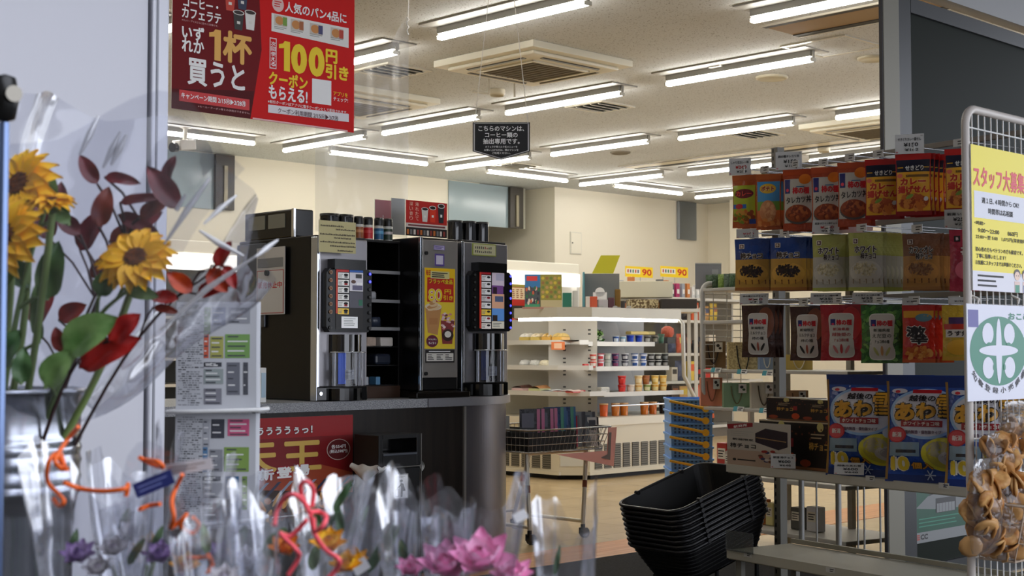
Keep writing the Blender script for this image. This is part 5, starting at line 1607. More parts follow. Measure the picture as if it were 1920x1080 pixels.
# ------------------------------------------------------------------ wire cart with pouches
cn_ = PZ(993, 1022, 0)
cz0, cz1 = .445, .556
ca = thing('wire_cart', 'small chrome wire cart on casters, basket full of upright pouches', 'cart', (cn_.x, cn_.y, 0))
CW, CL = .60, .55                               # along u and v
CRM = M((176, 174, 168), 0.25, 0.85)
LEG = M((196, 188, 168), 0.3, 0.5)
RUST = M((120, 62, 34), 0.6)
x0, x1, y0, y1 = -.015, CW - .015, -.01, CL
rim = MB()
rim.tube([(x0, y0, cz1), (x1, y0, cz1 + .0), (x1, y1, cz1), (x0, y1, cz1)], .005, CRM, 6, closed=True)
bx0_, bx1_, by0_, by1_ = x0 + .015, x1 - .045, y0 + .02, y1 - .03
rim.build('rim', ca)
MB().tube([(bx0_, by0_, cz0), (bx1_, by0_, cz0), (bx1_, by1_, cz0), (bx0_, by1_, cz0)], .004, CRM, 6, closed=True).build('lower_rim', ca)
def wires(A, B, C_, D_, n, rows):
    mb = MB()
    A, B, C_, D_ = map(Vector, (A, B, C_, D_))
    for i in range(n + 1):
        mb.cyl(A.lerp(B, i / n), C_.lerp(D_, i / n), .0018, CRM, n=5, caps=False)
    for k in range(1, rows + 1):
        mb.cyl(A.lerp(C_, k / (rows + 1)), B.lerp(D_, k / (rows + 1)), .0022, CRM, n=5, caps=False)
    return mb.build('wire_side', ca)
wires((bx0_, by0_, cz0), (bx1_, by0_, cz0), (x0, y0, cz1), (x1, y0, cz1), 20, 2)
wires((bx0_, by1_, cz0), (bx1_, by1_, cz0), (x0, y1, cz1), (x1, y1, cz1), 20, 2)
wires((bx0_, by0_, cz0), (bx0_, by1_, cz0), (x0, y0, cz1), (x0, y1, cz1), 18, 2)
wires((bx1_, by0_, cz0), (bx1_, by1_, cz0), (x1, y0, cz1), (x1, y1, cz1), 18, 2)
wf = MB()
for i in range(14):
    x = bx0_ + (bx1_ - bx0_) * i / 13
    wf.cyl((x, by0_, cz0), (x, by1_, cz0), .0018, CRM, n=5, caps=False)
wf.build('wire_floor', ca)
LN = M((18, 18, 19), 0.6)
lb = MB()
lx0_, lx1_ = bx0_ + .008, bx0_ + (bx1_ - bx0_) * .66
for q in ((lx0_, lx1_, by0_ + .008, by0_ + .011), (lx0_, lx1_, by1_ - .011, by1_ - .008), (lx0_, lx0_ + .003, by0_ + .012, by1_ - .012), (lx1_ - .003, lx1_, by0_ + .012, by1_ - .012)):
    lb.box(q[0], q[1], q[2], q[3], cz0 + .005, cz1 - .012, LN)
lb.build('black_liner', ca)
wheels = {}
def leg(lx, ly, tx, ty, nm):
    mb = MB().tube([(tx, ty, cz0 + .0), (tx, ty, cz0 - .04), (lx * .3 + tx * .7, ly * .3 + ty * .7, .30), (lx, ly, .08), (lx, ly, .072)], .0115, LEG, 8)
    o = mb.build('leg', ca)
    MB().tube([(tx + (lx - tx) * .35, ty + (ly - ty) * .35, .285), (tx + (lx - tx) * .45, ty + (ly - ty) * .45, .25)], .0125, RUST, 8).build('rust_band', o)
    c = MB().cyl((lx, ly, .07), (lx, ly, .046), .012, BLACK).box(lx - .014, lx + .014, ly - .016, ly - .012, .02, .052, M((70, 68, 66), 0.3, .6)).box(lx - .014, lx + .014, ly + .012, ly + .016, .02, .052, M((70, 68, 66), 0.3, .6))
    co = c.build('caster_fork', ca)
    MB().cyl((lx + .012, ly - .011, .026), (lx + .012, ly + .011, .026), .026, BLACK, n=18).cyl((lx + .012, ly - .0125, .026), (lx + .012, ly + .0125, .026), .008, GREYP, n=10).build('wheel', co)
WXl = (PZ(1110, 1012, 0).x - cn_.x)
leg(0, 0, .03, .05, 0)
leg(WXl + .02, 0, CW - .14, .05, 1)
leg(0, .50, .04, CL - .08, 2)
leg(WXl + .02, .50, CW - .13, CL - .08, 3)
fr = MB()
for x in (0, WXl + .02):
    fr.tube([(x, 0, .085), (x, .5, .085)], .010, LEG, 8)
fr.tube([(0, .5, .1), (WXl + .02, .5, .1)], .008, LEG, 8)
fr.tube([(.03, .05, cz0 - .008), (CW - .14, .05, cz0 - .008)], .008, LEG, 6).tube([(.04, CL - .08, cz0 - .008), (CW - .13, CL - .08, cz0 - .008)], .008, LEG, 6)
fr.build('lower_frame', ca)
def pouch(px_, off, h, w_, c, edge, lean, lab, yaw=.0, mat2=None, pat=None):
    p = Vector((cn_.x + px_, cn_.y + off, cz0 + .006))
    fr_ = frame(p, (math.cos(yaw), math.sin(yaw), 0), (lean, .12, 1))
    mb = MB(fr_)
    f = lambda u, v, s_: (w_ * (u - .5), h * v, s_ * .012 * abs(math.sin(u * 3.1416)) ** .6 * (1 - v * .9))
    mb.surf(lambda u, v: f(u, v, 1), 6, 6, M(c, 0.28, bump=.3, bscale=60)).surf(lambda u, v: f(u, v, -1), 6, 6, M(c, 0.3), flip=True)
    if edge:
        mb.surf(lambda u, v: (w_ * (.5 - .16 * (1 - u)), h * v, .002 + .012 * abs(math.sin((.84 + .16 * u) * 3.1416)) ** .6 * (1 - v * .9)), 3, 6, M(edge, 0.35))
    if pat:
        mb.surf(lambda u, v: (w_ * (-.4 + .6 * u), h * (.55 + .35 * v), .003 + .012 * (1 - (.55 + .35 * v) * .9)), 4, 3, M(pat, 0.35))
    return tag(mb.build('pouch'), lab, 'pouch')
def cx_(x):                                      # picture column -> place along the cart's long side
    return PY(x, 780, cn_.y + .12).x - cn_.x
pn = ['first', 'second', 'third', 'fourth']
for i, x in enumerate((988, 1001, 1014, 1026)):
    pouch(cx_(x), .10 + .015 * (i % 2), .205, .105, (38, 36, 44), (206, 116, 156), -.16 + .05 * i, '%s dark pouch with a pink edge in the wire cart, counted from the counter' % pn[i], -.6, pat=(70, 66, 84))
for i, x in enumerate((1034, 1043, 1053, 1061)):
    pouch(cx_(x), .10 + .015 * (i % 2), .21, .105, (30, 62, 110), (80, 150, 130) if i % 2 == 0 else (60, 110, 160), .0 + .02 * i, '%s blue pouch with a green edge in the wire cart, after the pink-edged ones' % pn[i], -.6, pat=(52, 90, 150))
pouch(cx_(1070), .11, .16, .06, (200, 170, 170), (170, 30, 60), .0, 'pink and crimson pouch after the blue ones in the wire cart', -.6)
for i, x in enumerate((1080, 1090, 1101)):
    pouch(cx_(x), .12 + .03 * (i % 2), .18, .10, (120, 126, 134), (70, 74, 84), .08 + .06 * i, '%s silvery bag slumping in the middle of the wire cart' % pn[i], -.6, pat=(84, 92, 104))
for i, x in enumerate((1108, 1115, 1122)):
    pouch(cx_(x), .10 + .03 * i, .15, .06, (206, 206, 208), (40, 40, 44), .10 + .06 * i, '%s white and black stick packet at the far end of the wire cart' % pn[i], -.6, pat=(60, 62, 70))
pouch(cx_(960), .22, .17, .12, (150, 146, 132), (120, 118, 108), -.05, 'grey pouch standing behind the others at the counter end of the cart', -.6)
pouch(cx_(948), .30, .16, .10, (70, 84, 100), (50, 60, 76), 0, 'dark blue-grey pouch beside the rounded counter end in the cart', .4)
pk = MB(frame((cn_.x + CW - .07, cn_.y + .0 - .016, 0), (1, 0, 0)))
PINK = M((240, 178, 166), 0.5)
pk.prism([(-.36, cz0 - .012), (.07, cz0 - .095), (.095, cz1 - .005), (.03, cz1 - .005), (.02, cz0 - .012)], -.002, .001, PINK)
tag(pk.build('pink_card'), 'folded pink card hanging from the end of the wire cart', 'card')
dc_ = MB(frame((cn_.x + CW - .07, cn_.y - .0185, 0), (1, 0, 0))).prism([(-.03, cz0 - .045), (.04, cz0 - .06), (.05, cz1 - .03), (.03, cz1 - .03), (.022, cz0 - .03)], 0, .001, M((120, 112, 108), 0.5))
tag(dc_.build('price_card'), 'narrow grey price card stuck over the pink card on the cart', 'card')
# ------------------------------------------------------------------ stack of blue baskets
bb0 = RF((1258 - 960) * 7.7 / F_PX, 7.7, 0)
BLUE = M((110, 168, 240), 0.4)
BLUED = M((44, 80, 140), 0.5)
HNDL = M((226, 176, 40), 0.4)
dly = thing('basket_dolly', 'small chrome wire dolly under the stack of blue baskets', 'dolly', frame(bb0, RIGHT))
mb = MB()
for x in (0, .1, .2):
    mb.tube([(x, .08, -.3), (x, .08, .06), (x, .16, .08)], .006, CHROME, 6)
mb.tube([(0, .08, .05), (.2, .08, .05)], .006, CHROME, 6).tube([(0, .08, -.3), (.2, .08, -.3)], .006, CHROME, 6)
mb.build('wire_frame', dly)
for x in (0, .2):
    for z_ in (-.28, .04):
        MB().cyl((x - .012, .035, z_), (x + .012, .035, z_), .035, BLACK, n=16).cyl((x, .035, z_), (x, .08, z_), .008, CHROME).build('caster', dly)
def make_blue():
    t = thing('blue_basket', 'x', 'basket')
    w0, w1, h, dpt = .211, .225, .20, .34
    b = MB()
    ins = .006
    A = [(-w0 / 2, 0, -ins), (w0 / 2, 0, -ins), (w0 / 2, 0, -dpt + ins), (-w0 / 2, 0, -dpt + ins)]
    Bq = [(-w1 / 2, h, 0), (w1 / 2, h, 0), (w1 / 2, h, -dpt), (-w1 / 2, h, -dpt)]
    b.add(A + Bq, [(0, 1, 5, 4), (1, 2, 6, 5), (2, 3, 7, 6), (3, 0, 4, 7), (0, 3, 2, 1)], BLUE)
    for k in range(9):
        for q_ in range(3):
            x = -w1 * .40 + w1 * .8 * k / 8
            y = h - .05 + .018 * q_
            zf = -ins * (1 - y / h)
            b.box(x - .005, x + .005, y - .006, y + .006, zf - .002, zf + .0012, BLUED)
    b.build('shell', t)
    r_ = MB()
    r_.box(-w1 / 2 - .006, w1 / 2 + .006, h - .012, h, 0, .008, BLUE, .003).box(-w1 / 2 - .006, w1 / 2 + .006, h - .012, h, -dpt - .008, -dpt, BLUE, .003)
    for s_ in (-1, 1):
        r_.box(s_ * w1 / 2 - .004 + .002 * s_, s_ * w1 / 2 + .004 + .002 * s_, h - .012, h, -dpt, 0, BLUE, .002)
    r_.build('rim', t)
    return t
def make_handle(t):
    w1, h = .225, .20
    hd_ = MB().tube([(-w1 / 2 - .01, h - .010, .018), (-.02, h - .030, .020), (w1 / 2 - .045, h - .050, .018)], [.007, .007, .009], HNDL, 8)
    hd_.cyl((w1 / 2 - .04, h - .052, .009), (w1 / 2 - .04, h - .052, .026), .019, HNDL, n=16)
    hd_.build('handle', t)
bl = make_blue()
make_handle(bl)
stepz = 22.2 * 7.7 / F_PX
top_z = CAM_Z + (657 - 748) * 7.7 / F_PX
for i in range(7):
    zz = top_z - .20 - stepz * i
    mw = frame(bb0 + RIGHT * .11 + Vector((0, 0, zz)), RIGHT)
    lab = '%s blue basket with a yellow handle, counted from the top of its stack' % ORD[i]
    if i == 0:
        bl.matrix_world = mw
        bl['label'] = lab
    else:
        copy_tree(bl, mw, lab, None)
for o_ in [bl] + [o for o in COL.objects if o.name.startswith('blue_basket.')]:
    o_['group'] = 'stacked blue baskets'
# the dolly rises to the lowest basket
dly.location = bb0 + Vector((0, 0, 0))
lowz = top_z - .20 - stepz * 6
MB().box(.0, .2, .086, max(.09, lowz - .002), -.3, .05, M((50, 84, 140), 0.5)).build('basket_bottom', dly)

# ------------------------------------------------------------------ gift bag rack
GD = 7.0
RN = (RIGHT * .552 - FWD * .834).normalized()    # towards its near end
RO = RN.cross(UP)                                # out of its front
g0 = RF((1312 - 960) * GD / F_PX, GD, 0)
def gz(y, f=GD):
    return CAM_Z + (657 - y) * f / F_PX
gr = thing('gift_rack', 'white gift rack with a rounded tube end, small paper bags on two shelves', 'rack', frame(g0, RN))
GL = .95
GT = M((214, 212, 206), 0.35)
for y in (541, 603, 692, 762):
    z = gz(y)
    dd = .12 if y == 603 else .34
    MB().box(0, GL, z - .016, z, -.36, -.36 + dd if y == 603 else -.02, SHELFW, .003).build('shelf', gr) if y != 603 else MB().box(0, .30, z - .014, z + .004, -.06, -.02, SHELFW, .003).build('cross_bar', gr)
for z in (.36, .12):
    MB().box(0, GL, z - .02, z, -.40, -.0, SHELFW, .003).build('shelf', gr)
for x in (.20, .62):
    MB().box(x, x + .03, 0, gz(541) - .017, -.385, -.361, M((170, 166, 154), 0.4)).build('post', gr)
zt, zb = gz(531), gz(747)
c = .045
tb_ = [(-.012, zt, -.33), (-.012, zt, -.03 - c)] + [(-.012, zt - c * (1 - math.cos(a * math.pi / 12)), -.03 - c + c * math.sin(a * math.pi / 12)) for a in range(1, 7)]
tb_ += [(-.012, zb + c - c * math.sin(a * math.pi / 12), -.03 - c * (1 - math.cos(a * math.pi / 12))) for a in range(0, 7)] + [(-.012, zb, -.33)]
MB().tube(tb_, .0125, GT, 8).build('end_tube', gr)
we = MB()
for k in range(16):
    z = zb + (zt - zb) * (k + .5) / 16
    we.cyl((-.012, z, -.33), (-.012, z, -.03), .0025, GT, n=5)
for k in range(3):
    we.cyl((-.012, zb, -.10 - k * .09), (-.012, zt, -.10 - k * .09), .0025, GT, n=5)
we.build('wire_end', gr)
MB().box(-.02, 0, 0, zb, -.36, -.33, GT, .003).build('end_leg', gr)
def gift_bag(xl, xr, yt, yb, shelf_y, c, hc, lab, tagc=None, pat=None, back=0.10, long_h=False):
    xm = (xl + xr) / 2
    # where this column crosses the shelf, a little behind the front edge
    r = ray(xm, shelf_y)
    o = g0 - RO * back
    f_ = (o - CAM).dot(RO) / r.dot(RO)
    p = CAM + r * f_
    dep = (p - CAM).dot(FWD)
    k_ = dep / F_PX
    z0 = gz(shelf_y) + .0015
    W, H = (xr - xl) * k_, (yb - yt) * k_ * 1.0
    yw = frame(Vector((p.x, p.y, z0)) - RIGHT * W / 2, RIGHT)
    t = thing('gift_bag', lab, 'paper bag', yw)
    m = mat_noise(c, pat, 90, 1, .45, .55, .6) if pat else M(c, 0.6)
    b = MB().box(0, W, 0, H, -.05, 0, m, .001)
    b.build('bag_body', t)
    hd = MB()
    pts = []
    for q in range(13):
        a = q / 12
        pts.append((W * (.28 + .44 * a), H * (.80 - (.62 if not long_h else .95) * math.sin(a * math.pi) ** .7 if 0 < q < 12 else .88), .004 + .006 * math.sin(a * math.pi)))
    hd.tube(pts, .0028, M(hc, 0.6), 6)
    hd.build('cord_handle', t)
    if tagc:
        tg = MB().box(W * .56, W * .86, H * .60, H * .96, .0105, .012, M((236, 234, 230), 0.5))
        tg.ell(W * .68, H * .84, W * .07, H * .06, .0126, M((40, 36, 36), 0.5), 10).ell(W * .76, H * .74, W * .06, H * .05, .0128, M(tagc, 0.5), 10)
        tg.build('hang_tag', t)
    return t
gift_bag(1314, 1361, 641, 691, 691, (118, 92, 62), (26, 22, 22), 'brown paper gift bag with a black cord handle and white tag', (60, 60, 60), back=.10)
gift_bag(1366, 1421, 642, 693, 693, (196, 172, 120), (20, 20, 24), 'tan patterned gift bag with a long black handle next to the brown one', None, (226, 208, 150), back=.12, long_h=True)
gift_bag(1424, 1452, 668, 694, 694, (150, 172, 206), (220, 220, 214), 'pale blue and white gift bag beside the slotted post', back=.16)
gift_bag(1472, 1524, 664, 697, 697, (222, 196, 110), (236, 226, 200), 'yellow and white gift bag with pale ribbon handle behind the post', back=.22)
gift_bag(1314, 1355, 706, 759, 762, (226, 140, 108), (130, 76, 50), 'salmon pink gift bag with a round tag on the lower gift shelf', (60, 50, 50), back=.06)
gift_bag(1357, 1406, 716, 763, 764, (140, 172, 138), (110, 104, 70), 'sage green gift bag on the lower gift shelf', (60, 90, 60), back=.08)
gift_bag(1409, 1455, 714, 766, 766, (216, 208, 190), (90, 76, 56), 'cream gift bag with a brown handle on the lower gift shelf', (110, 80, 60), back=.11)
gift_bag(1474, 1516, 712, 752, 768, (196, 158, 122), (110, 80, 60), 'tan gift bag behind the slotted post on the lower gift shelf', (70, 60, 56), back=.20)
def shelf_tag(x, y, yw, lab, c=(60, 160, 176)):
    r = ray(x, y)
    f_ = ((g0 + RO * .0) - CAM).dot(RO) / r.dot(RO)
    o = g0 - RO * .018
    f_ = (o - CAM).dot(RO) / r.dot(RO)
    p = CAM + r * f_
    mb = MB(frame(p, RN, UP - RO * .35)).box(-.035, .035, -.012, .012, 0, .0015, M((232, 232, 228), 0.5)).rect(-.035, -.008, -.012, .012, .002, M(c, 0.5)).lines(-.002, .03, -.009, .009, 2, .002, INK, .5)
    return tag(mb.build('price_tag'), lab, 'price tag')
shelf_tag(1343, 694, 0, 'teal and white price tag under the brown gift bag')
shelf_tag(1392, 697, 0, 'teal and white price tag under the tan patterned gift bag')
shelf_tag(1440, 700, 0, 'teal and white price tag under the pale blue gift bag')
shelf_tag(1385, 767, 0, 'teal and white price tag under the sage green gift bag')
shelf_tag(1434, 770, 0, 'teal and white price tag under the cream gift bag')
# green packs and a grey frame on top
for i, (x, c) in enumerate(((1332, (90, 120, 84)), (1344, (70, 96, 66)), (1355, (150, 180, 90)), (1366, (110, 130, 110)), (1376, (80, 110, 74)))):
    r = ray(x, 541)
    o_ = g0 - RO * .10
    p = CAM + r * ((o_ - CAM).dot(RO) / r.dot(RO))
    mb = MB(frame((p.x, p.y, gz(541) + .0015), RIGHT)).surf(lambda u, v: (.045 * (u - .5), .07 * v, .02 * abs(math.sin(u * 3.1416)) ** .6 * abs(math.sin(v * 3.1416)) ** .5), 8, 8, M(c, 0.3, bump=.8, bscale=90))
    mb.surf(lambda u, v: (.045 * (u - .5), .07 * v, -.012 * abs(math.sin(u * 3.1416)) ** .6), 6, 6, M(c, 0.4), flip=True)
    tag(mb.build('green_pack'), '%s small green pack on top of the gift rack, from the tube end' % ORD[i], 'pack')
k_ = 7.0 / F_PX
o = MB(frame(RF((1310 - 960) * k_, 7.0 + .12, gz(541) + .0015), RIGHT, UP)).box(0, 50 * k_, 0, 50 * k_, -.004, 0, M((176, 178, 182), 0.3)).box(0, 50 * k_, 48 * k_, 50 * k_, 0, .003, WHITE).box(32 * k_, 44 * k_, 18 * k_, 38 * k_, 0, .001, M((206, 208, 210), 0.4)).build('acrylic_stand')
tag(o, 'grey acrylic sign stand on the tube end of the gift rack', 'sign stand')
# goods low down on the gift rack, seen past the snack rack
low = [(1352, .36, (190, 60, 56), 'red and white'), (1366, .36, (206, 196, 186), 'white'), (1440, .36, (206, 196, 90), 'pale yellow'), (1452, .36, (220, 206, 120), 'yellow'), (1480, .36, (60, 110, 120), 'teal'), (1492, .36, (206, 190, 70), 'bright yellow'), (1508, .36, (50, 50, 54), 'dark'), (1440, .12, (226, 216, 150), 'cream'), (1490, .12, (90, 92, 88), 'grey'), (1520, .12, (226, 226, 230), 'white'), (1420, .12, (206, 120, 60), 'orange')]
for i, (x, z, c, cn) in enumerate(low):
    y_ = 700
    r = ray(x, y_)
    o_ = g0 - RO * .12
    p = CAM + r * ((o_ - CAM).dot(RO) / r.dot(RO))
    rr = random.Random(i)
    h = rr.uniform(.09, .14)
    w_ = .062 if x in (1440, 1452, 1480, 1492, 1508) else .09
    mb = MB(frame((p.x, p.y, z + .0015), RN)).box(-w_ * .4, w_ * .4, 0, h, -.05, .0, M(c, 0.4), .004).box(-w_ * .3, w_ * .3, h * .4, h * .8, 0, .001, M((235, 230, 215), 0.4))
    mb.lines(-w_ * .25, w_ * .25, h * .45, h * .75, 3, .0015, INK, .4)
    tag(mb.build('snack_box'), '%s box on the %s of the gift rack' % (cn, 'low shelf' if z > .2 else 'bottom shelf'), 'box')
# ------------------------------------------------------------------ door mat
tag(MB().box(1.9, 5.6, DOOR_Y + .1, 4.372, 0.0005, 0.012, mat_noise((20, 20, 21), (44, 44, 46), 140, 2, .35, .65, .95)).build('door_mat'), 'black entrance mat between the door track and the orange floor strip', 'mat')
# ------------------------------------------------------------------ snack rack
KD = 5.33
k0 = RF((1362 - 960) * KD / F_PX, KD, 0)
KM = frame(k0, RN)
KI = KM.inverted()
KX = (RN * .40 + RIGHT * .60).normalized()       # the packs hang turned a little towards the door
KO = KX.cross(UP)
def kp(x, y, zo=0.0):
    """picture point -> point on the rack's plane zo in front of (or behind) its shelf edge"""
    return PP(x, y, k0 + RO * zo, RO)
def kl(x, y, zo=0.0):
    return KI @ kp(x, y, zo)
RKG = M((176, 172, 156), 0.45)
RKD = M((126, 124, 116), 0.45)
sz = kl(1364, 872).y
bz = kl(1362, 1030).y
RL = 1.24
rk = thing('snack_rack', 'grey slotted-post snack rack with hooks, hung with snack packs beside the door', 'rack', KM)
MB().box(0, RL, bz - .035, bz, -.32, 0, RKG, .003).build('base_shelf', rk)
MB().box(.0, RL, bz + .0005, bz + .018, -.335, -.322, RKG).build('back_lip', rk)
MB().box(0, RL, sz - .028, sz, -.32, 0, RKG, .003).build('shelf', rk)
MB().box(0, RL, sz - .024, sz + .004, .0, .006, M((196, 194, 182), 0.4)).build('price_rail', rk)
MB().box(0, RL, bz - .030, bz + .003, .0, .006, M((186, 184, 170), 0.4)).build('price_rail', rk)
px0 = kl(1461, 900, -.35).x
ptop = kl(1461, 276, -.35).y
for x in (px0, RL - .04):
    p_ = MB().box(x - .018, x + .018, 0, ptop, -.375, -.338, RKD, .002)
    for q in range(int(ptop / .03)):
        p_.box(x - .010, x - .004, .02 + q * .03, .036 + q * .03, -.338, -.3372, BLACK)
    p_.build('post', rk)
MB().box(px0 - .03, RL, .0, .05, -.36, -.02, RKD).build('foot', rk)
for z_ in (-.02, -.30):
    MB().box(.02, .05, .05, bz - .036, z_ - .02, z_, RKD).build('leg', rk)
for i, y in enumerate((318, 437, 566)):
    z = kl(1461, y, -.33).y
    MB().box(px0 - .06, RL, z - .008, z + .012, -.336, -.322, RKD, .002).build('hook_bar', rk)
bw_ = MB()
for x in (1487, 1556, 1515, 1592, 1604, 1634):
    lx = kl(x, 940, -.30).x
    bw_.cyl((lx, bz + .001, -.345), (lx, sz - .03, -.345), .011 if x in (1487, 1556) else .0035, M((150, 150, 148), 0.35, 0.5), n=8)
bw_.build('back_wires', rk)
ac = MB(KM @ Matrix.Translation((0, 0, .012))).box(.004, .15, bz + .0, bz + .075, 0, .002, mat_film((206, 210, 206), .03, .1, 0, 1, .06))
ac = ac.build('acrylic_fence', None)
tag(ac, 'clear acrylic strip clipped to the empty low shelf of the snack rack', 'acrylic strip')

# ---- snack packs
def bag_shape(w, h, d, seal=.09, pinch=.05, seed=0):
    def bul(x, t):
        u = max(-1, min(1, 2 * x / w))
        sx = max(0.0, 1 - abs(u) ** 2.2)
        a = min(1, max(0, (t - seal) / .22))
        b = min(1, max(0, (1 - seal * .7 - t) / .22))
        a, b = a * a * (3 - 2 * a), b * b * (3 - 2 * b)
        cr = 1 + .10 * math.sin(x * 170 + seed) * math.sin(t * 9 + seed * 2) + .06 * math.sin(x * 60 - t * 21 + seed)
        return d * .5 * sx ** .8 * a * b * cr
    return bul
PACKS = {}
def make_pack(key, w, h, d, base, art, header=None, gloss=.22, bottom=None):
    """one pack: origin at its top middle, x right, y up, z out; pattern in the pack's own mesh"""
    seed = sum(map(ord, key)) % 7
    bul = bag_shape(w, h, d, seed=seed)
    mb = MB()
    m = M(base, gloss, spec=.6, bump=.35, bscale=35)
    nx, ny = max(12, math.ceil(w / .011)), max(18, math.ceil(h / .011))
    pin = lambda x, t: x * (1 - .05 * math.sin(math.pi * min(1, max(0, t))))
    mb.surf(lambda u, v: (pin(w * (u - .5), 1 - v), -h * (1 - v), bul(w * (u - .5), 1 - v)), nx, ny, m)
    mb.surf(lambda u, v: (pin(w * (u - .5), 1 - v), -h * (1 - v), -bul(w * (u - .5), 1 - v) * .8 - .0006), nx, ny, m, flip=True)
    mb.warp = lambda p: (pin(p[0], -p[1] / h), p[1], p[2] * (1.6 if d > .05 else 1) + .0008 + bul(p[0], -p[1] / h))
    if header:
        mb.rect(-w * .5, w * .5, -h * .10, -.0005, .0002, M(header, gloss))
    if bottom:
        mb.rect(-w * .5, w * .5, -h * .999, -h * .93, .0002, M(bottom, gloss))
    art(mb, w, h)
    mb.warp = None
    return mb
def R2(mb, w, h, a, b, t0, t1, z, c, r=.3):
    mb.rect(w * (a - .5), w * (b - .5), -h * t1, -h * t0, z, M(c, r))
def T2(mb, w, h, s, a, t, ww, hh, z, c, bold=.03, edge=None, rot=0.0):
    if edge:
        mb.otext(s, w * (a - .5), -h * t, w * ww, h * hh, z, M(c, .35), M(edge, .35), bold, .08, .0005, rot)
    else:
        mb.text(s, w * (a - .5), -h * t, w * ww, h * hh, z, M(c, .35), bold, rot)
def E2(mb, w, h, a, t, ra, rt, z, c, n=18, r=.35, rot=0.0):
    mb.ell(w * (a - .5), -h * t, w * ra, h * rt, z, M(c, r), n, rot)
def heap(mb, w, h, a, t, ra, rt, n, sz_, cols, seed, z=.0012):
    rr = random.Random(seed)
    for i in range(n):
        q, s_ = rr.random() * 6.28, rr.random() ** .5
        E2(mb, w, h, a + ra * s_ * math.cos(q), t + rt * s_ * math.sin(q), sz_ * rr.uniform(.6, 1.3), sz_ * rr.uniform(.25, .5), z + i * 1.5e-5, cols[i % len(cols)], 8, .35, rr.random() * 3)
def a_rice(mb, w, h):
    R2(mb, w, h, .04, .96, .16, .88, .0003, (196, 190, 178))
    R2(mb, w, h, .06, .24, .17, .40, .0006, (36, 40, 110))
    E2(mb, w, h, .15, .345, .05, .028, .0009, (226, 60, 90))
    E2(mb, w, h, .72, .17, .20, .085, .0009, (232, 126, 30))
    R2(mb, w, h, .44, .72, .285, .30, .0007, (60, 110, 150))
    T2(mb, w, h, '柿の種', .60, .355, .56, .115, .0010, (206, 24, 36), .05)
    T2(mb, w, h, 'タレカツ丼', .52, .505, .84, .115, .0010, (24, 20, 22), .025, rot=.05)
    E2(mb, w, h, .50, .745, .44, .155, .0006, (90, 80, 76))
    E2(mb, w, h, .50, .725, .42, .140, .0009, (150, 66, 30))
    heap(mb, w, h, .5, .72, .34, .10, 60, .07, [(170, 80, 36), (140, 58, 26), (192, 104, 52), (120, 46, 22)], 3)
def a_curry(mb, w, h):
    R2(mb, w, h, .03, .97, .10, .42, .0003, (26, 26, 46))
    R2(mb, w, h, .03, .97, .30, .93, .0005, (236, 172, 40))
    R2(mb, w, h, .30, .94, .345, .385, .0008, (120, 80, 20))
    T2(mb, w, h, 'せきどり', .54, .235, .52, .085, .0010, (236, 234, 226), .03)
    R2(mb, w, h, .06, .22, .22, .235, .0008, (226, 170, 40))
    R2(mb, w, h, .80, .95, .22, .235, .0008, (226, 170, 40))
    T2(mb, w, h, 'カレー', .50, .455, .74, .115, .0010, (196, 40, 20), .06, (250, 200, 90))
    T2(mb, w, h, '揚げせん', .50, .585, .90, .125, .0010, (200, 44, 22), .06, (250, 200, 90))
    E2(mb, w, h, .12, .36, .08, .035, .0009, (230, 110, 80))
    E2(mb, w, h, .50, .80, .42, .115, .0007, (196, 96, 36))
    heap(mb, w, h, .5, .79, .36, .09, 40, .12, [(214, 120, 46), (186, 84, 30), (226, 144, 66), (160, 66, 24)], 5)
    E2(mb, w, h, .40, .70, .12, .03, .0024, (130, 160, 60), 10, .4, .5)
    E2(mb, w, h, .86, .74, .07, .035, .0024, (226, 226, 220), 10, .4, .9)
def a_choco(mb, w, h, top, bot, title, pile, pc):
    R2(mb, w, h, 0, 1, .40, .94, .0003, bot)
    E2(mb, w, h, .5, .68, .47, .20, .0005, tuple(min(255, int(c * 1.12)) for c in bot))
    R2(mb, w, h, .13, .28, .10, .19, .0008, (230, 220, 206))
    R2(mb, w, h, .15, .26, .11, .18, .0011, (70, 26, 20))
    T2(mb, w, h, 'B', .205, .145, .06, .045, .0014, (226, 214, 200), .04)
    for i, st in enumerate(title):
        T2(mb, w, h, st, .5 + .08 * i, (.33 if len(title) == 1 else .29) + .115 * i, .66 if i == 0 else .46, .12, .0012 + .0008 * i, (44, 26, 22), .05, (236, 232, 222))
    heap(mb, w, h, .48, .63, .33, .12, 90, pc[1], pile, 9, .0012)
    rr = random.Random(1)
    for i in range(5):
        x = .12 + .19 * i
        R2(mb, w, h, x, x + .025, .82, .88, .0012, pc[0])
        E2(mb, w, h, x + .012, .81, .02, .014, .0014, pc[0], 8)
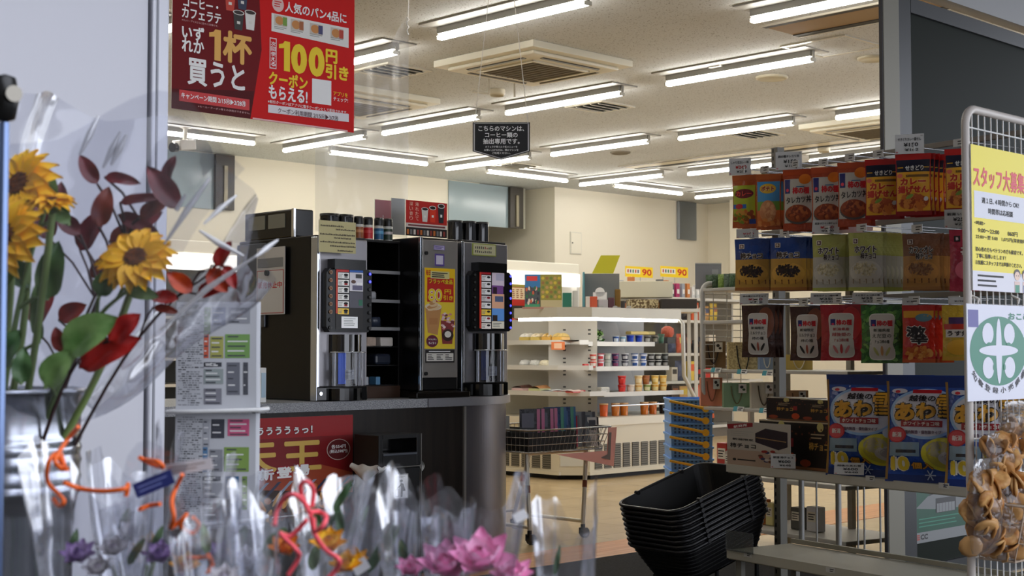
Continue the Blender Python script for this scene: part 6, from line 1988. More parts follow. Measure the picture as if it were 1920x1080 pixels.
def a_seed(mb, w, h, bg2, ink, l2, l3, kinds, leafy_=False):
    if leafy_:
        rr = random.Random(6)
        for i in range(120):
            E2(mb, w, h, rr.uniform(.04, .96), rr.uniform(.06, .95), .09, .035, .0003 + i * 3e-6, [(60, 120, 40), (90, 150, 60), (40, 90, 30), (120, 170, 80)][i % 4], 8, .35, rr.uniform(-1, 1.5))
    else:
        E2(mb, w, h, .72, .34, .26, .30, .0003, bg2)
    def lab(s_, z, c):
        pts, n = [], 40
        for i in range(n):
            a = 2 * math.pi * i / n
            ca, sa = math.cos(a), math.sin(a)
            x = abs(ca) ** .35 * (1 if ca > 0 else -1) * .31 * s_
            y = abs(sa) ** .30 * (1 if sa > 0 else -1) * .375 * s_
            x *= 1 - .13 * math.cos(y * 4.0) ** 2 * (abs(ca) ** .3)
            pts.append((w * x, -h * .55 + h * y * 1.02))
        mb.add([(0, -h * .55, z)] + [(p[0] * k, -h * .55 + (p[1] + h * .55) * k, z) for k in [q_ / 9 for q_ in range(1, 10)] for p in pts], [(0, 1 + i, 1 + (i + 1) % n) for i in range(n)] + [(1 + r * n + i, 1 + (r + 1) * n + i, 1 + (r + 1) * n + (i + 1) % n, 1 + r * n + (i + 1) % n) for r in range(8) for i in range(n)], M(c, .35), True)
    lab(1.04, .0010, (230, 226, 216))
    lab(1.0, .0014, (206, 200, 190))
    R2(mb, w, h, .24, .36, .26, .37, .0018, (36, 40, 110))
    E2(mb, w, h, .30, .35, .035, .02, .0021, (220, 60, 90))
    T2(mb, w, h, '柿の種', .57, .32, .38, .105, .0019, (206, 26, 36), .05)
    T2(mb, w, h, '新潟限定' if not leafy_ and l2 == 'ミルクチョコ' else '新潟県産', .5, .44, .40, .055, .0019, ink, .02)
    T2(mb, w, h, l2, .5, .535, .46, .065, .0019, ink, .02)
    T2(mb, w, h, l3, .5, .635, .36, .06, .0019, ink, .02)
    for i, c in enumerate(kinds):
        E2(mb, w, h, .36 + .14 * i, .80 - .01 * (i == 1), .035, .085, .0019, c, 12, .35, (-.5 + .5 * i) * -1)
def a_spicy(mb, w, h):
    R2(mb, w, h, .04, .96, .10, .22, .0003, (210, 150, 40))
    E2(mb, w, h, .66, .22, .26, .07, .0006, (90, 130, 140))
    T2(mb, w, h, '激', .42, .46, .62, .19, .0010, (30, 22, 22), .06, (232, 226, 216))
    T2(mb, w, h, '辛', .52, .60, .56, .17, .0014, (30, 22, 22), .06, (232, 226, 216))
    heap(mb, w, h, .5, .83, .40, .10, 50, .09, [(214, 130, 50), (190, 90, 36), (226, 160, 80)], 8)
def a_green(mb, w, h):
    R2(mb, w, h, .04, .96, .20, .88, .0003, (176, 190, 50))
    E2(mb, w, h, .50, .36, .40, .09, .0006, (120, 30, 40))
    T2(mb, w, h, 'カレー', .50, .36, .66, .10, .0010, (226, 70, 60), .06, (30, 26, 24))
    R2(mb, w, h, .04, .60, .56, .64, .0006, (50, 110, 190))
    E2(mb, w, h, .3, .60, .16, .05, .0009, (190, 40, 50))
    heap(mb, w, h, .5, .78, .42, .12, 60, .09, [(196, 110, 40), (120, 140, 40), (150, 70, 30), (210, 150, 60)], 12)
    R2(mb, w, h, .70, .96, .84, .93, .0024, (40, 70, 150))
def a_blue(mb, w, h):
    R2(mb, w, h, .04, .96, .14, .55, .0003, (70, 150, 206))
    R2(mb, w, h, .04, .96, .50, .66, .0005, (110, 160, 60))
    R2(mb, w, h, .04, .96, .66, .94, .0005, (206, 110, 50))
    E2(mb, w, h, .48, .27, .34, .09, .0008, (226, 180, 50))
    T2(mb, w, h, 'ポテト', .48, .27, .54, .10, .0012, (150, 40, 30), .06, (250, 230, 150))
    E2(mb, w, h, .48, .68, .34, .20, .0009, (206, 140, 90))
    heap(mb, w, h, .48, .69, .28, .15, 26, .09, [(216, 156, 106), (196, 126, 78), (226, 170, 120)], 2)
    heap(mb, w, h, .5, .88, .42, .05, 30, .08, [(196, 100, 40), (220, 140, 70)], 4, .0024)
def a_yellow(mb, w, h):
    R2(mb, w, h, .2, .8, .22, .34, .0003, (70, 40, 90))
    R2(mb, w, h, .04, .96, .34, .44, .0003, (190, 50, 30))
    R2(mb, w, h, .10, .90, .44, .58, .0006, (214, 206, 196))
    T2(mb, w, h, 'うす焼', .5, .51, .7, .10, .0010, (40, 30, 26), .05)
    E2(mb, w, h, .5, .76, .38, .14, .0006, (226, 170, 50))
def a_pink(mb, w, h):
    R2(mb, w, h, .13, .30, .10, .20, .0006, (40, 20, 26))
    T2(mb, w, h, 'B', .215, .15, .07, .05, .0010, (230, 200, 206), .04)
    T2(mb, w, h, '苺', .5, .36, .4, .16, .0010, (240, 220, 226), .05, (150, 20, 50))
    E2(mb, w, h, .5, .66, .36, .16, .0004, (226, 110, 130))
DARKP = [(40, 22, 16), (56, 32, 24), (28, 16, 12)]
KINDS = {
    'green': ((176, 84, 34), a_green, (186, 92, 36), None, 'green and yellow snack pack'),
    'blue': ((176, 84, 34), a_blue, (190, 96, 40), None, 'sky-blue potato snack pack'),
    'rice': ((168, 66, 30), a_rice, (176, 70, 30), None, 'white rice-bowl pack with orange header'),
    'curry': ((166, 26, 24), a_curry, (176, 30, 26), (140, 18, 18), 'yellow and navy curry cracker pack'),
    'milkchoco': ((34, 68, 140), lambda m, w, h: a_choco(m, w, h, 0, (196, 150, 66), ['柿チョコ'], DARKP, ((110, 60, 30), .05)), None, (170, 110, 50), 'blue and yellow dark-chocolate pack'),
    'white': ((176, 178, 96), lambda m, w, h: a_choco(m, w, h, 0, (184, 180, 168), ['ホワイト', '柿チョコ'], [(206, 196, 160), (186, 174, 134), (222, 214, 184)], ((150, 130, 100), .045)), None, (176, 180, 90), 'pale green and white pack'),
    'latte': ((128, 84, 54), lambda m, w, h: a_choco(m, w, h, 0, (176, 128, 66), ['カフェオレ', '柿チョコ'], [(140, 96, 62), (120, 78, 48), (158, 116, 78)], ((90, 50, 30), .045)), None, (160, 112, 58), 'brown latte chocolate pack'),
    'pink': ((176, 40, 66), a_pink, None, None, 'crimson strawberry pack'),
    'brown': ((66, 36, 26), lambda m, w, h: a_seed(m, w, h, (130, 74, 48), (40, 30, 28), 'ミルクチョコ', '柿の種', [(36, 34, 34), (170, 90, 70), (36, 34, 34)]), None, None, 'dark brown pack with white label'),
    'red': ((166, 26, 34), lambda m, w, h: a_seed(m, w, h, (196, 50, 50), (170, 40, 44), '越後姫の', 'チョコ柿の種', [(206, 120, 120), (190, 60, 60), (206, 120, 120)]), None, None, 'red pack with white label'),
    'bean': ((52, 96, 36), lambda m, w, h: a_seed(m, w, h, (90, 150, 60), (60, 60, 40), 'えだ豆の', 'チョコ柿の種', [(180, 180, 110), (190, 140, 90), (180, 180, 110)], True), None, None, 'leafy green pack with white label'),
    'spicy': ((186, 36, 24), a_spicy, None, (190, 80, 30), 'red hot-spice pack'),
    'yellow': ((196, 160, 40), a_yellow, None, (196, 150, 40), 'yellow thin cracker pack'),
}
rows = {
    'top': [('green', 1396, 328, 428, 44, 2), ('blue', 1441, 326, 431, 44, 1), ('rice', 1497, 317, 433, 55, 3), ('rice', 1551, 313, 432, 52, 1), ('rice', 1601, 304, 425, 54, 1), ('curry', 1654, 298, 412, 60, 1), ('curry', 1712, 288, 410, 64, 4), ('curry', 1806, 278, 402, 66, 2)],
    'middle': [('milkchoco', 1410, 448, 545, 62, 3), ('milkchoco', 1478, 445, 548, 68, 4), ('white', 1554, 440, 546, 58, 2), ('white', 1623, 436, 546, 62, 6), ('latte', 1727, 438, 544, 64, 5), ('pink', 1814, 430, 546, 62, 2)],
    'lower': [('brown', 1422, 572, 670, 60, 2), ('brown', 1514, 574, 673, 58, 2), ('red', 1578, 571, 676, 74, 1), ('bean', 1654, 571, 681, 74, 1), ('spicy', 1722, 572, 680, 56, 4), ('yellow', 1797, 572, 676, 56, 2)],
}
POS = ['front', 'second', 'third', 'fourth', 'fifth', 'sixth', 'seventh']
PROTO = {}
for rn, lst in rows.items():
    for hi, (kind, xc, yt, yb, wpx, nb_) in enumerate(lst):
        base, art, header, bottom, desc = KINDS[kind]
        p = kp(xc, yt, .02)
        dep = (p - CAM).dot(FWD)
        if kind not in PROTO:
            w_ = wpx * dep / F_PX / KX.dot(RIGHT)
            h_ = (yb - yt) * dep / F_PX
            PROTO[kind] = (make_pack(kind, w_, h_, .022, base, art, header, bottom=bottom), w_, h_)
        mbk, w_, h_ = PROTO[kind]
        rr = random.Random(xc)
        rl = KI @ p
        hk = MB()
        hk.tube([(rl.x, rl.y + .004, -.325), (rl.x, rl.y + .004, .03), (rl.x, rl.y + .012, .036)], .0032, M((150, 150, 150), 0.25, 0.8), 6)
        hk.tube([(rl.x, rl.y + .022, -.325), (rl.x, rl.y + .022, .034), (rl.x, rl.y + .010, .038)], .0025, M((150, 150, 150), 0.25, 0.8), 6)
        ho = hk.build('hook', rk)
        MB().box(rl.x - .022, rl.x + .022, rl.y + .004, rl.y + .028, .0385, .040, M((206, 208, 208), 0.3)).lines(rl.x - .004, rl.x + .018, rl.y + .008, rl.y + .024, 2, .0408, INK, .4).build('tag_holder', ho)
        first_me = None
        for k in range(nb_ + 1):
            q = p - RO * (.0225 * k)
            yaw = rr.uniform(-.05, .05)
            T = frame(q, KX.lerp(RN, .25 if k else 0) + FWD * yaw, UP + RIGHT * rr.uniform(-.03, .03))
            lab = '%s, %s on its hook in the %s row (hook %s from the far end)' % (desc, POS[k], rn, ORD[hi])
            lab = '%s, %s on the %s hook of the %s row' % (desc, POS[k], ORD[hi], rn)
            if 'me' not in PROTO.get(kind + '_o', {}):
                o = mbk.build('snack_pack')
                PROTO[kind + '_o'] = {'me': o}
            else:
                o = PROTO[kind + '_o']['me'].copy()
                COL.objects.link(o)
            o.matrix_world = T
            if len(lab.split()) > 16:
                lab = lab.replace(' snack pack', ' pack').replace(' with a waisted white label', ' with white label').replace(' showing a bowl of cutlet rice', ' with rice bowl').replace(' with big black and white characters', '').replace(' with dark chocolate seeds', ' of dark seeds').replace(' with white chocolate seeds', ' of white seeds').replace(' with red edges', '').replace(' with an orange header', '')
            tag(o, lab, 'snack pack', 'snack packs on the %s row of the rack' % rn)
# ---- price cards on the hooks and shelves
def price_card(xl, xr, yt, yb, l1, l2, l3, lab, zo=.046, tilt=0.0, red=False):
    p = kp((xl + xr) / 2, yb, zo)
    dep = (p - CAM).dot(FWD)
    W, H = (xr - xl) * dep / F_PX / KX.dot(RIGHT), (yb - yt) * dep / F_PX
    mb = MB().box(-W / 2, W / 2, 0, H, -.0012, 0, M((196, 196, 194), 0.45))
    if l1:
        mb.text(l1, 0, H * .74, W * .80, H * .17, .0006, INK, .02)
    if l2:
        mb.text(l2, W * .05, H * .46, W * .50, H * .20, .0006, M((170, 40, 44), .5) if red else INK, .03)
    if l3:
        mb.text(l3, W * .08, H * .20, W * .46, H * .14, .0006, INK, .02)
    mb.rect(-W * .47, -W * .40, H * .04, H * .12, .0006, M((190, 120, 120), .5)).rect(W * .38, W * .47, H * .86, H * .94, .0006, GREYP)
    o = mb.build('price_card')
    o.matrix_world = frame(p, KX, UP + RO * tilt)
    return tag(o, lab, 'price card')
price_card(1368, 1407, 296, 328, 'しゃり豆カレー味', '¥240', '¥259', 'white price card over the green and yellow pack at the far end', red=True)
price_card(1456, 1502, 284, 318, '柿の種タレカツ丼', '¥150', '¥162', 'white price card over the first rice bowl pack')
price_card(1681, 1730, 251, 288, 'せきどりカレー揚せん', '¥150', '¥162', 'highest white price card, before the grey door post')
price_card(1774, 1822, 392, 427, '新潟 いちご', '¥250', '¥270', 'white price card below the last curry pack beside the grid panel')
price_card(1382, 1421, 429, 446, '', '¥200', '¥216', 'price card half hidden under the far end of the top row', red=True)
price_card(1524, 1571, 409, 438, '新潟 ホワイト柿チョコ', '¥250', '¥270', 'slanted price card below the middle rice bowl packs', tilt=-.5, red=True)
price_card(1388, 1438, 548, 571, '柿の種ミルクチョコ', '¥350', '¥378', 'tilted price card above the first dark brown pack', tilt=-.5, red=True)
price_card(1521, 1574, 547, 570, '越後姫チョコ柿の種', '¥350', '¥378', 'tilted price card above the red strawberry pack', tilt=-.5)
price_card(1600, 1652, 546, 569, 'えだ豆チョコ柿の種', '¥350', '¥378', 'tilted price card above the green soybean pack', tilt=-.5)
price_card(1693, 1719, 558, 572, '', '¥198', '', 'small price card above the red hot-spice packs', tilt=-.1)
price_card(1781, 1812, 557, 571, '', '¥198', '', 'small price card above the yellow cracker packs', tilt=-.1)
price_card(1447, 1490, 851, 878, '新潟 柿チョコ', '¥600', '¥648', 'price card on the shelf edge before the dark chocolate boxes', zo=.012)
price_card(1566, 1617, 867, 890, '越後のあわ雪', '¥600', '¥648', 'clear-edged price card on the shelf before the blue bags', zo=.012, tilt=-.4)
def rail_label(x, y, lab, shelf=True):
    p = kp(x, y, .0068)
    mb = MB().box(-.02, .02, -.009, .009, 0, .001, M((206, 206, 202), .5)).lines(-.002, .017, -.006, .006, 2, .0014, INK, .5)
    o = mb.build('shelf_label')
    o.matrix_world = frame(p, RN)
    return tag(o, lab, 'shelf label')
rail_label(1632, 897, 'small white shelf label next to the clear-edged price card')
rail_label(1770, 911, 'small white shelf label under the second big blue bag')
rail_label(1402, 1040, 'small white label on the far end of the empty low shelf')
rail_label(1557, 1069, 'small white label in the middle of the empty low shelf edge')
# loose white paper lying over the middle hooks
p = kp(1600, 437, -.06)
mb = MB(frame(p, KX, UP - RO * .8)).surf(lambda u, v: (.13 * (u - .5), .09 * v, .006 * math.sin(u * 6) * v), 8, 4, M((226, 226, 224), .5))
tag(mb.build('backing_paper'), 'loose white paper lying on the hooks below the rice bowl packs', 'paper')
# ---- goods on the shelf: chocolate boxes, display card, big blue bags
def shelf_box(name, lab, cat, xl, xr, yt, yb, zo, dep_, base, art, z0=None, dirv=None, rough=.3):
    dv = dirv or RN
    p = kp(xl, yb, zo)
    z = sz + .0015 if z0 is None else z0
    d = (p - CAM).dot(FWD)
    W = (xr - xl) * d / F_PX / dv.dot(RIGHT) * .93
    H = (yb - yt) * d / F_PX
    mb = MB().box(0, W, 0, H, -dep_, 0, M(base, rough), .0015)
    art(mb, W, H)
    o = mb.build(name)
    o.matrix_world = frame((p.x, p.y, z), dv)
    return tag(o, lab, cat), H
def art_dark(mb, W, H):
    z = .0006
    mb.rect(0, W, H * .97, H, z, M((190, 176, 150), .4)).rect(0, W, 0, H * .06, z, M((130, 84, 50), .4))
    mb.ell(W * .5, H * .9, W * .07, H * .10, z + .0003, M((200, 190, 120), .4), 14)
    mb.text('柿チョコ', W * .46, H * .50, W * .40, H * .17, z + .0004, M((196, 150, 70), .4), .03)
    mb.lines(W * .3, W * .6, H * .64, H * .78, 2, z + .0004, M((170, 150, 120), .5), .4)
    mb.rect(W * .66, W * .76, H * .46, H * .64, z + .0004, M((150, 40, 44), .4))
    mb.ell(W * .72, H * .20, W * .10, H * .14, z + .0004, M((196, 70, 26), .4), 9).ell(W * .18, H * .14, W * .12, H * .08, z + .0004, M((150, 60, 30), .4), 9)
    rr = random.Random(3)
    for i in range(14):
        mb.ell(W * rr.uniform(.05, .95), H * rr.uniform(.55, .95), W * .015, H * .025, z + .0005, M((110, 56, 36), .4), 6)
DK = (24, 17, 16)
_, H1 = shelf_box('chocolate_box', 'big black chocolate box with orange leaves, nearest the white display card, lower layer', 'box', 1424, 1494, 788, 874, -.075, .12, DK, art_dark)
shelf_box('chocolate_box', 'big black chocolate box beside the blue bags, lower layer', 'box', 1495, 1566, 788, 877, -.075, .12, DK, art_dark)
shelf_box('chocolate_box', 'small black chocolate box on the lower ones, nearer the slotted post', 'box', 1437, 1500, 738, 779, -.085, .10, DK, art_dark, z0=sz + H1 + .003)
shelf_box('chocolate_box', 'small black chocolate box on the lower ones, nearer the blue bags', 'box', 1501, 1562, 740, 781, -.085, .10, DK, art_dark, z0=sz + H1 + .003)
def art_card(mb, W, H):
    z = .0006
    mb.rect(0, W, 0, H, z, M((186, 180, 170), .4)).rect(0, W, 0, H * .36, z + .0002, M((176, 154, 136), .4))
    mb.poly([(W * .02, H * .82), (W * .42, H * .90), (W * .42, H * .99), (W * .0, H * .93)], z + .0004, M((150, 30, 40), .4))
    mb.text('新発売', W * .22, H * .905, W * .22, H * .06, z + .0007, WHT, .02, .14)
    mb.text('柿チョコ', W * .26, H * .46, W * .42, H * .11, z + .0004, INK, .04)
    mb.text('新潟限定', W * .26, H * .60, W * .34, H * .05, z + .0004, INK, .02)
    mb.lines(W * .06, W * .44, H * .66, H * .80, 3, z + .0004, GREYP, .3)
    mb.ell(W * .12, H * .14, W * .03, H * .03, z + .0004, INK, 12).lines(W * .17, W * .46, H * .12, H * .16, 1, z + .0004, INK, .7, 0)
    mb.poly([(W * .46, H * .76), (W * .62, H * .88), (W * .96, H * .82), (W * .96, H * .50), (W * .82, H * .42), (W * .46, H * .56)], z + .0004, M((40, 34, 44), .3))
    mb.poly([(W * .47, H * .68), (W * .94, H * .62), (W * .94, H * .60), (W * .47, H * .655)], z + .0008, M((150, 120, 80), .4))
    rr = random.Random(9)
    for i in range(18):
        mb.ell(W * rr.uniform(.54, .92), H * rr.uniform(.12, .40), W * .04, H * .03, z + .0008 + i * 2e-5, M([(60, 60, 96), (150, 50, 44), (96, 60, 44), (200, 190, 186)][i % 4], .35), 8)
shelf_box('display_card', 'white display card picturing a black chocolate box at the far end of the shelf', 'card', 1364, 1462, 793, 874, -.008, .003, (200, 196, 188), art_card)
def a_snow(mb, w, h):
    z = .0004
    E2(mb, w, h, .46, .36, .42, .24, z, (150, 186, 226), 26)
    E2(mb, w, h, .46, .36, .385, .215, z + .0003, (206, 206, 216), 26)
    R2(mb, w, h, .30, .62, .13, .165, z + .0008, (190, 30, 40))
    T2(mb, w, h, '越後の', .42, .215, .30, .065, z + .0008, (24, 20, 26), .03)
    for i, (ch, x, y, s_) in enumerate((('あ', .22, .345, .24), ('わ', .47, .335, .22), ('雪', .74, .29, .31))):
        T2(mb, w, h, ch, x, y, s_, s_ * .72, z + .0010 + .0002 * i, (222, 164, 50), .05 if i < 2 else .018, (26, 18, 14))
    R2(mb, w, h, .18, .66, .425, .485, z + .0014, (150, 26, 34))
    T2(mb, w, h, 'ホワイトチョコ味', .42, .455, .42, .04, z + .0018, (236, 226, 216), .02)
    T2(mb, w, h, '国内製造・個包装タイプ', .44, .535, .42, .034, z + .0012, (90, 50, 80), .02)
    E2(mb, w, h, .13, .56, .115, .075, z + .0016, (186, 30, 44))
    E2(mb, w, h, .13, .56, .10, .064, z + .0019, (206, 70, 80))
    T2(mb, w, h, '新潟', .13, .56, .12, .05, z + .0022, (236, 226, 220), .03)
    R2(mb, w, h, .04, .40, .63, .76, z + .0008, (126, 150, 166))
    R2(mb, w, h, .12, .36, .70, .73, z + .0012, (30, 30, 40))
    E2(mb, w, h, .68, .735, .26, .155, z + .0010, (216, 206, 60), 26)
    E2(mb, w, h, .70, .74, .22, .125, z + .0013, (190, 178, 66), 22)
    E2(mb, w, h, .62, .69, .14, .075, z + .0016, (176, 166, 130), 14)
    E2(mb, w, h, .76, .77, .15, .07, z + .0019, (190, 184, 176), 14)
    E2(mb, w, h, .78, .765, .11, .05, z + .0022, (160, 150, 146), 12)
    E2(mb, w, h, .76, .57, .05, .05, z + .0014, (206, 210, 220), 10, .3, .5)
    T2(mb, w, h, '10', .17, .83, .22, .13, z + .0016, (226, 196, 60), .06, (236, 230, 216))
    T2(mb, w, h, '個入', .42, .845, .24, .06, z + .0016, (214, 150, 50), .04, (40, 26, 20))
    for x, y, s_ in ((.84, .47, .06), (.50, .93, .06), (.90, .20, .04), (.80, .62, .03)):
        for k in range(3):
            c_, s2 = math.cos(k * 1.047), math.sin(k * 1.047)
            mb.add([(w * (x - .5) + w * s_ * c_ + w * .006 * s2, -h * y + w * s_ * s2 - w * .006 * c_, z + .0012), (w * (x - .5) + w * s_ * c_ - w * .006 * s2, -h * y + w * s_ * s2 + w * .006 * c_, z + .0012), (w * (x - .5) - w * s_ * c_ - w * .006 * s2, -h * y - w * s_ * s2 + w * .006 * c_, z + .0012), (w * (x - .5) - w * s_ * c_ + w * .006 * s2, -h * y - w * s_ * s2 - w * .006 * c_, z + .0012)], [(0, 1, 2, 3)], M((176, 190, 216), .35))
    E2(mb, w, h, .15, .145, .09, .025, z + .0008, (206, 206, 216), 12)
    E2(mb, w, h, .13, .15, .03, .015, z + .0011, (200, 40, 50), 8)
    R2(mb, w, h, .0, .028, .05, .98, z, (150, 110, 40))
    R2(mb, w, h, .972, 1.0, .05, .98, z, (150, 110, 40))
snow = None
for i, (xc, yt, yb, wpx, zo, ang, lab) in enumerate(((1628, 694, 884, 150, -.06, -.06, 'big blue snow-rice bag with gold characters, next to the dark chocolate boxes'), (1745, 692, 902, 158, -.05, .03, 'big blue snow-rice bag with gold characters, second along the shelf'), (1862, 690, 912, 165, -.06, .0, 'big blue snow-rice bag seen through the wire grid panel'), (1668, 684, 876, 150, -.17, .05, 'big blue bag standing behind the first two, only its gold-edged top showing'), (1785, 684, 890, 150, -.17, -.04, 'big blue bag in the back row nearest the wire grid panel'))):
    p = kp(xc, yb, zo)
    d = (p - CAM).dot(FWD)
    if snow is None:
        W = wpx * d / F_PX / KX.dot(RIGHT) * 1.0
        H = (yb - yt) * d / F_PX
        mbs = make_pack('snowbag', W, H, .085, (30, 72, 158), a_snow, header=(20, 46, 110), gloss=.25, bottom=(20, 46, 110))
        snow = mbs.build('snow_rice_bag')
        SH, o = H, snow
    else:
        o = snow.copy()
        COL.objects.link(o)
    o.matrix_world = frame((p.x, p.y, sz + .001), KX.lerp(RN, .2), UP + RIGHT * ang - RO * .10) @ Matrix.Translation((0, SH, 0))
    tag(o, lab, 'snack bag', 'big blue snow-rice bags')

# ------------------------------------------------------------------ stack of black baskets
BS_ = 1.08
Bp, Ap = RF((1268 - 960) * 4.95 * BS_ / F_PX, 4.95 * BS_, .95 - .566 * BS_), RF(.380 * BS_, 5.20 * BS_, .95 - .552 * BS_)
eS = (Bp - Ap)
eS.z = 0
eS.normalize()
eL = (RIGHT * .79 + FWD * .61).normalized() + UP * .295
eL.normalize()
eN = eL.cross(-eS).normalized()
if eN.z < 0:
    eN = -eN
BT = Matrix((eL, -eS, eN)).transposed().to_4x4()       # x long side, y short side, z out of the basket mouth
BKM = M((17, 17, 20), 0.42, spec=0.45)
BKI = M((12, 12, 13), 0.5)
def make_basket():
    t = thing('shopping_basket', 'x', 'basket')
    L, W, D = .49, .34, .14
    def ring(k, o=0.0, n=6, r=.05):
        l, w2 = L - .09 * k + 2 * o, W - .09 * k + 2 * o
        pts = []
        for cx_2, cy_2, a0 in ((l / 2 - r, w2 / 2 - r, 0), (-l / 2 + r, w2 / 2 - r, 90), (-l / 2 + r, -w2 / 2 + r, 180), (l / 2 - r, -w2 / 2 + r, 270)):
            for i in range(n + 1):
                a = math.radians(a0 + 90 * i / n)
                pts.append((cx_2 + r * math.cos(a), cy_2 + r * math.sin(a)))
        return pts
    def ringz(k, n_):
        # the rim dips a little in the middle of each short side
        return [-D * k - (.012 * max(0, 1 - abs(p[1]) / (W * .45)) if k < .05 and abs(p[0]) > L * .42 else 0) for p in ring(k)]
    b = MB()
    lv = [0, .18, .36, .54, .72, .88, 1.0]
    vs, n = [], len(ring(0))
    for k in lv:
        vs += [(p[0], p[1], z) for p, z in zip(ring(k), ringz(k, n))]
    fs = [(i * n + j, i * n + (j + 1) % n, (i + 1) * n + (j + 1) % n, (i + 1) * n + j) for i in range(len(lv) - 1) for j in range(n)]
    fs.append(tuple((len(lv) - 1) * n + j for j in range(n)))
    b.add(vs, [tuple(reversed(f)) for f in fs], BKM, False)
    b.add([(v[0] * .985, v[1] * .98, v[2] + .003) for v in vs], fs, BKI, False)
    b.build('shell', t)
    rb_ = MB()
    for k, (lv_, o_) in enumerate(((.10, .002), (.22, .002), (.34, .002), (.46, .002), (.58, .002), (.70, .002), (.82, .002))):
        rg = ring(lv_, .0008)
        rb_.tube([(p[0], p[1], -D * lv_) for p in rg], .0024, BKM, 5, closed=True)
    rb_.build('ribs', t)
    MB().tube([(p[0], p[1], z) for p, z in zip(ring(0, .003), ringz(0, n))], .007, M((26, 26, 29), 0.32, spec=0.5), 6, closed=True).build('rim', t)
    for s_ in (-1, 1):
        h_ = MB()
        h_.tube([(-.12, s_ * (W / 2 + .004), .004), (-.10, s_ * (W / 2 + .004), .006), (.10, s_ * (W / 2 + .004), .006), (.12, s_ * (W / 2 + .004), .004)], .006, BKM, 6)
        h_.cyl((-.125, s_ * (W / 2 - .006), .004), (-.125, s_ * (W / 2 + .012), .004), .009, BKM, n=10).cyl((.125, s_ * (W / 2 - .006), .004), (.125, s_ * (W / 2 + .012), .004), .009, BKM, n=10)
        h_.build('handle', t)
    return t
bk0 = make_basket()
bc = (Bp + Ap) / 2 + eL * .245
NB = 9
for i in range(NB):
    mw = BT.copy()
    mw.translation = bc - eN * (.0205 * i)
    lab = '%s black shopping basket from the top of the tilted stack' % ORD[i]
    if i == 0:
        bk0.matrix_world = mw
        tag(bk0, 'topmost black shopping basket of the tilted stack, its empty inside showing', 'basket', 'stacked black shopping baskets')
    else:
        copy_tree(bk0, mw, lab, 'stacked black shopping baskets')
bs_ = thing('basket_stand', 'low black tilted stand under the stack of black baskets', 'stand', (0, 0, 0))
mb = MB()
low_c = bc - eN * (.0205 * (NB - 1) + .143)
for sx in (-.18, .18):
    for sy in (-.11, .11):
        q = low_c + eL * sx - eS * sy
        mb.cyl((q.x, q.y, 0.0), (q.x, q.y, max(.01, q.z)), .009, BLACK, n=8)
mb.tube([low_c + eL * a - eS * b - eN * .004 for a, b in ((-.18, -.11), (.18, -.11), (.18, .11), (-.18, .11))], .008, BLACK, 6, closed=True)
mb.build('stand_frame', bs_)

# ------------------------------------------------------------------ white grid panel with signs and a wire basket
gp0 = RF((1815 - 960) * 4.0 / F_PX, 4.0, 0)
GPY = gp0.y
gtop = PY(1815, 203, GPY).z
gpn = thing('grid_panel', 'white wire grid panel with rounded tube frame at the near end of the snack rack', 'grid panel', frame(gp0, (1, 0, 0)))
GW, r_ = .75, .012
WM = M((206, 198, 190), 0.38)
c = .05
tp = [(0, 0, 0), (0, gtop - c, 0)] + [(c - c * math.cos(a * math.pi / 16), gtop - c + c * math.sin(a * math.pi / 16), 0) for a in range(1, 9)]
tp += [(GW - c, gtop, 0)] + [(GW - c + c * math.sin(a * math.pi / 16), gtop - c + c * math.cos(a * math.pi / 16), 0) for a in range(1, 9)] + [(GW, 0, 0)]
MB().tube(tp, r_, WM, 10).build('tube_frame', gpn)
gw = MB()
for i in range(1, 20):
    x = GW * i / 20
    gw.cyl((x, .12, 0), (x, gtop - .002, 0), .0022, WHITE, n=6, caps=False)
z = gtop - .055
while z > .12:
    gw.cyl((0, z, .004), (GW, z, .004), .0026, WHITE, n=6, caps=False)
    z -= .11
gw.build('wire_grid', gpn)
MB().box(-.03, GW + .03, 0, .02, -.02, .26, WM, .004).build('foot', gpn)
SY = GPY - .016
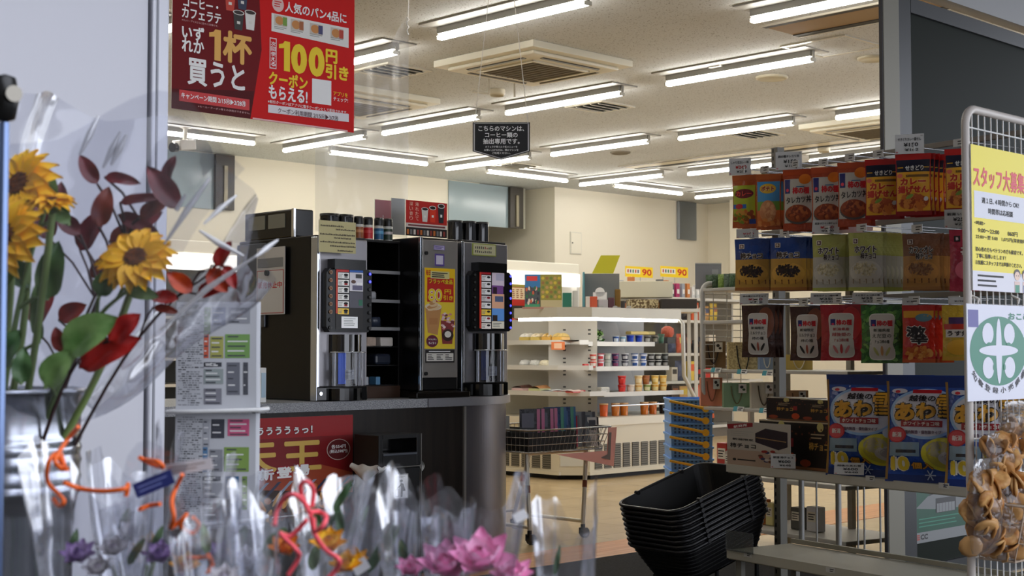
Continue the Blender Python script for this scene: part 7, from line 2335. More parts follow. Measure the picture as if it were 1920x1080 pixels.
def art_staff(mb, W, H):
    z = .0006
    def X(x): return (x - 1822) / (1926 - 1822) * W
    def Y_(y, x=1870): return H - (y - (270 + (x - 1822) * .2)) / 272 * H
    mb.rect(0, W, 0, H, z, M((246, 228, 60), .45))
    mb.rect(0, W, 0, H * .135, z + .0003, M((226, 226, 236), .45))
    mb.text('スタッフ大募集！', W * .51, H * .785, W * .96, H * .15, z + .0006, M((226, 60, 84), .45), .035)
    mb.rect(W * .04, W * .96, H * .50, H * .685, z + .0004, M((224, 226, 236), .45))
    mb.text('週１日､４時間から OK!', W * .50, H * .625, W * .66, H * .042, z + .0008, INK, .02)
    mb.text('時間帯は応相談', W * .50, H * .555, W * .44, H * .042, z + .0008, INK, .02)
    mb.text('<時給>', W * .13, H * .465, W * .18, H * .028, z + .0006, INK, .02)
    mb.text('9:00〜22:00　　860円', W * .45, H * .415, W * .70, H * .034, z + .0006, INK, .02)
    mb.text('22:00〜翌 5:00　1,075円(深夜割増)', W * .52, H * .368, W * .92, H * .034, z + .0006, INK, .02)
    for i, st in enumerate(('初心者の方もベテランの方も歓迎です。', '丁寧に指導いたします！', 'お気軽にスタッフまでお声掛けください。')):
        mb.text(st, W * (.47, .32, .46)[i], H * (.285 - .046 * i), W * (.84, .52, .82)[i], H * .032, z + .0006, INK, .02)
    mb.lines(W * .08, W * .56, H * .02, H * .12, 3, z + .0007, INK, .4, .4)
    for x, hc, ac_ in ((.78, (40, 30, 30), (40, 140, 110)), (.93, (60, 40, 30), (60, 120, 190))):
        mb.rect(W * (x - .05), W * (x + .05), H * .0, H * .08, z + .0008, M((230, 200, 190), .45))
        mb.rect(W * (x - .04), W * (x + .04), H * .0, H * .055, z + .0010, M(ac_, .45))
        mb.ell(W * x, H * .13, W * .062, H * .038, z + .0010, M(hc, .45), 16)
        mb.ell(W * x, H * .118, W * .05, H * .032, z + .0012, M((240, 206, 186), .45), 16)
        for e in (-.018, .018):
            mb.ell(W * (x + e), H * .12, W * .006, H * .005, z + .0014, INK, 6)
board('staff_poster', 'yellow staff wanted poster at the top of the white wire grid panel', 'poster', 1822, 281, 1927, 547, SY, art_staff)
def art_okome(mb, W, H):
    z = .0006
    GN = M((0, 124, 96), .4)
    wht = M((222, 224, 238), .4)
    mb.rect(0, W, 0, H, z, wht)
    cx_, cy_ = W * .475, H * .515
    mb.ell(cx_, cy_, W * .435, H * .365, z + .0004, GN, 48)
    mb.ell(cx_, cy_, W * .045, H * .345, z + .0008, wht, 24).ell(cx_, cy_ + H * .005, W * .30, H * .056, z + .0009, wht, 28)
    for sx in (-1, 1):
        mb.ell(cx_ + sx * W * .165, cy_ + H * .18, W * .085, H * .112, z + .0008, wht, 20, sx * -.2)
        mb.ell(cx_ + sx * W * .165, cy_ - H * .175, W * .085, H * .112, z + .0008, wht, 20, sx * .2)
        mb.ell(cx_ + sx * W * .15, cy_ + H * .075, W * .035, H * .016, z + .0012, GN, 12)
        mb.ell(cx_ + sx * W * .082, cy_ - H * .17, W * .016, H * .035, z + .0012, GN, 12)
    mb.text('おこめ', W * .80, H * .885, W * .34, H * .075, z + .0006, GN, .045)
    mb.rect(W * .02, W * .17, H * .76, H * .94, z + .0006, M((70, 66, 150), .4))
    for i, ch in enumerate('知事登録小売業者'):
        a = math.radians(-142 + 104 * i / 7)
        mb.text(ch, cx_ + W * .47 * math.cos(a), cy_ + H * .415 * math.sin(a), W * .085, H * .065, z + .0006, M((50, 50, 60), .45), .02, a + math.pi / 2)
ok = board('rice_dealer_sign', 'white sign with a big green round rice emblem tied to the wire grid panel', 'sign', 1813, 572, 1934, 750, SY - .002, art_okome)
for x in (1829, 1905):
    p = PY(x, 566, SY)
    MB(ok.matrix_world.inverted()).tube([(p.x, SY + .012, p.z + .018), (p.x + .004, SY - .008, p.z + .008), (p.x, SY - .006, p.z - .006)], .004, M((226, 222, 214), .6), 6).build('string_tie', ok)
# basket on the panel
q0, q1 = PY(1822, 940, GPY), PY(1822, 1040, GPY)
wbk = thing('wire_basket', 'white wire basket hooked on the grid panel, holding bags of rice crackers', 'wire basket', frame((gp0.x - .005, GPY, 0), (1, 0, 0)))
ztp, zbt = q0.z, q1.z - .01
WBW, WBD = .46, .15
WB = M((196, 176, 156), 0.4)
mb = MB()
mb.tube([(0, ztp, .018), (-.012, ztp, .018 + WBD), (WBW, ztp, .018 + WBD), (WBW, ztp, .018)], .0045, WB, 6, closed=True)
mb.build('rim', wbk)
mb = MB()
mb.tube([(.02, zbt, .018), (.02, zbt, WBD * .8), (WBW - .02, zbt, WBD * .8), (WBW - .02, zbt, .018)], .003, WB, 6, closed=True)
for i in range(15):
    t_ = i / 14
    x = -.008 + (WBW + .008) * t_
    xb = .02 + (WBW - .04) * t_
    mb.tube([(x, ztp, .018 + WBD), (xb, zbt, WBD * .8), (xb, zbt, .018)], .0018, WB, 5)
for i in range(5):
    zz = .018 + WBD * i / 4
    mb.tube([(-.012 * i / 4, ztp, zz), (.02, zbt, .018 + (WBD * .8 - .018) * i / 4)], .0018, WB, 5)
for k in (1, 2):
    zz = ztp + (zbt - ztp) * k / 3
    o_ = WBD - (WBD * .2 - .018) * k / 3 + .004
    mb.tube([(.01 * k, zz, .018), (.008 * k - .004, zz, o_ + .012), (WBW - .008 * k, zz, o_ + .012)], .002, WB, 5)
mb.build('wire_cage', wbk)
CRK = [mat_noise((176, 118, 60), (214, 168, 106), 40, 2, .35, .65, .5) for _ in range(1)] + [M((206, 156, 96), .5), M((190, 134, 74), .5)]
FILM = mat_film((240, 240, 240), .10, .10, .5, 30.0, .07)
def cracker_bag(x, yb, yt, wpx, zo, lab, n, lean=0.0, seed=1, up_open=True):
    p = PY(x, yb, GPY - .018 - zo)
    d = (p - CAM).dot(FWD)
    W, H = wpx * d / F_PX / .716, (yb - yt) * d / F_PX
    t = thing('rice_cracker_bag', lab, 'snack bag', frame(p, (1, 0, 0), (lean, 0, 1)))
    rr = random.Random(seed)
    mb = MB()
    D = .07
    for i in range(n):
        cx_, cy_, cz_ = rr.uniform(-.36, .36) * W, rr.uniform(.06, .80) * H, rr.uniform(-.4, .4) * D
        cx_ *= .5 + .5 * math.cos(min(1.4, abs(cy_ / H - .35) * 1.6))
        T = Matrix.Translation((cx_, cy_, cz_)) @ Matrix.Rotation(rr.uniform(-1.2, 1.2), 4, 'X') @ Matrix.Rotation(rr.uniform(-1.2, 1.2), 4, 'Y')
        r1 = rr.uniform(.026, .036)
        m2 = MB(T).lathe([(.001, .004), (r1 * .6, .006), (r1, .001), (r1 * .95, -.004), (r1 * .5, .0), (.001, -.001)], CRK[i % 3], 10, caps=False)
        mb.add(m2.v, m2.f, CRK[i % 3], True)
    tag(mb.build('crackers', t), kind='stuff')
    f = lambda u, v, s_: (W * (u - .5) * (1 - .22 * max(0, v - .65)), H * v, s_ * D * .62 * abs(math.sin(u * 3.1416)) ** .5 * (abs(math.sin(min(1, v * 1.15 + .05) * 3.1416)) ** .45) * (1 + .08 * math.sin(u * 17 + v * 13 + seed)))
    fb = MB().surf(lambda u, v: f(u, v, 1), 14, 16, FILM).surf(lambda u, v: f(u, v, -1), 14, 16, FILM, flip=True)
    fb.build('clear_bag', t)
    return t
cracker_bag(1847, 1036, 862, 62, .055, 'clear bag of golden rice crackers at the tube end of the wire basket', 60, .03, 1)
cracker_bag(1896, 1046, 858, 72, .075, 'clear bag of golden rice crackers leaning against the first one', 80, -.10, 2)
cracker_bag(1880, 884, 812, 88, .05, 'clear bag of rice crackers lying on top, its open end poking out', 44, -.25, 3)
t = cracker_bag(1910, 818, 752, 80, .05, 'topmost pale clear bag in the wire basket, mostly empty film', 8, -.5, 4)
# green poster on the glass
def art_door(mb, W, H):
    z = .0006
    mb.rect(0, W, 0, H, z, M((16, 70, 50), .4)).poly([(W * .30, H * .80), (W * .36, H), (W, H), (W, H * .62)], z + .0002, M((26, 28, 28), .4))
    mb.poly([(W * .12, H * .66), (W * .30, H * .86), (W * .55, H * .93), (W * .80, H * .86), (W, H * .80), (W, H * .56), (W * .40, H * .60)], z + .0004, M((110, 112, 112), .4))
    mb.rect(W * .42, W * .74, H * .52, H * .80, z + .0006, M((44, 44, 44), .4)).rect(W * .44, W * .72, H * .53, H * .70, z + .0008, M((120, 122, 122), .4))
    for i in range(5):
        mb.rect(W * (.47 + .05 * i), W * (.475 + .05 * i), H * .53, H * .70, z + .0010, M((60, 60, 60), .4))
    mb.lines(W * .16, W * .92, H * .27, H * .48, 3, z + .0006, M((50, 120, 96), .4), .3)
    mb.rect(0, W, 0, H * .20, z + .0004, M((120, 122, 122), .4))
    mb.text('E', W * .14, H * .11, W * .07, H * .10, z + .0008, M((150, 60, 50), .4), .05).text('CC', W * .24, H * .11, W * .11, H * .10, z + .0008, M((40, 40, 40), .4), .05)
board('door_poster', 'dark green poster with a white house shape stuck low on the glass door', 'poster', 1702, 914, 1822, 1012, DOOR_Y + .0115, art_door)
# ------------------------------------------------------------------ flower stand in front of the shop
FT = .52
st_ = thing('flower_bench', 'low dark bench carrying the flower bucket and wrapped bouquets', 'bench', frame(RF(-.22, 1.75, 0), RIGHT))
MB().box(-.42, .48, FT - .03, FT, -.32, .42, M((70, 66, 62), .6), .004).build('bench_top', st_)
for x in (-.38, .40):
    for z_ in (-.28, .34):
        MB().box(x, x + .04, 0, FT - .03, z_, z_ + .04, M((60, 56, 54), .6)).build('leg', st_)
BD = 1.92
bk_ = BD / F_PX
bcn = RF((14 - 960) * bk_, BD, 0)
zr = CAM_Z + (657 - 733) * bk_
def zpx(y, d=BD):
    return CAM_Z + (657 - y) * d / F_PX
bu = thing('metal_bucket', 'shiny ribbed metal bucket holding sunflowers and red leaf sprays', 'bucket', (bcn.x, bcn.y, 0))
R0 = 138 * bk_
TIN = M((176, 180, 190), .2, .95, bump=.12, bscale=9)
prof = [(R0 * .86, FT + .001), (R0 * .90, zpx(960)), (R0 * .955, zpx(925))]
for yc in (915, 893, 862, 838, 820):
    prof += [(R0 * .972, zpx(yc + 9)), (R0 * .993, zpx(yc)), (R0 * .972, zpx(yc - 9))]
prof += [(R0 * .97, zpx(808)), (R0 * .985, zpx(745)), (R0, zpx(739))]
MB().lathe(prof, TIN, 48, caps=False).lathe([(R0 * .95, zr - .004), (R0 * .80, FT + .004), (.001, FT + .004)], M((90, 94, 104), .3, .8), 32, caps=False).build('bucket_wall', bu)
ringm = MB().tube([(R0 * 1.0 * math.cos(a * math.pi / 24), R0 * 1.0 * math.sin(a * math.pi / 24), zr) for a in range(48)], .0045, TIN, 8, closed=True)
ringm.build('rolled_rim', bu)

SUNY = M((255, 206, 30), .55)
SUNY2 = M((255, 192, 22), .55)
SUNO = M((232, 140, 14), .55)
def petal(mb, L, W, T, m, droop=.2, cup=.15, n=6):
    MBT = mb.T
    mb.T = MBT @ T
    mb.surf(lambda u, v: (W * (v - .5) * math.sin(math.pi * min(1, (u * .92 + .06)) ** .75), L * u, -droop * L * u * u + cup * L * math.sin(u * 2.6) + .18 * W * (2 * v - 1) ** 2), n, 3, m)
    mb.T = MBT
def sunflower(x, y, r_px, d, nrm, lab, root, seed=0, top=None):
    """flower head at a picture point, nrm = the way it faces (right, forward, up)"""
    rr = random.Random(seed)
    p = PD(x, y, d)
    R = r_px * d / F_PX
    nv = (RIGHT * nrm[0] + FWD * nrm[1] + UP * nrm[2]).normalized()
    q = nv.to_track_quat('Z', 'Y').to_matrix().to_4x4()
    q.translation = p
    t = thing('sunflower', lab, 'sunflower', q, 'sunflowers in the bucket')
    for ringn, (n, L, m, tilt) in enumerate(((14, 1.0, SUNY, -.05), (14, .90, SUNY2, .12))):
        for i in range(n):
            a = 2 * math.pi * (i + .5 * ringn) / n + rr.uniform(-.08, .08)
            pm = MB()
            T = Matrix.Rotation(a, 4, 'Z') @ Matrix.Translation((0, R * .26, .004 * ringn)) @ Matrix.Rotation(tilt + rr.uniform(-.15, .15), 4, 'X')
            petal(pm, R * .76 * L * rr.uniform(.92, 1.06), R * .46, T, m, .25 + rr.uniform(-.1, .15), .12)
            pm.build('petal', t)
    dk = MB().lathe([(R * .36, 0), (R * .37, R * .10), (R * .26, R * .18), (R * .12, R * .15), (.0005, R * .13)], mat_noise((52, 26, 12), (120, 66, 20), 300, 2, .4, .6, .9, bump=.6), 20)
    dk.build('flower_disc', t)
    cal = MB()
    for i in range(8):
        petal(cal, R * .5, R * .28, Matrix.Rotation(i * .785, 4, 'Z') @ Matrix.Translation((0, R * .05, -.012)) @ Matrix.Rotation(-.1, 4, 'X'), M((110, 140, 60), .6), .1, .1)
    cal.build('calyx', t)
    r0 = Vector((bcn.x, bcn.y, 0)) + RIGHT * root[0] + FWD * root[1] + UP * (zr - .12)
    back = p - nv * .012
    mid = back.lerp(r0, .45) - nv * .05
    pts = []
    for i in range(11):
        s_ = i / 10
        pts.append(q.inverted() @ (back * (1 - s_) ** 2 + mid * 2 * s_ * (1 - s_) + r0 * s_ * s_))
    MB().tube(pts, .0048, M((124, 146, 84), .55), 8).build('stem', t)
    return t
sunflower(256, 488, 74, 1.80, (-.06, -.80, .52), 'open sunflower at the lower front, its dark eye facing the shop visitor', (.05, -.03), 1)
sunflower(40, 348, 78, 1.86, (-.35, -.78, .30), 'tall sunflower at the top of the bucket, partly cut by the photo edge', (-.02, 0), 2)
sunflower(10, 446, 82, 1.78, (-.25, -.85, .25), 'sunflower below the tall one, orange and half outside the photo', (-.04, -.02), 3)
sunflower(97, 380, 44, 1.84, (.05, -.40, .90), 'small sunflower seen from the side with a green leaf behind', (.0, .02), 4)

def leaf_into(mb, p, dirv, nrm, L, W, m, fold=.25, droop=.2):
    y = dirv.normalized()
    z = (nrm - y * nrm.dot(y)).normalized()
    x = y.cross(z)
    T = Matrix((x, y, z)).transposed().to_4x4()
    T.translation = p
    old = mb.T
    mb.T = old @ T
    mb.surf(lambda u, v: (W * (v - .5) * (2.05 * u ** .62 * (1 - u) ** .85 if 0 < u < 1 else 0.0), L * u, fold * W * abs(2 * v - 1) * .5 * math.sin(math.pi * u) - droop * L * u * u + .03 * L * math.sin(u * 9 + v * 4)), 10, 6, m)
    mb.T = old
GREENS = [mat_noise(a, b, 25, 3, .35, .65, .4, .5) for a, b in (((56, 92, 40), (96, 132, 66)), ((74, 110, 52), (120, 150, 90)), ((44, 76, 44), (80, 112, 66)))]
REDS = [mat_noise(a, b, 30, 3, .3, .7, .45, .5) for a, b in (((64, 16, 26), (122, 34, 42)), ((120, 14, 16), (170, 30, 24)), ((84, 24, 30), (140, 60, 40)), ((150, 34, 16), (196, 70, 20)))]
def spray(name, lab, cat, root, leaves, mats, stem_m, stem_r, d0, group=None):
    """a branch from the bucket: leaves = (x, y, length px, width px, angle in the picture, depth, material)"""
    o = Vector((bcn.x, bcn.y, 0)) + RIGHT * root[0] + FWD * root[1] + UP * (zr - .12)
    t = thing(name, lab, cat, o, group)
    sb = MB()
    nodes = [PD(l[0], l[1], l[5]) - o for l in leaves]
    far = max(nodes, key=lambda q: q.length)
    main = [Vector((0, 0, 0)).lerp(far, i / 10) + Vector((0, 0, .05 * math.sin(i / 10 * 3.14))) for i in range(11)]
    sb.tube(main, [stem_r * (1 - .5 * i / 10) for i in range(11)], stem_m, 6)
    for i, l in enumerate(leaves):
        d = l[5]
        base = nodes[i]
        k = min(range(11), key=lambda q: (main[q] - base).length + .03 * (10 - q) * 0)
        k = max(1, k - 1)
        sb.tube([main[k], main[k].lerp(base, .5) + Vector((0, 0, .008)), base], stem_r * .55, stem_m, 5)
        a = math.radians(l[4])
        dv = RIGHT * math.cos(a) + UP * math.sin(a) + FWD * (l[7] if len(l) > 7 else -.15)
        nv = -FWD + UP * .35 + RIGHT * (.25 * math.sin(i * 2.1))
        mb = MB()
        leaf_into(mb, base, dv, nv, l[2] * d / F_PX, l[3] * d / F_PX, mats[l[6]], .35, .12)
        mb.build('leaf', t)
    sb.build('branch', t)
    return t
BRN = M((58, 36, 36), .6)
GST = M((120, 146, 88), .55)
spray('red_leaf_spray', 'tall spray of dark red leaves reaching towards the white door frame', 'leaf spray', (.03, .03), [
    (182, 345, 64, 42, 120, 1.92, 0), (196, 332, 70, 34, -8, 1.90, 0), (225, 380, 84, 30, 10, 1.90, 0), (335, 392, 100, 60, 125, 1.88, 0), (185, 425, 78, 54, 75, 1.90, 2), (222, 402, 90, 40, -25, 1.92, 0), (262, 408, 60, 44, 30, 1.90, 2), (150, 440, 60, 46, 140, 1.95, 0), (310, 340, 52, 36, 70, 1.92, 0)], REDS, BRN, .0035, 1.9)
spray('red_leaf_spray', 'spray of maroon leaves filling the middle of the bucket', 'leaf spray', (.02, .06), [
    (150, 470, 90, 60, 60, 2.0, 0), (205, 452, 80, 50, 20, 1.98, 2), (120, 420, 80, 50, 95, 2.0, 0), (170, 520, 70, 46, 40, 2.0, 2), (95, 450, 80, 60, 110, 2.02, 0), (250, 440, 70, 44, 40, 1.97, 0), (60, 610, 80, 60, 60, 2.02, 1), (110, 600, 60, 50, 30, 2.0, 1)], REDS, BRN, .003, 2.0)
spray('red_leaf_spray', 'bright red leaves on a thin twig reaching out over the newspapers', 'leaf spray', (.07, .0), [
    (360, 548, 60, 44, 140, 1.85, 3), (370, 552, 70, 42, 20, 1.85, 1), (392, 505, 56, 50, -50, 1.84, 3), (405, 500, 56, 40, 60, 1.84, 1), (420, 498, 50, 34, -60, 1.84, 1), (335, 560, 60, 36, 175, 1.86, 1), (288, 576, 50, 24, -10, 1.86, 2)], REDS, BRN, .0026, 1.85)
spray('red_leaf_spray', 'big bright red folded leaf hanging low beside the bucket rim', 'leaf spray', (.05, -.05), [
    (150, 690, 128, 74, 28, 1.78, 1), (205, 640, 78, 60, 42, 1.77, 1), (120, 660, 50, 40, 110, 1.82, 1)], REDS, BRN, .003, 1.78)
spray('green_leaf_stem', 'stem with broad green leaves under the open sunflower', 'leaf stem', (.04, -.04), [
    (120, 660, 120, 100, 35, 1.76, 1), (185, 555, 60, 56, 60, 1.80, 0), (240, 545, 60, 40, -10, 1.80, 1), (85, 725, 84, 76, 55, 1.76, 1)], GREENS, GST, .005, 1.8)
spray('green_leaf_stem', 'stem with long green leaves below the side-on sunflower', 'leaf stem', (-.02, .0), [
    (90, 560, 110, 76, 80, 1.88, 0), (55, 540, 100, 60, 130, 1.9, 2), (75, 640, 110, 36, 95, 1.9, 1), (130, 420, 60, 40, 130, 1.86, 1), (85, 395, 80, 60, 85, 1.88, 1)], GREENS, GST, .005, 1.9)
spray('green_leaf_stem', 'stem with rounded dark green leaves at the outer edge of the bucket', 'leaf stem', (-.06, -.06), [
    (-5, 690, 84, 70, 60, 1.74, 2), (40, 720, 70, 50, 85, 1.74, 2), (-20, 560, 80, 60, 50, 1.78, 0)], GREENS, GST, .005, 1.75)
# clear wrap round the bucket flowers
FILM1 = mat_film((240, 241, 246), .10, .10, .55, 9.0, .035)
FILM2 = mat_film((242, 243, 247), .14, .10, .6, 9.0, .03)
def wrap(name, lab, base, top, r0, r1, jag, a0, a1, seed, mat, parent=None, n=44, m=16, T0=None):
    rr = random.Random(seed)
    ax = top - base
    z = ax.normalized()
    x = z.orthogonal().normalized()
    x = (RIGHT - z * RIGHT.dot(z)).normalized()
    y = z.cross(x)
    ph = [rr.uniform(0, 6.28) for _ in range(5)]
    def f(u, v):
        a = a0 + (a1 - a0) * u
        L = ax.length * (1 + jag * (.5 * math.sin(a * 2 + ph[0]) + .3 * math.sin(a * 3 + ph[4]) + .25 * (abs(((u * 7.0 + ph[1]) % 1) - .5) * 2 - .5)))
        wv = 1 + .07 * math.sin(a * 9 + ph[1] + v * 2) * v + .025 * math.sin(a * 17 + ph[2]) * v + .04 * math.sin(v * 9 + ph[3] + a * 3)
        r = (r0 + (r1 - r0) * v ** .8) * wv
        return base + z * (L * v) + x * (r * math.cos(a)) + y * (r * math.sin(a))
    mb = MB().surf(f, n, m, mat)
    return mb
o = wrap('w', '', PD(60, 745, 1.92), PD(235, 285, 1.88), .085, .225, .35, -.4, 5.6, 5, FILM1, n=60, m=20).build('clear_wrap')
tag(o, 'wide clear film wrap around the sunflowers and red leaves', 'clear wrap')
FOLD_GLINT = mat_film((246, 247, 252), .9, .18, .2, 20.0, .42)  # highlight streaks of the film, put in as milky tubes along its creases
for pts in ([(185, 217, 1.80), (168, 252, 1.79), (149, 291, 1.79)], [(226, 247, 1.78), (210, 280, 1.78), (193, 315, 1.78)], [(238, 252, 1.78), (222, 282, 1.78), (208, 310, 1.78)], [(393, 335, 1.80), (352, 392, 1.79), (308, 458, 1.79)], [(444, 366, 1.82), (414, 390, 1.81), (382, 420, 1.80)], [(374, 432, 1.79), (410, 456, 1.79), (457, 480, 1.80)], [(521, 450, 1.82), (500, 465, 1.81), (478, 482, 1.80)], [(348, 365, 1.8), (330, 395, 1.8)], [(480, 480, 1.8), (390, 540, 1.8), (300, 620, 1.8)]):
    q_ = [PD(*p_) for p_ in pts]
    n_ = len(q_)
    mbf = MB().tube([q_[0].lerp(q_[1], .0)] + q_[1:-1] + [q_[-1]], [.0015] + [.0042] * (n_ - 2) + [.0015] if n_ > 2 else [.002, .003], FOLD_GLINT, 6)
    mbf.build('fold_highlight', o)
# ---- pole with a black knob at the photo edge
pd = 1.62
t = thing('metal_pole', 'blue-grey metal pole with a black and chrome knob beside the sunflowers', 'pole', RF((2 - 960) * pd / F_PX, pd, FT + .001))
zk = CAM_Z + (657 - 180) * pd / F_PX - FT
MB().cyl((0, 0, 0), (0, 0, zk - .03), .006, M((120, 140, 180), .25, .7)).build('rod', t)
MB(Matrix.Translation((.0, 0, zk))).lathe([(.001, -.03), (.012, -.026), (.017, 0), (.012, .022), (.001, .026)], BLACK, 18).build('knob', t)
MB().cyl((RIGHT * .012 - FWD * .012) + Vector((0, 0, zk)), (RIGHT * .018 - FWD * .02) + Vector((0, 0, zk)), .0095, M((120, 116, 108), .18, 1.0), n=16).build('chrome_cap', t)

# ------------------------------------------------------------------ newspaper rack
ND = 2.72
nk = ND / F_PX
nf = frame(RF((336 - 960) * nk, ND, 0), (RIGHT * 1 - FWD * .10))
nr = thing('newspaper_rack', 'white wire newspaper rack beside the door frame', 'newspaper rack', nf)
NW = 152 * nk
def nz(y):
    return CAM_Z + (657 - y) * nk
WT = M((226, 226, 226), .4)
mb = MB()
for x in (.012, NW - .012):
    mb.cyl((x, 0, -.02), (x, nz(575), -.02), .005, M((120, 122, 126), .4, .4), n=8)
mb.cyl((-.012, .02, -.02), (NW + .012, .02, -.02), .005, WT, n=8)
mb.tube([(-.012, .01, -.12), (-.012, .01, .10)], .005, WT, 8).tube([(NW + .012, .01, -.12), (NW + .012, .01, .10)], .005, WT, 8)
mb.build('frame', nr)
for y0_, y1_ in ((771, 766), (984, 966)):
    MB().tube([(-.014, nz(y0_), -.02), (-.010, nz(y0_), .034), (NW * .3, nz(y0_ - (y0_ - y1_) * .3), .038), (NW + .012, nz(y1_), .034), (NW + .014, nz(y1_), -.02)], .0042, WT, 8).build('pocket_wire', nr)
    MB().box(-.01, NW + .01, nz(y0_) - .0, nz(y0_) + .004, -.018, .030, WT).build('pocket_floor', nr)
def newspaper(y0_, y1_, lab, seed, z0):
    H = nz(y0_) - nz(y1_)
    W = NW
    mb = MB()
    off = lambda x, y: .004 * math.sin(x * 30) + .003 * math.sin(y * 12)
    PAP = M((196, 198, 204), .7)
    mb.surf(lambda u, v: (W * u, H * v, .012 + off(W * u, H * v)), 10, 14, PAP)
    mb.surf(lambda u, v: (W * u, H * v, off(W * u, H * v)), 10, 14, PAP, flip=True)
    mb.surf(lambda u, v: (W + .006 * math.sin(u * 3.14), H * v, .012 * u + off(W, H * v)), 4, 14, PAP, flip=True)
    mb.surf(lambda u, v: (W * v, H, .012 * u + off(W * v, H)), 4, 10, PAP)
    mb.warp = lambda p: (p[0], p[1], p[2] + .0124 + off(p[0], p[1]))
    ik, g1 = M((70, 72, 80), .7), M((140, 142, 150), .7)
    rr = random.Random(seed)
    for c_ in range(1):
        n = 46
        for i in range(n):
            y = H * (.97 - .94 * i / n)
            k = 0.03
            while k < .31:
                d_ = rr.uniform(.01, .06)
                if rr.random() < .8:
                    mb.T, w0_ = mb.T, 0
                    mb.surf(lambda u, v: (W * (k + d_ * u), y - H * .009 * v, 0), 1, 1, g1 if rr.random() < .6 else ik, flip=True)
                k += d_ + .012
    for i, (a, b, c, e, col) in enumerate(((.36, .44, .70, .95, (120, 150, 90)), (.46, .62, .78, .95, (120, 130, 160)), (.66, .92, .80, .95, (150, 152, 160)), (.36, .42, .48, .70, (206, 96, 70)), (.44, .60, .48, .68, (170, 170, 90)), (.62, .92, .48, .70, (120, 160, 90)), (.36, .58, .40, .44, (60, 62, 70)), (.36, .60, .24, .38, (150, 160, 160)), (.64, .80, .14, .44, (110, 112, 122)), (.84, .90, .14, .44, (80, 82, 90)), (.36, .58, .05, .20, (130, 130, 140)))):
        if seed == 2:
            col = [(170, 172, 180), (60, 62, 72), (206, 90, 130), (90, 130, 170), (140, 142, 150), (130, 160, 80), (110, 112, 122), (160, 162, 170), (60, 100, 140), (120, 150, 70), (96, 98, 106)][i]
        mb.rect(W * a, W * b, H * c, H * e, .0003, M(col, .7))
        for q in range(5):
            yy = c + (e - c) * (q + .5) / 5
            mb.rect(W * (a + (b - a) * .1), W * (a + (b - a) * rr.uniform(.4, .92)), H * (yy - .006), H * (yy + .006), .0006, M((226, 226, 226), .7) if q % 2 else ik)
    mb.warp = None
    o = mb.build('newspaper')
    o.matrix_world = nf @ Matrix.Translation((0, nz(y1_), z0))
    return tag(o, lab, 'newspaper')
newspaper(567, 771 - 3.5, 'folded newspaper in the upper pocket of the wire rack', 1, .002)
newspaper(774, 984 - 4, 'folded newspaper in the lower pocket of the wire rack, with coloured columns', 2, .002)

# ------------------------------------------------------------------ wrapped bouquets along the lower edge
def ribbon(pts_px, d, m, w_=.0032):
    pts = [PD(x, y, d + 0.012 * math.sin(i * 1.7)) for i, (x, y) in enumerate(pts_px)]
    # smooth the path
    out = []
    for i in range(len(pts) - 1):
        p0, p1, p2, p3 = pts[max(0, i - 1)], pts[i], pts[i + 1], pts[min(len(pts) - 1, i + 2)]
        for k in range(5):
            t_ = k / 5
            out.append(.5 * ((2 * p1) + (p2 - p0) * t_ + (2 * p0 - 5 * p1 + 4 * p2 - p3) * t_ ** 2 + (-p0 + 3 * p1 - 3 * p2 + p3) * t_ ** 3))
    out.append(pts[-1])
    return out
ORG = M((240, 104, 30), .35)
PNK = M((255, 96, 110), .35)
def blossom(mb, p, R, cols, n=3, seed=0, up=None):
    rr = random.Random(seed)
    nv = (up or (UP - FWD * .6)).normalized()
    q = nv.to_track_quat('Z', 'Y').to_matrix().to_4x4()
    q.translation = p
    old = mb.T
    mb.T = q
    for k in range(n):
        c = 7 - k
        for i in range(c):
            a = 2 * math.pi * i / c + k * .5
            petal(mb, R * (1 - .2 * k), R * .75, Matrix.Rotation(a, 4, 'Z') @ Matrix.Translation((0, R * .08, .002)) @ Matrix.Rotation(.25 + .42 * k + rr.uniform(-.1, .1), 4, 'X'), cols[k % len(cols)], -.25, .05)
    mb.T = old
def bouquet(x, ytop, w_px, d, lab, flowers, leaves, seed, rib=None, lean=0, film=None):
    k = d / F_PX
    base = RF((x - 960) * k - lean * .5 * .2, d, FT + .002)
    topz = CAM_Z + (657 - ytop) * k
    t = thing('wrapped_bouquet', lab, 'bouquet', base)
    top = RF((x - 960) * k, d, topz) - base
    mb = wrap('', '', Vector((0, 0, 0)), top, .022, w_px * k / 2, .22, 0, 6.283, seed, film or FILM2, n=40, m=14)
    mb.build('clear_wrap', t)
    stm = MB()
    for i in range(4):
        stm.tube([Vector((.006 * math.cos(i * 1.6), .006 * math.sin(i * 1.6), 0)), top * .35 + Vector((.012 * math.cos(i * 1.6), .012 * math.sin(i * 1.6), 0)), top * .55 + Vector((.03 * math.cos(i * 1.6), .03 * math.sin(i * 1.6), 0))], .003, GST, 6)
    stm.build('stems', t)
    for i, (fx, fy, R, cols) in enumerate(flowers):
        fb = MB()
        blossom(fb, PD(fx, fy, d) - base, R * k, [M(c, .5) for c in cols], 3, seed + i)
        fb.build('blossom', t)
    for i, (fx, fy, L, W, a, mi_) in enumerate(leaves):
        a = math.radians(a)
        lb_ = MB()
        leaf_into(lb_, PD(fx, fy, d + .01) - base, RIGHT * math.cos(a) + UP * math.sin(a), -FWD + UP * .3, L * k, W * k, GREENS[mi_], .3, .1)
        lb_.build('leaf', t)
    if rib:
        m, paths = rib
        for pth in paths:
            rbm = MB()
            rbm.tube([p - base for p in ribbon(pth, d - w_px * k / 2 - .012, m)], .0025, m, 6)
            rbm.build('ribbon', t)
    return t
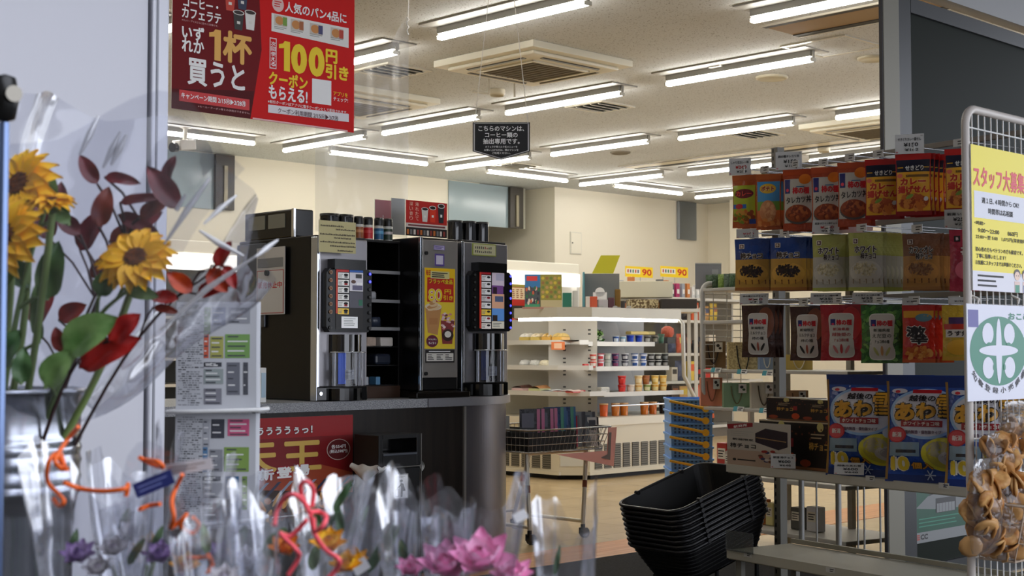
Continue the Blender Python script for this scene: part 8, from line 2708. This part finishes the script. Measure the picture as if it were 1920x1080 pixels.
PINKS = [(250, 170, 214), (255, 200, 230), (246, 150, 200)]
YELS = [(246, 180, 30), (250, 206, 60), (230, 150, 20)]
PURP = [(150, 120, 176), (190, 160, 210), (120, 90, 150)]
WHS = [(224, 220, 226), (236, 232, 232), (206, 196, 210)]
bouquet(180, 880, 250, 1.56, 'wrapped bouquet with an orange curled ribbon beside the metal bucket', [(150, 1050, 36, PURP), (215, 1040, 32, WHS), (185, 1075, 30, WHS)], [(130, 1060, 70, 26, 80, 2), (240, 1060, 60, 24, 60, 2)], 4,
        (ORG, [[(147, 800), (128, 822), (108, 852), (104, 868), (120, 880), (112, 850), (96, 858), (88, 880), (90, 905), (108, 925), (120, 940), (110, 948), (100, 935)], [(108, 852), (118, 872), (126, 880)], [(120, 905), (150, 916), (190, 921), (232, 917), (240, 908), (236, 930)]]))
bouquet(330, 900, 250, 1.58, 'wrapped bouquet with orange and yellow ribbon in front of the newspapers', [(300, 1050, 34, PURP), (350, 1070, 32, YELS)], [(280, 1050, 70, 24, 70, 2), (390, 1040, 60, 24, 100, 1)], 6,
        (ORG, [[(262, 858), (280, 868), (305, 876), (296, 866), (270, 862)], [(342, 890), (330, 915), (322, 940), (326, 970), (320, 990), (340, 975), (350, 965), (338, 985), (360, 1000), (372, 985), (362, 970)], [(300, 945), (280, 948), (262, 955)], [(390, 1040), (398, 1058), (388, 1075)], [(350, 1046), (375, 1046), (392, 1044)]]))
bouquet(555, 955, 270, 1.55, 'wrapped bouquet with a pink ribbon bow and yellow flowers before the beef bowl poster', [(617, 1028, 36, YELS), (535, 1036, 32, [(226, 130, 30), (240, 150, 50), (210, 110, 20)]), (650, 1070, 34, YELS)], [(500, 1050, 70, 50, 60, 2), (600, 990, 50, 24, 110, 2), (625, 960, 70, 22, 60, 2), (585, 1070, 50, 30, 80, 0)], 8,
        (PNK, [[(515, 985), (520, 955), (535, 932), (555, 928), (572, 945), (580, 960)], [(580, 960), (566, 930), (564, 908), (578, 904), (588, 920), (585, 950)], [(580, 960), (600, 960), (612, 970), (604, 988), (590, 995), (588, 970)], [(582, 965), (590, 1000), (610, 1030), (636, 1050), (630, 1068), (615, 1085)], [(575, 975), (545, 1005), (525, 1000), (555, 1030), (560, 1046), (540, 1078)]]))
bouquet(700, 925, 170, 1.66, 'tall clear-wrapped bouquet with dark leaves before the litter bin', [(665, 1060, 30, YELS)], [(690, 1075, 110, 26, 62, 2), (640, 1000, 60, 24, 100, 2), (720, 1060, 80, 14, 70, 0)], 10)
bouquet(800, 945, 180, 1.60, 'clear-wrapped bouquet with glassy folds next to the tall one', [(770, 1075, 30, PINKS)], [(760, 1060, 50, 24, 100, 2)], 12)
bouquet(885, 945, 200, 1.56, 'wrapped bouquet with two pink lotus-like flowers', [(836, 1074, 58, PINKS), (902, 1064, 66, PINKS), (960, 1090, 44, PINKS)], [(860, 1080, 60, 20, 80, 2)], 14)
bouquet(1060, 955, 120, 1.64, 'clear film cone standing alone at the end of the bouquets', [], [(1040, 1080, 60, 14, 80, 2)], 16, film=FILM1)
bouquet(255, 870, 170, 1.84, 'clear-wrapped bouquet standing behind the two orange-ribboned ones', [(250, 1010, 34, WHS), (280, 1030, 30, YELS)], [(230, 1010, 60, 30, 80, 2)], 21)
bouquet(440, 940, 200, 1.80, 'clear-wrapped bouquet between the orange-ribboned and the pink-ribboned ones', [(420, 1050, 34, PURP), (460, 1060, 34, WHS)], [(440, 1040, 60, 30, 70, 2)], 23)
bouquet(640, 940, 180, 1.82, 'clear-wrapped bouquet behind the pink ribbon, with a pale leaflet look', [(640, 1050, 30, YELS)], [(660, 1000, 60, 24, 60, 2), (610, 1020, 60, 24, 110, 0)], 25)
bouquet(430, 985, 200, 1.44, 'crinkled clear bouquet lowest in front of the newspapers', [(420, 1095, 34, WHS)], [], 29)
# tags on the bouquets
def small_tag(x, y, w_, h_, d, ang, c, lab, lines_=True):
    k = d / F_PX
    p = PD(x, y, d)
    a = math.radians(ang)
    xd = RIGHT * math.cos(a) + UP * math.sin(a)
    m = Matrix((xd, -FWD.cross(xd) * -1, -FWD)).transposed().to_4x4()
    yd = (-FWD).cross(xd)
    m = Matrix((xd, yd, -FWD)).transposed().to_4x4()
    m.translation = p
    mb = MB().box(-w_ * k / 2, w_ * k / 2, -h_ * k / 2, h_ * k / 2, -.0015, 0, M(c, .5))
    if lines_:
        mb.lines(-w_ * k * .4, w_ * k * .4, -h_ * k * .3, h_ * k * .3, 2, .0005, M(tuple(min(255, v + 90) for v in c), .5) if c[0] < 120 else M((140, 120, 110), .5), .3)
    o = mb.build('gift_tag')
    o.matrix_world = m
    return tag(o, lab, 'tag')
small_tag(288, 907, 76, 28, 1.50, 22, (34, 46, 110), 'navy blue tag tied to the orange ribbon before the newspapers')
small_tag(350, 876, 96, 22, 1.51, 9, (206, 200, 204), 'pale grey tag pointing from the navy tag across the newspapers')
small_tag(676, 1062, 30, 24, 1.60, 32, (236, 236, 240), 'tiny white tag on the tall clear-wrapped bouquet', False)
small_tag(976, 968, 26, 18, 1.52, 28, (240, 240, 244), 'tiny white sticker on the film near the pink lotus flowers', False)
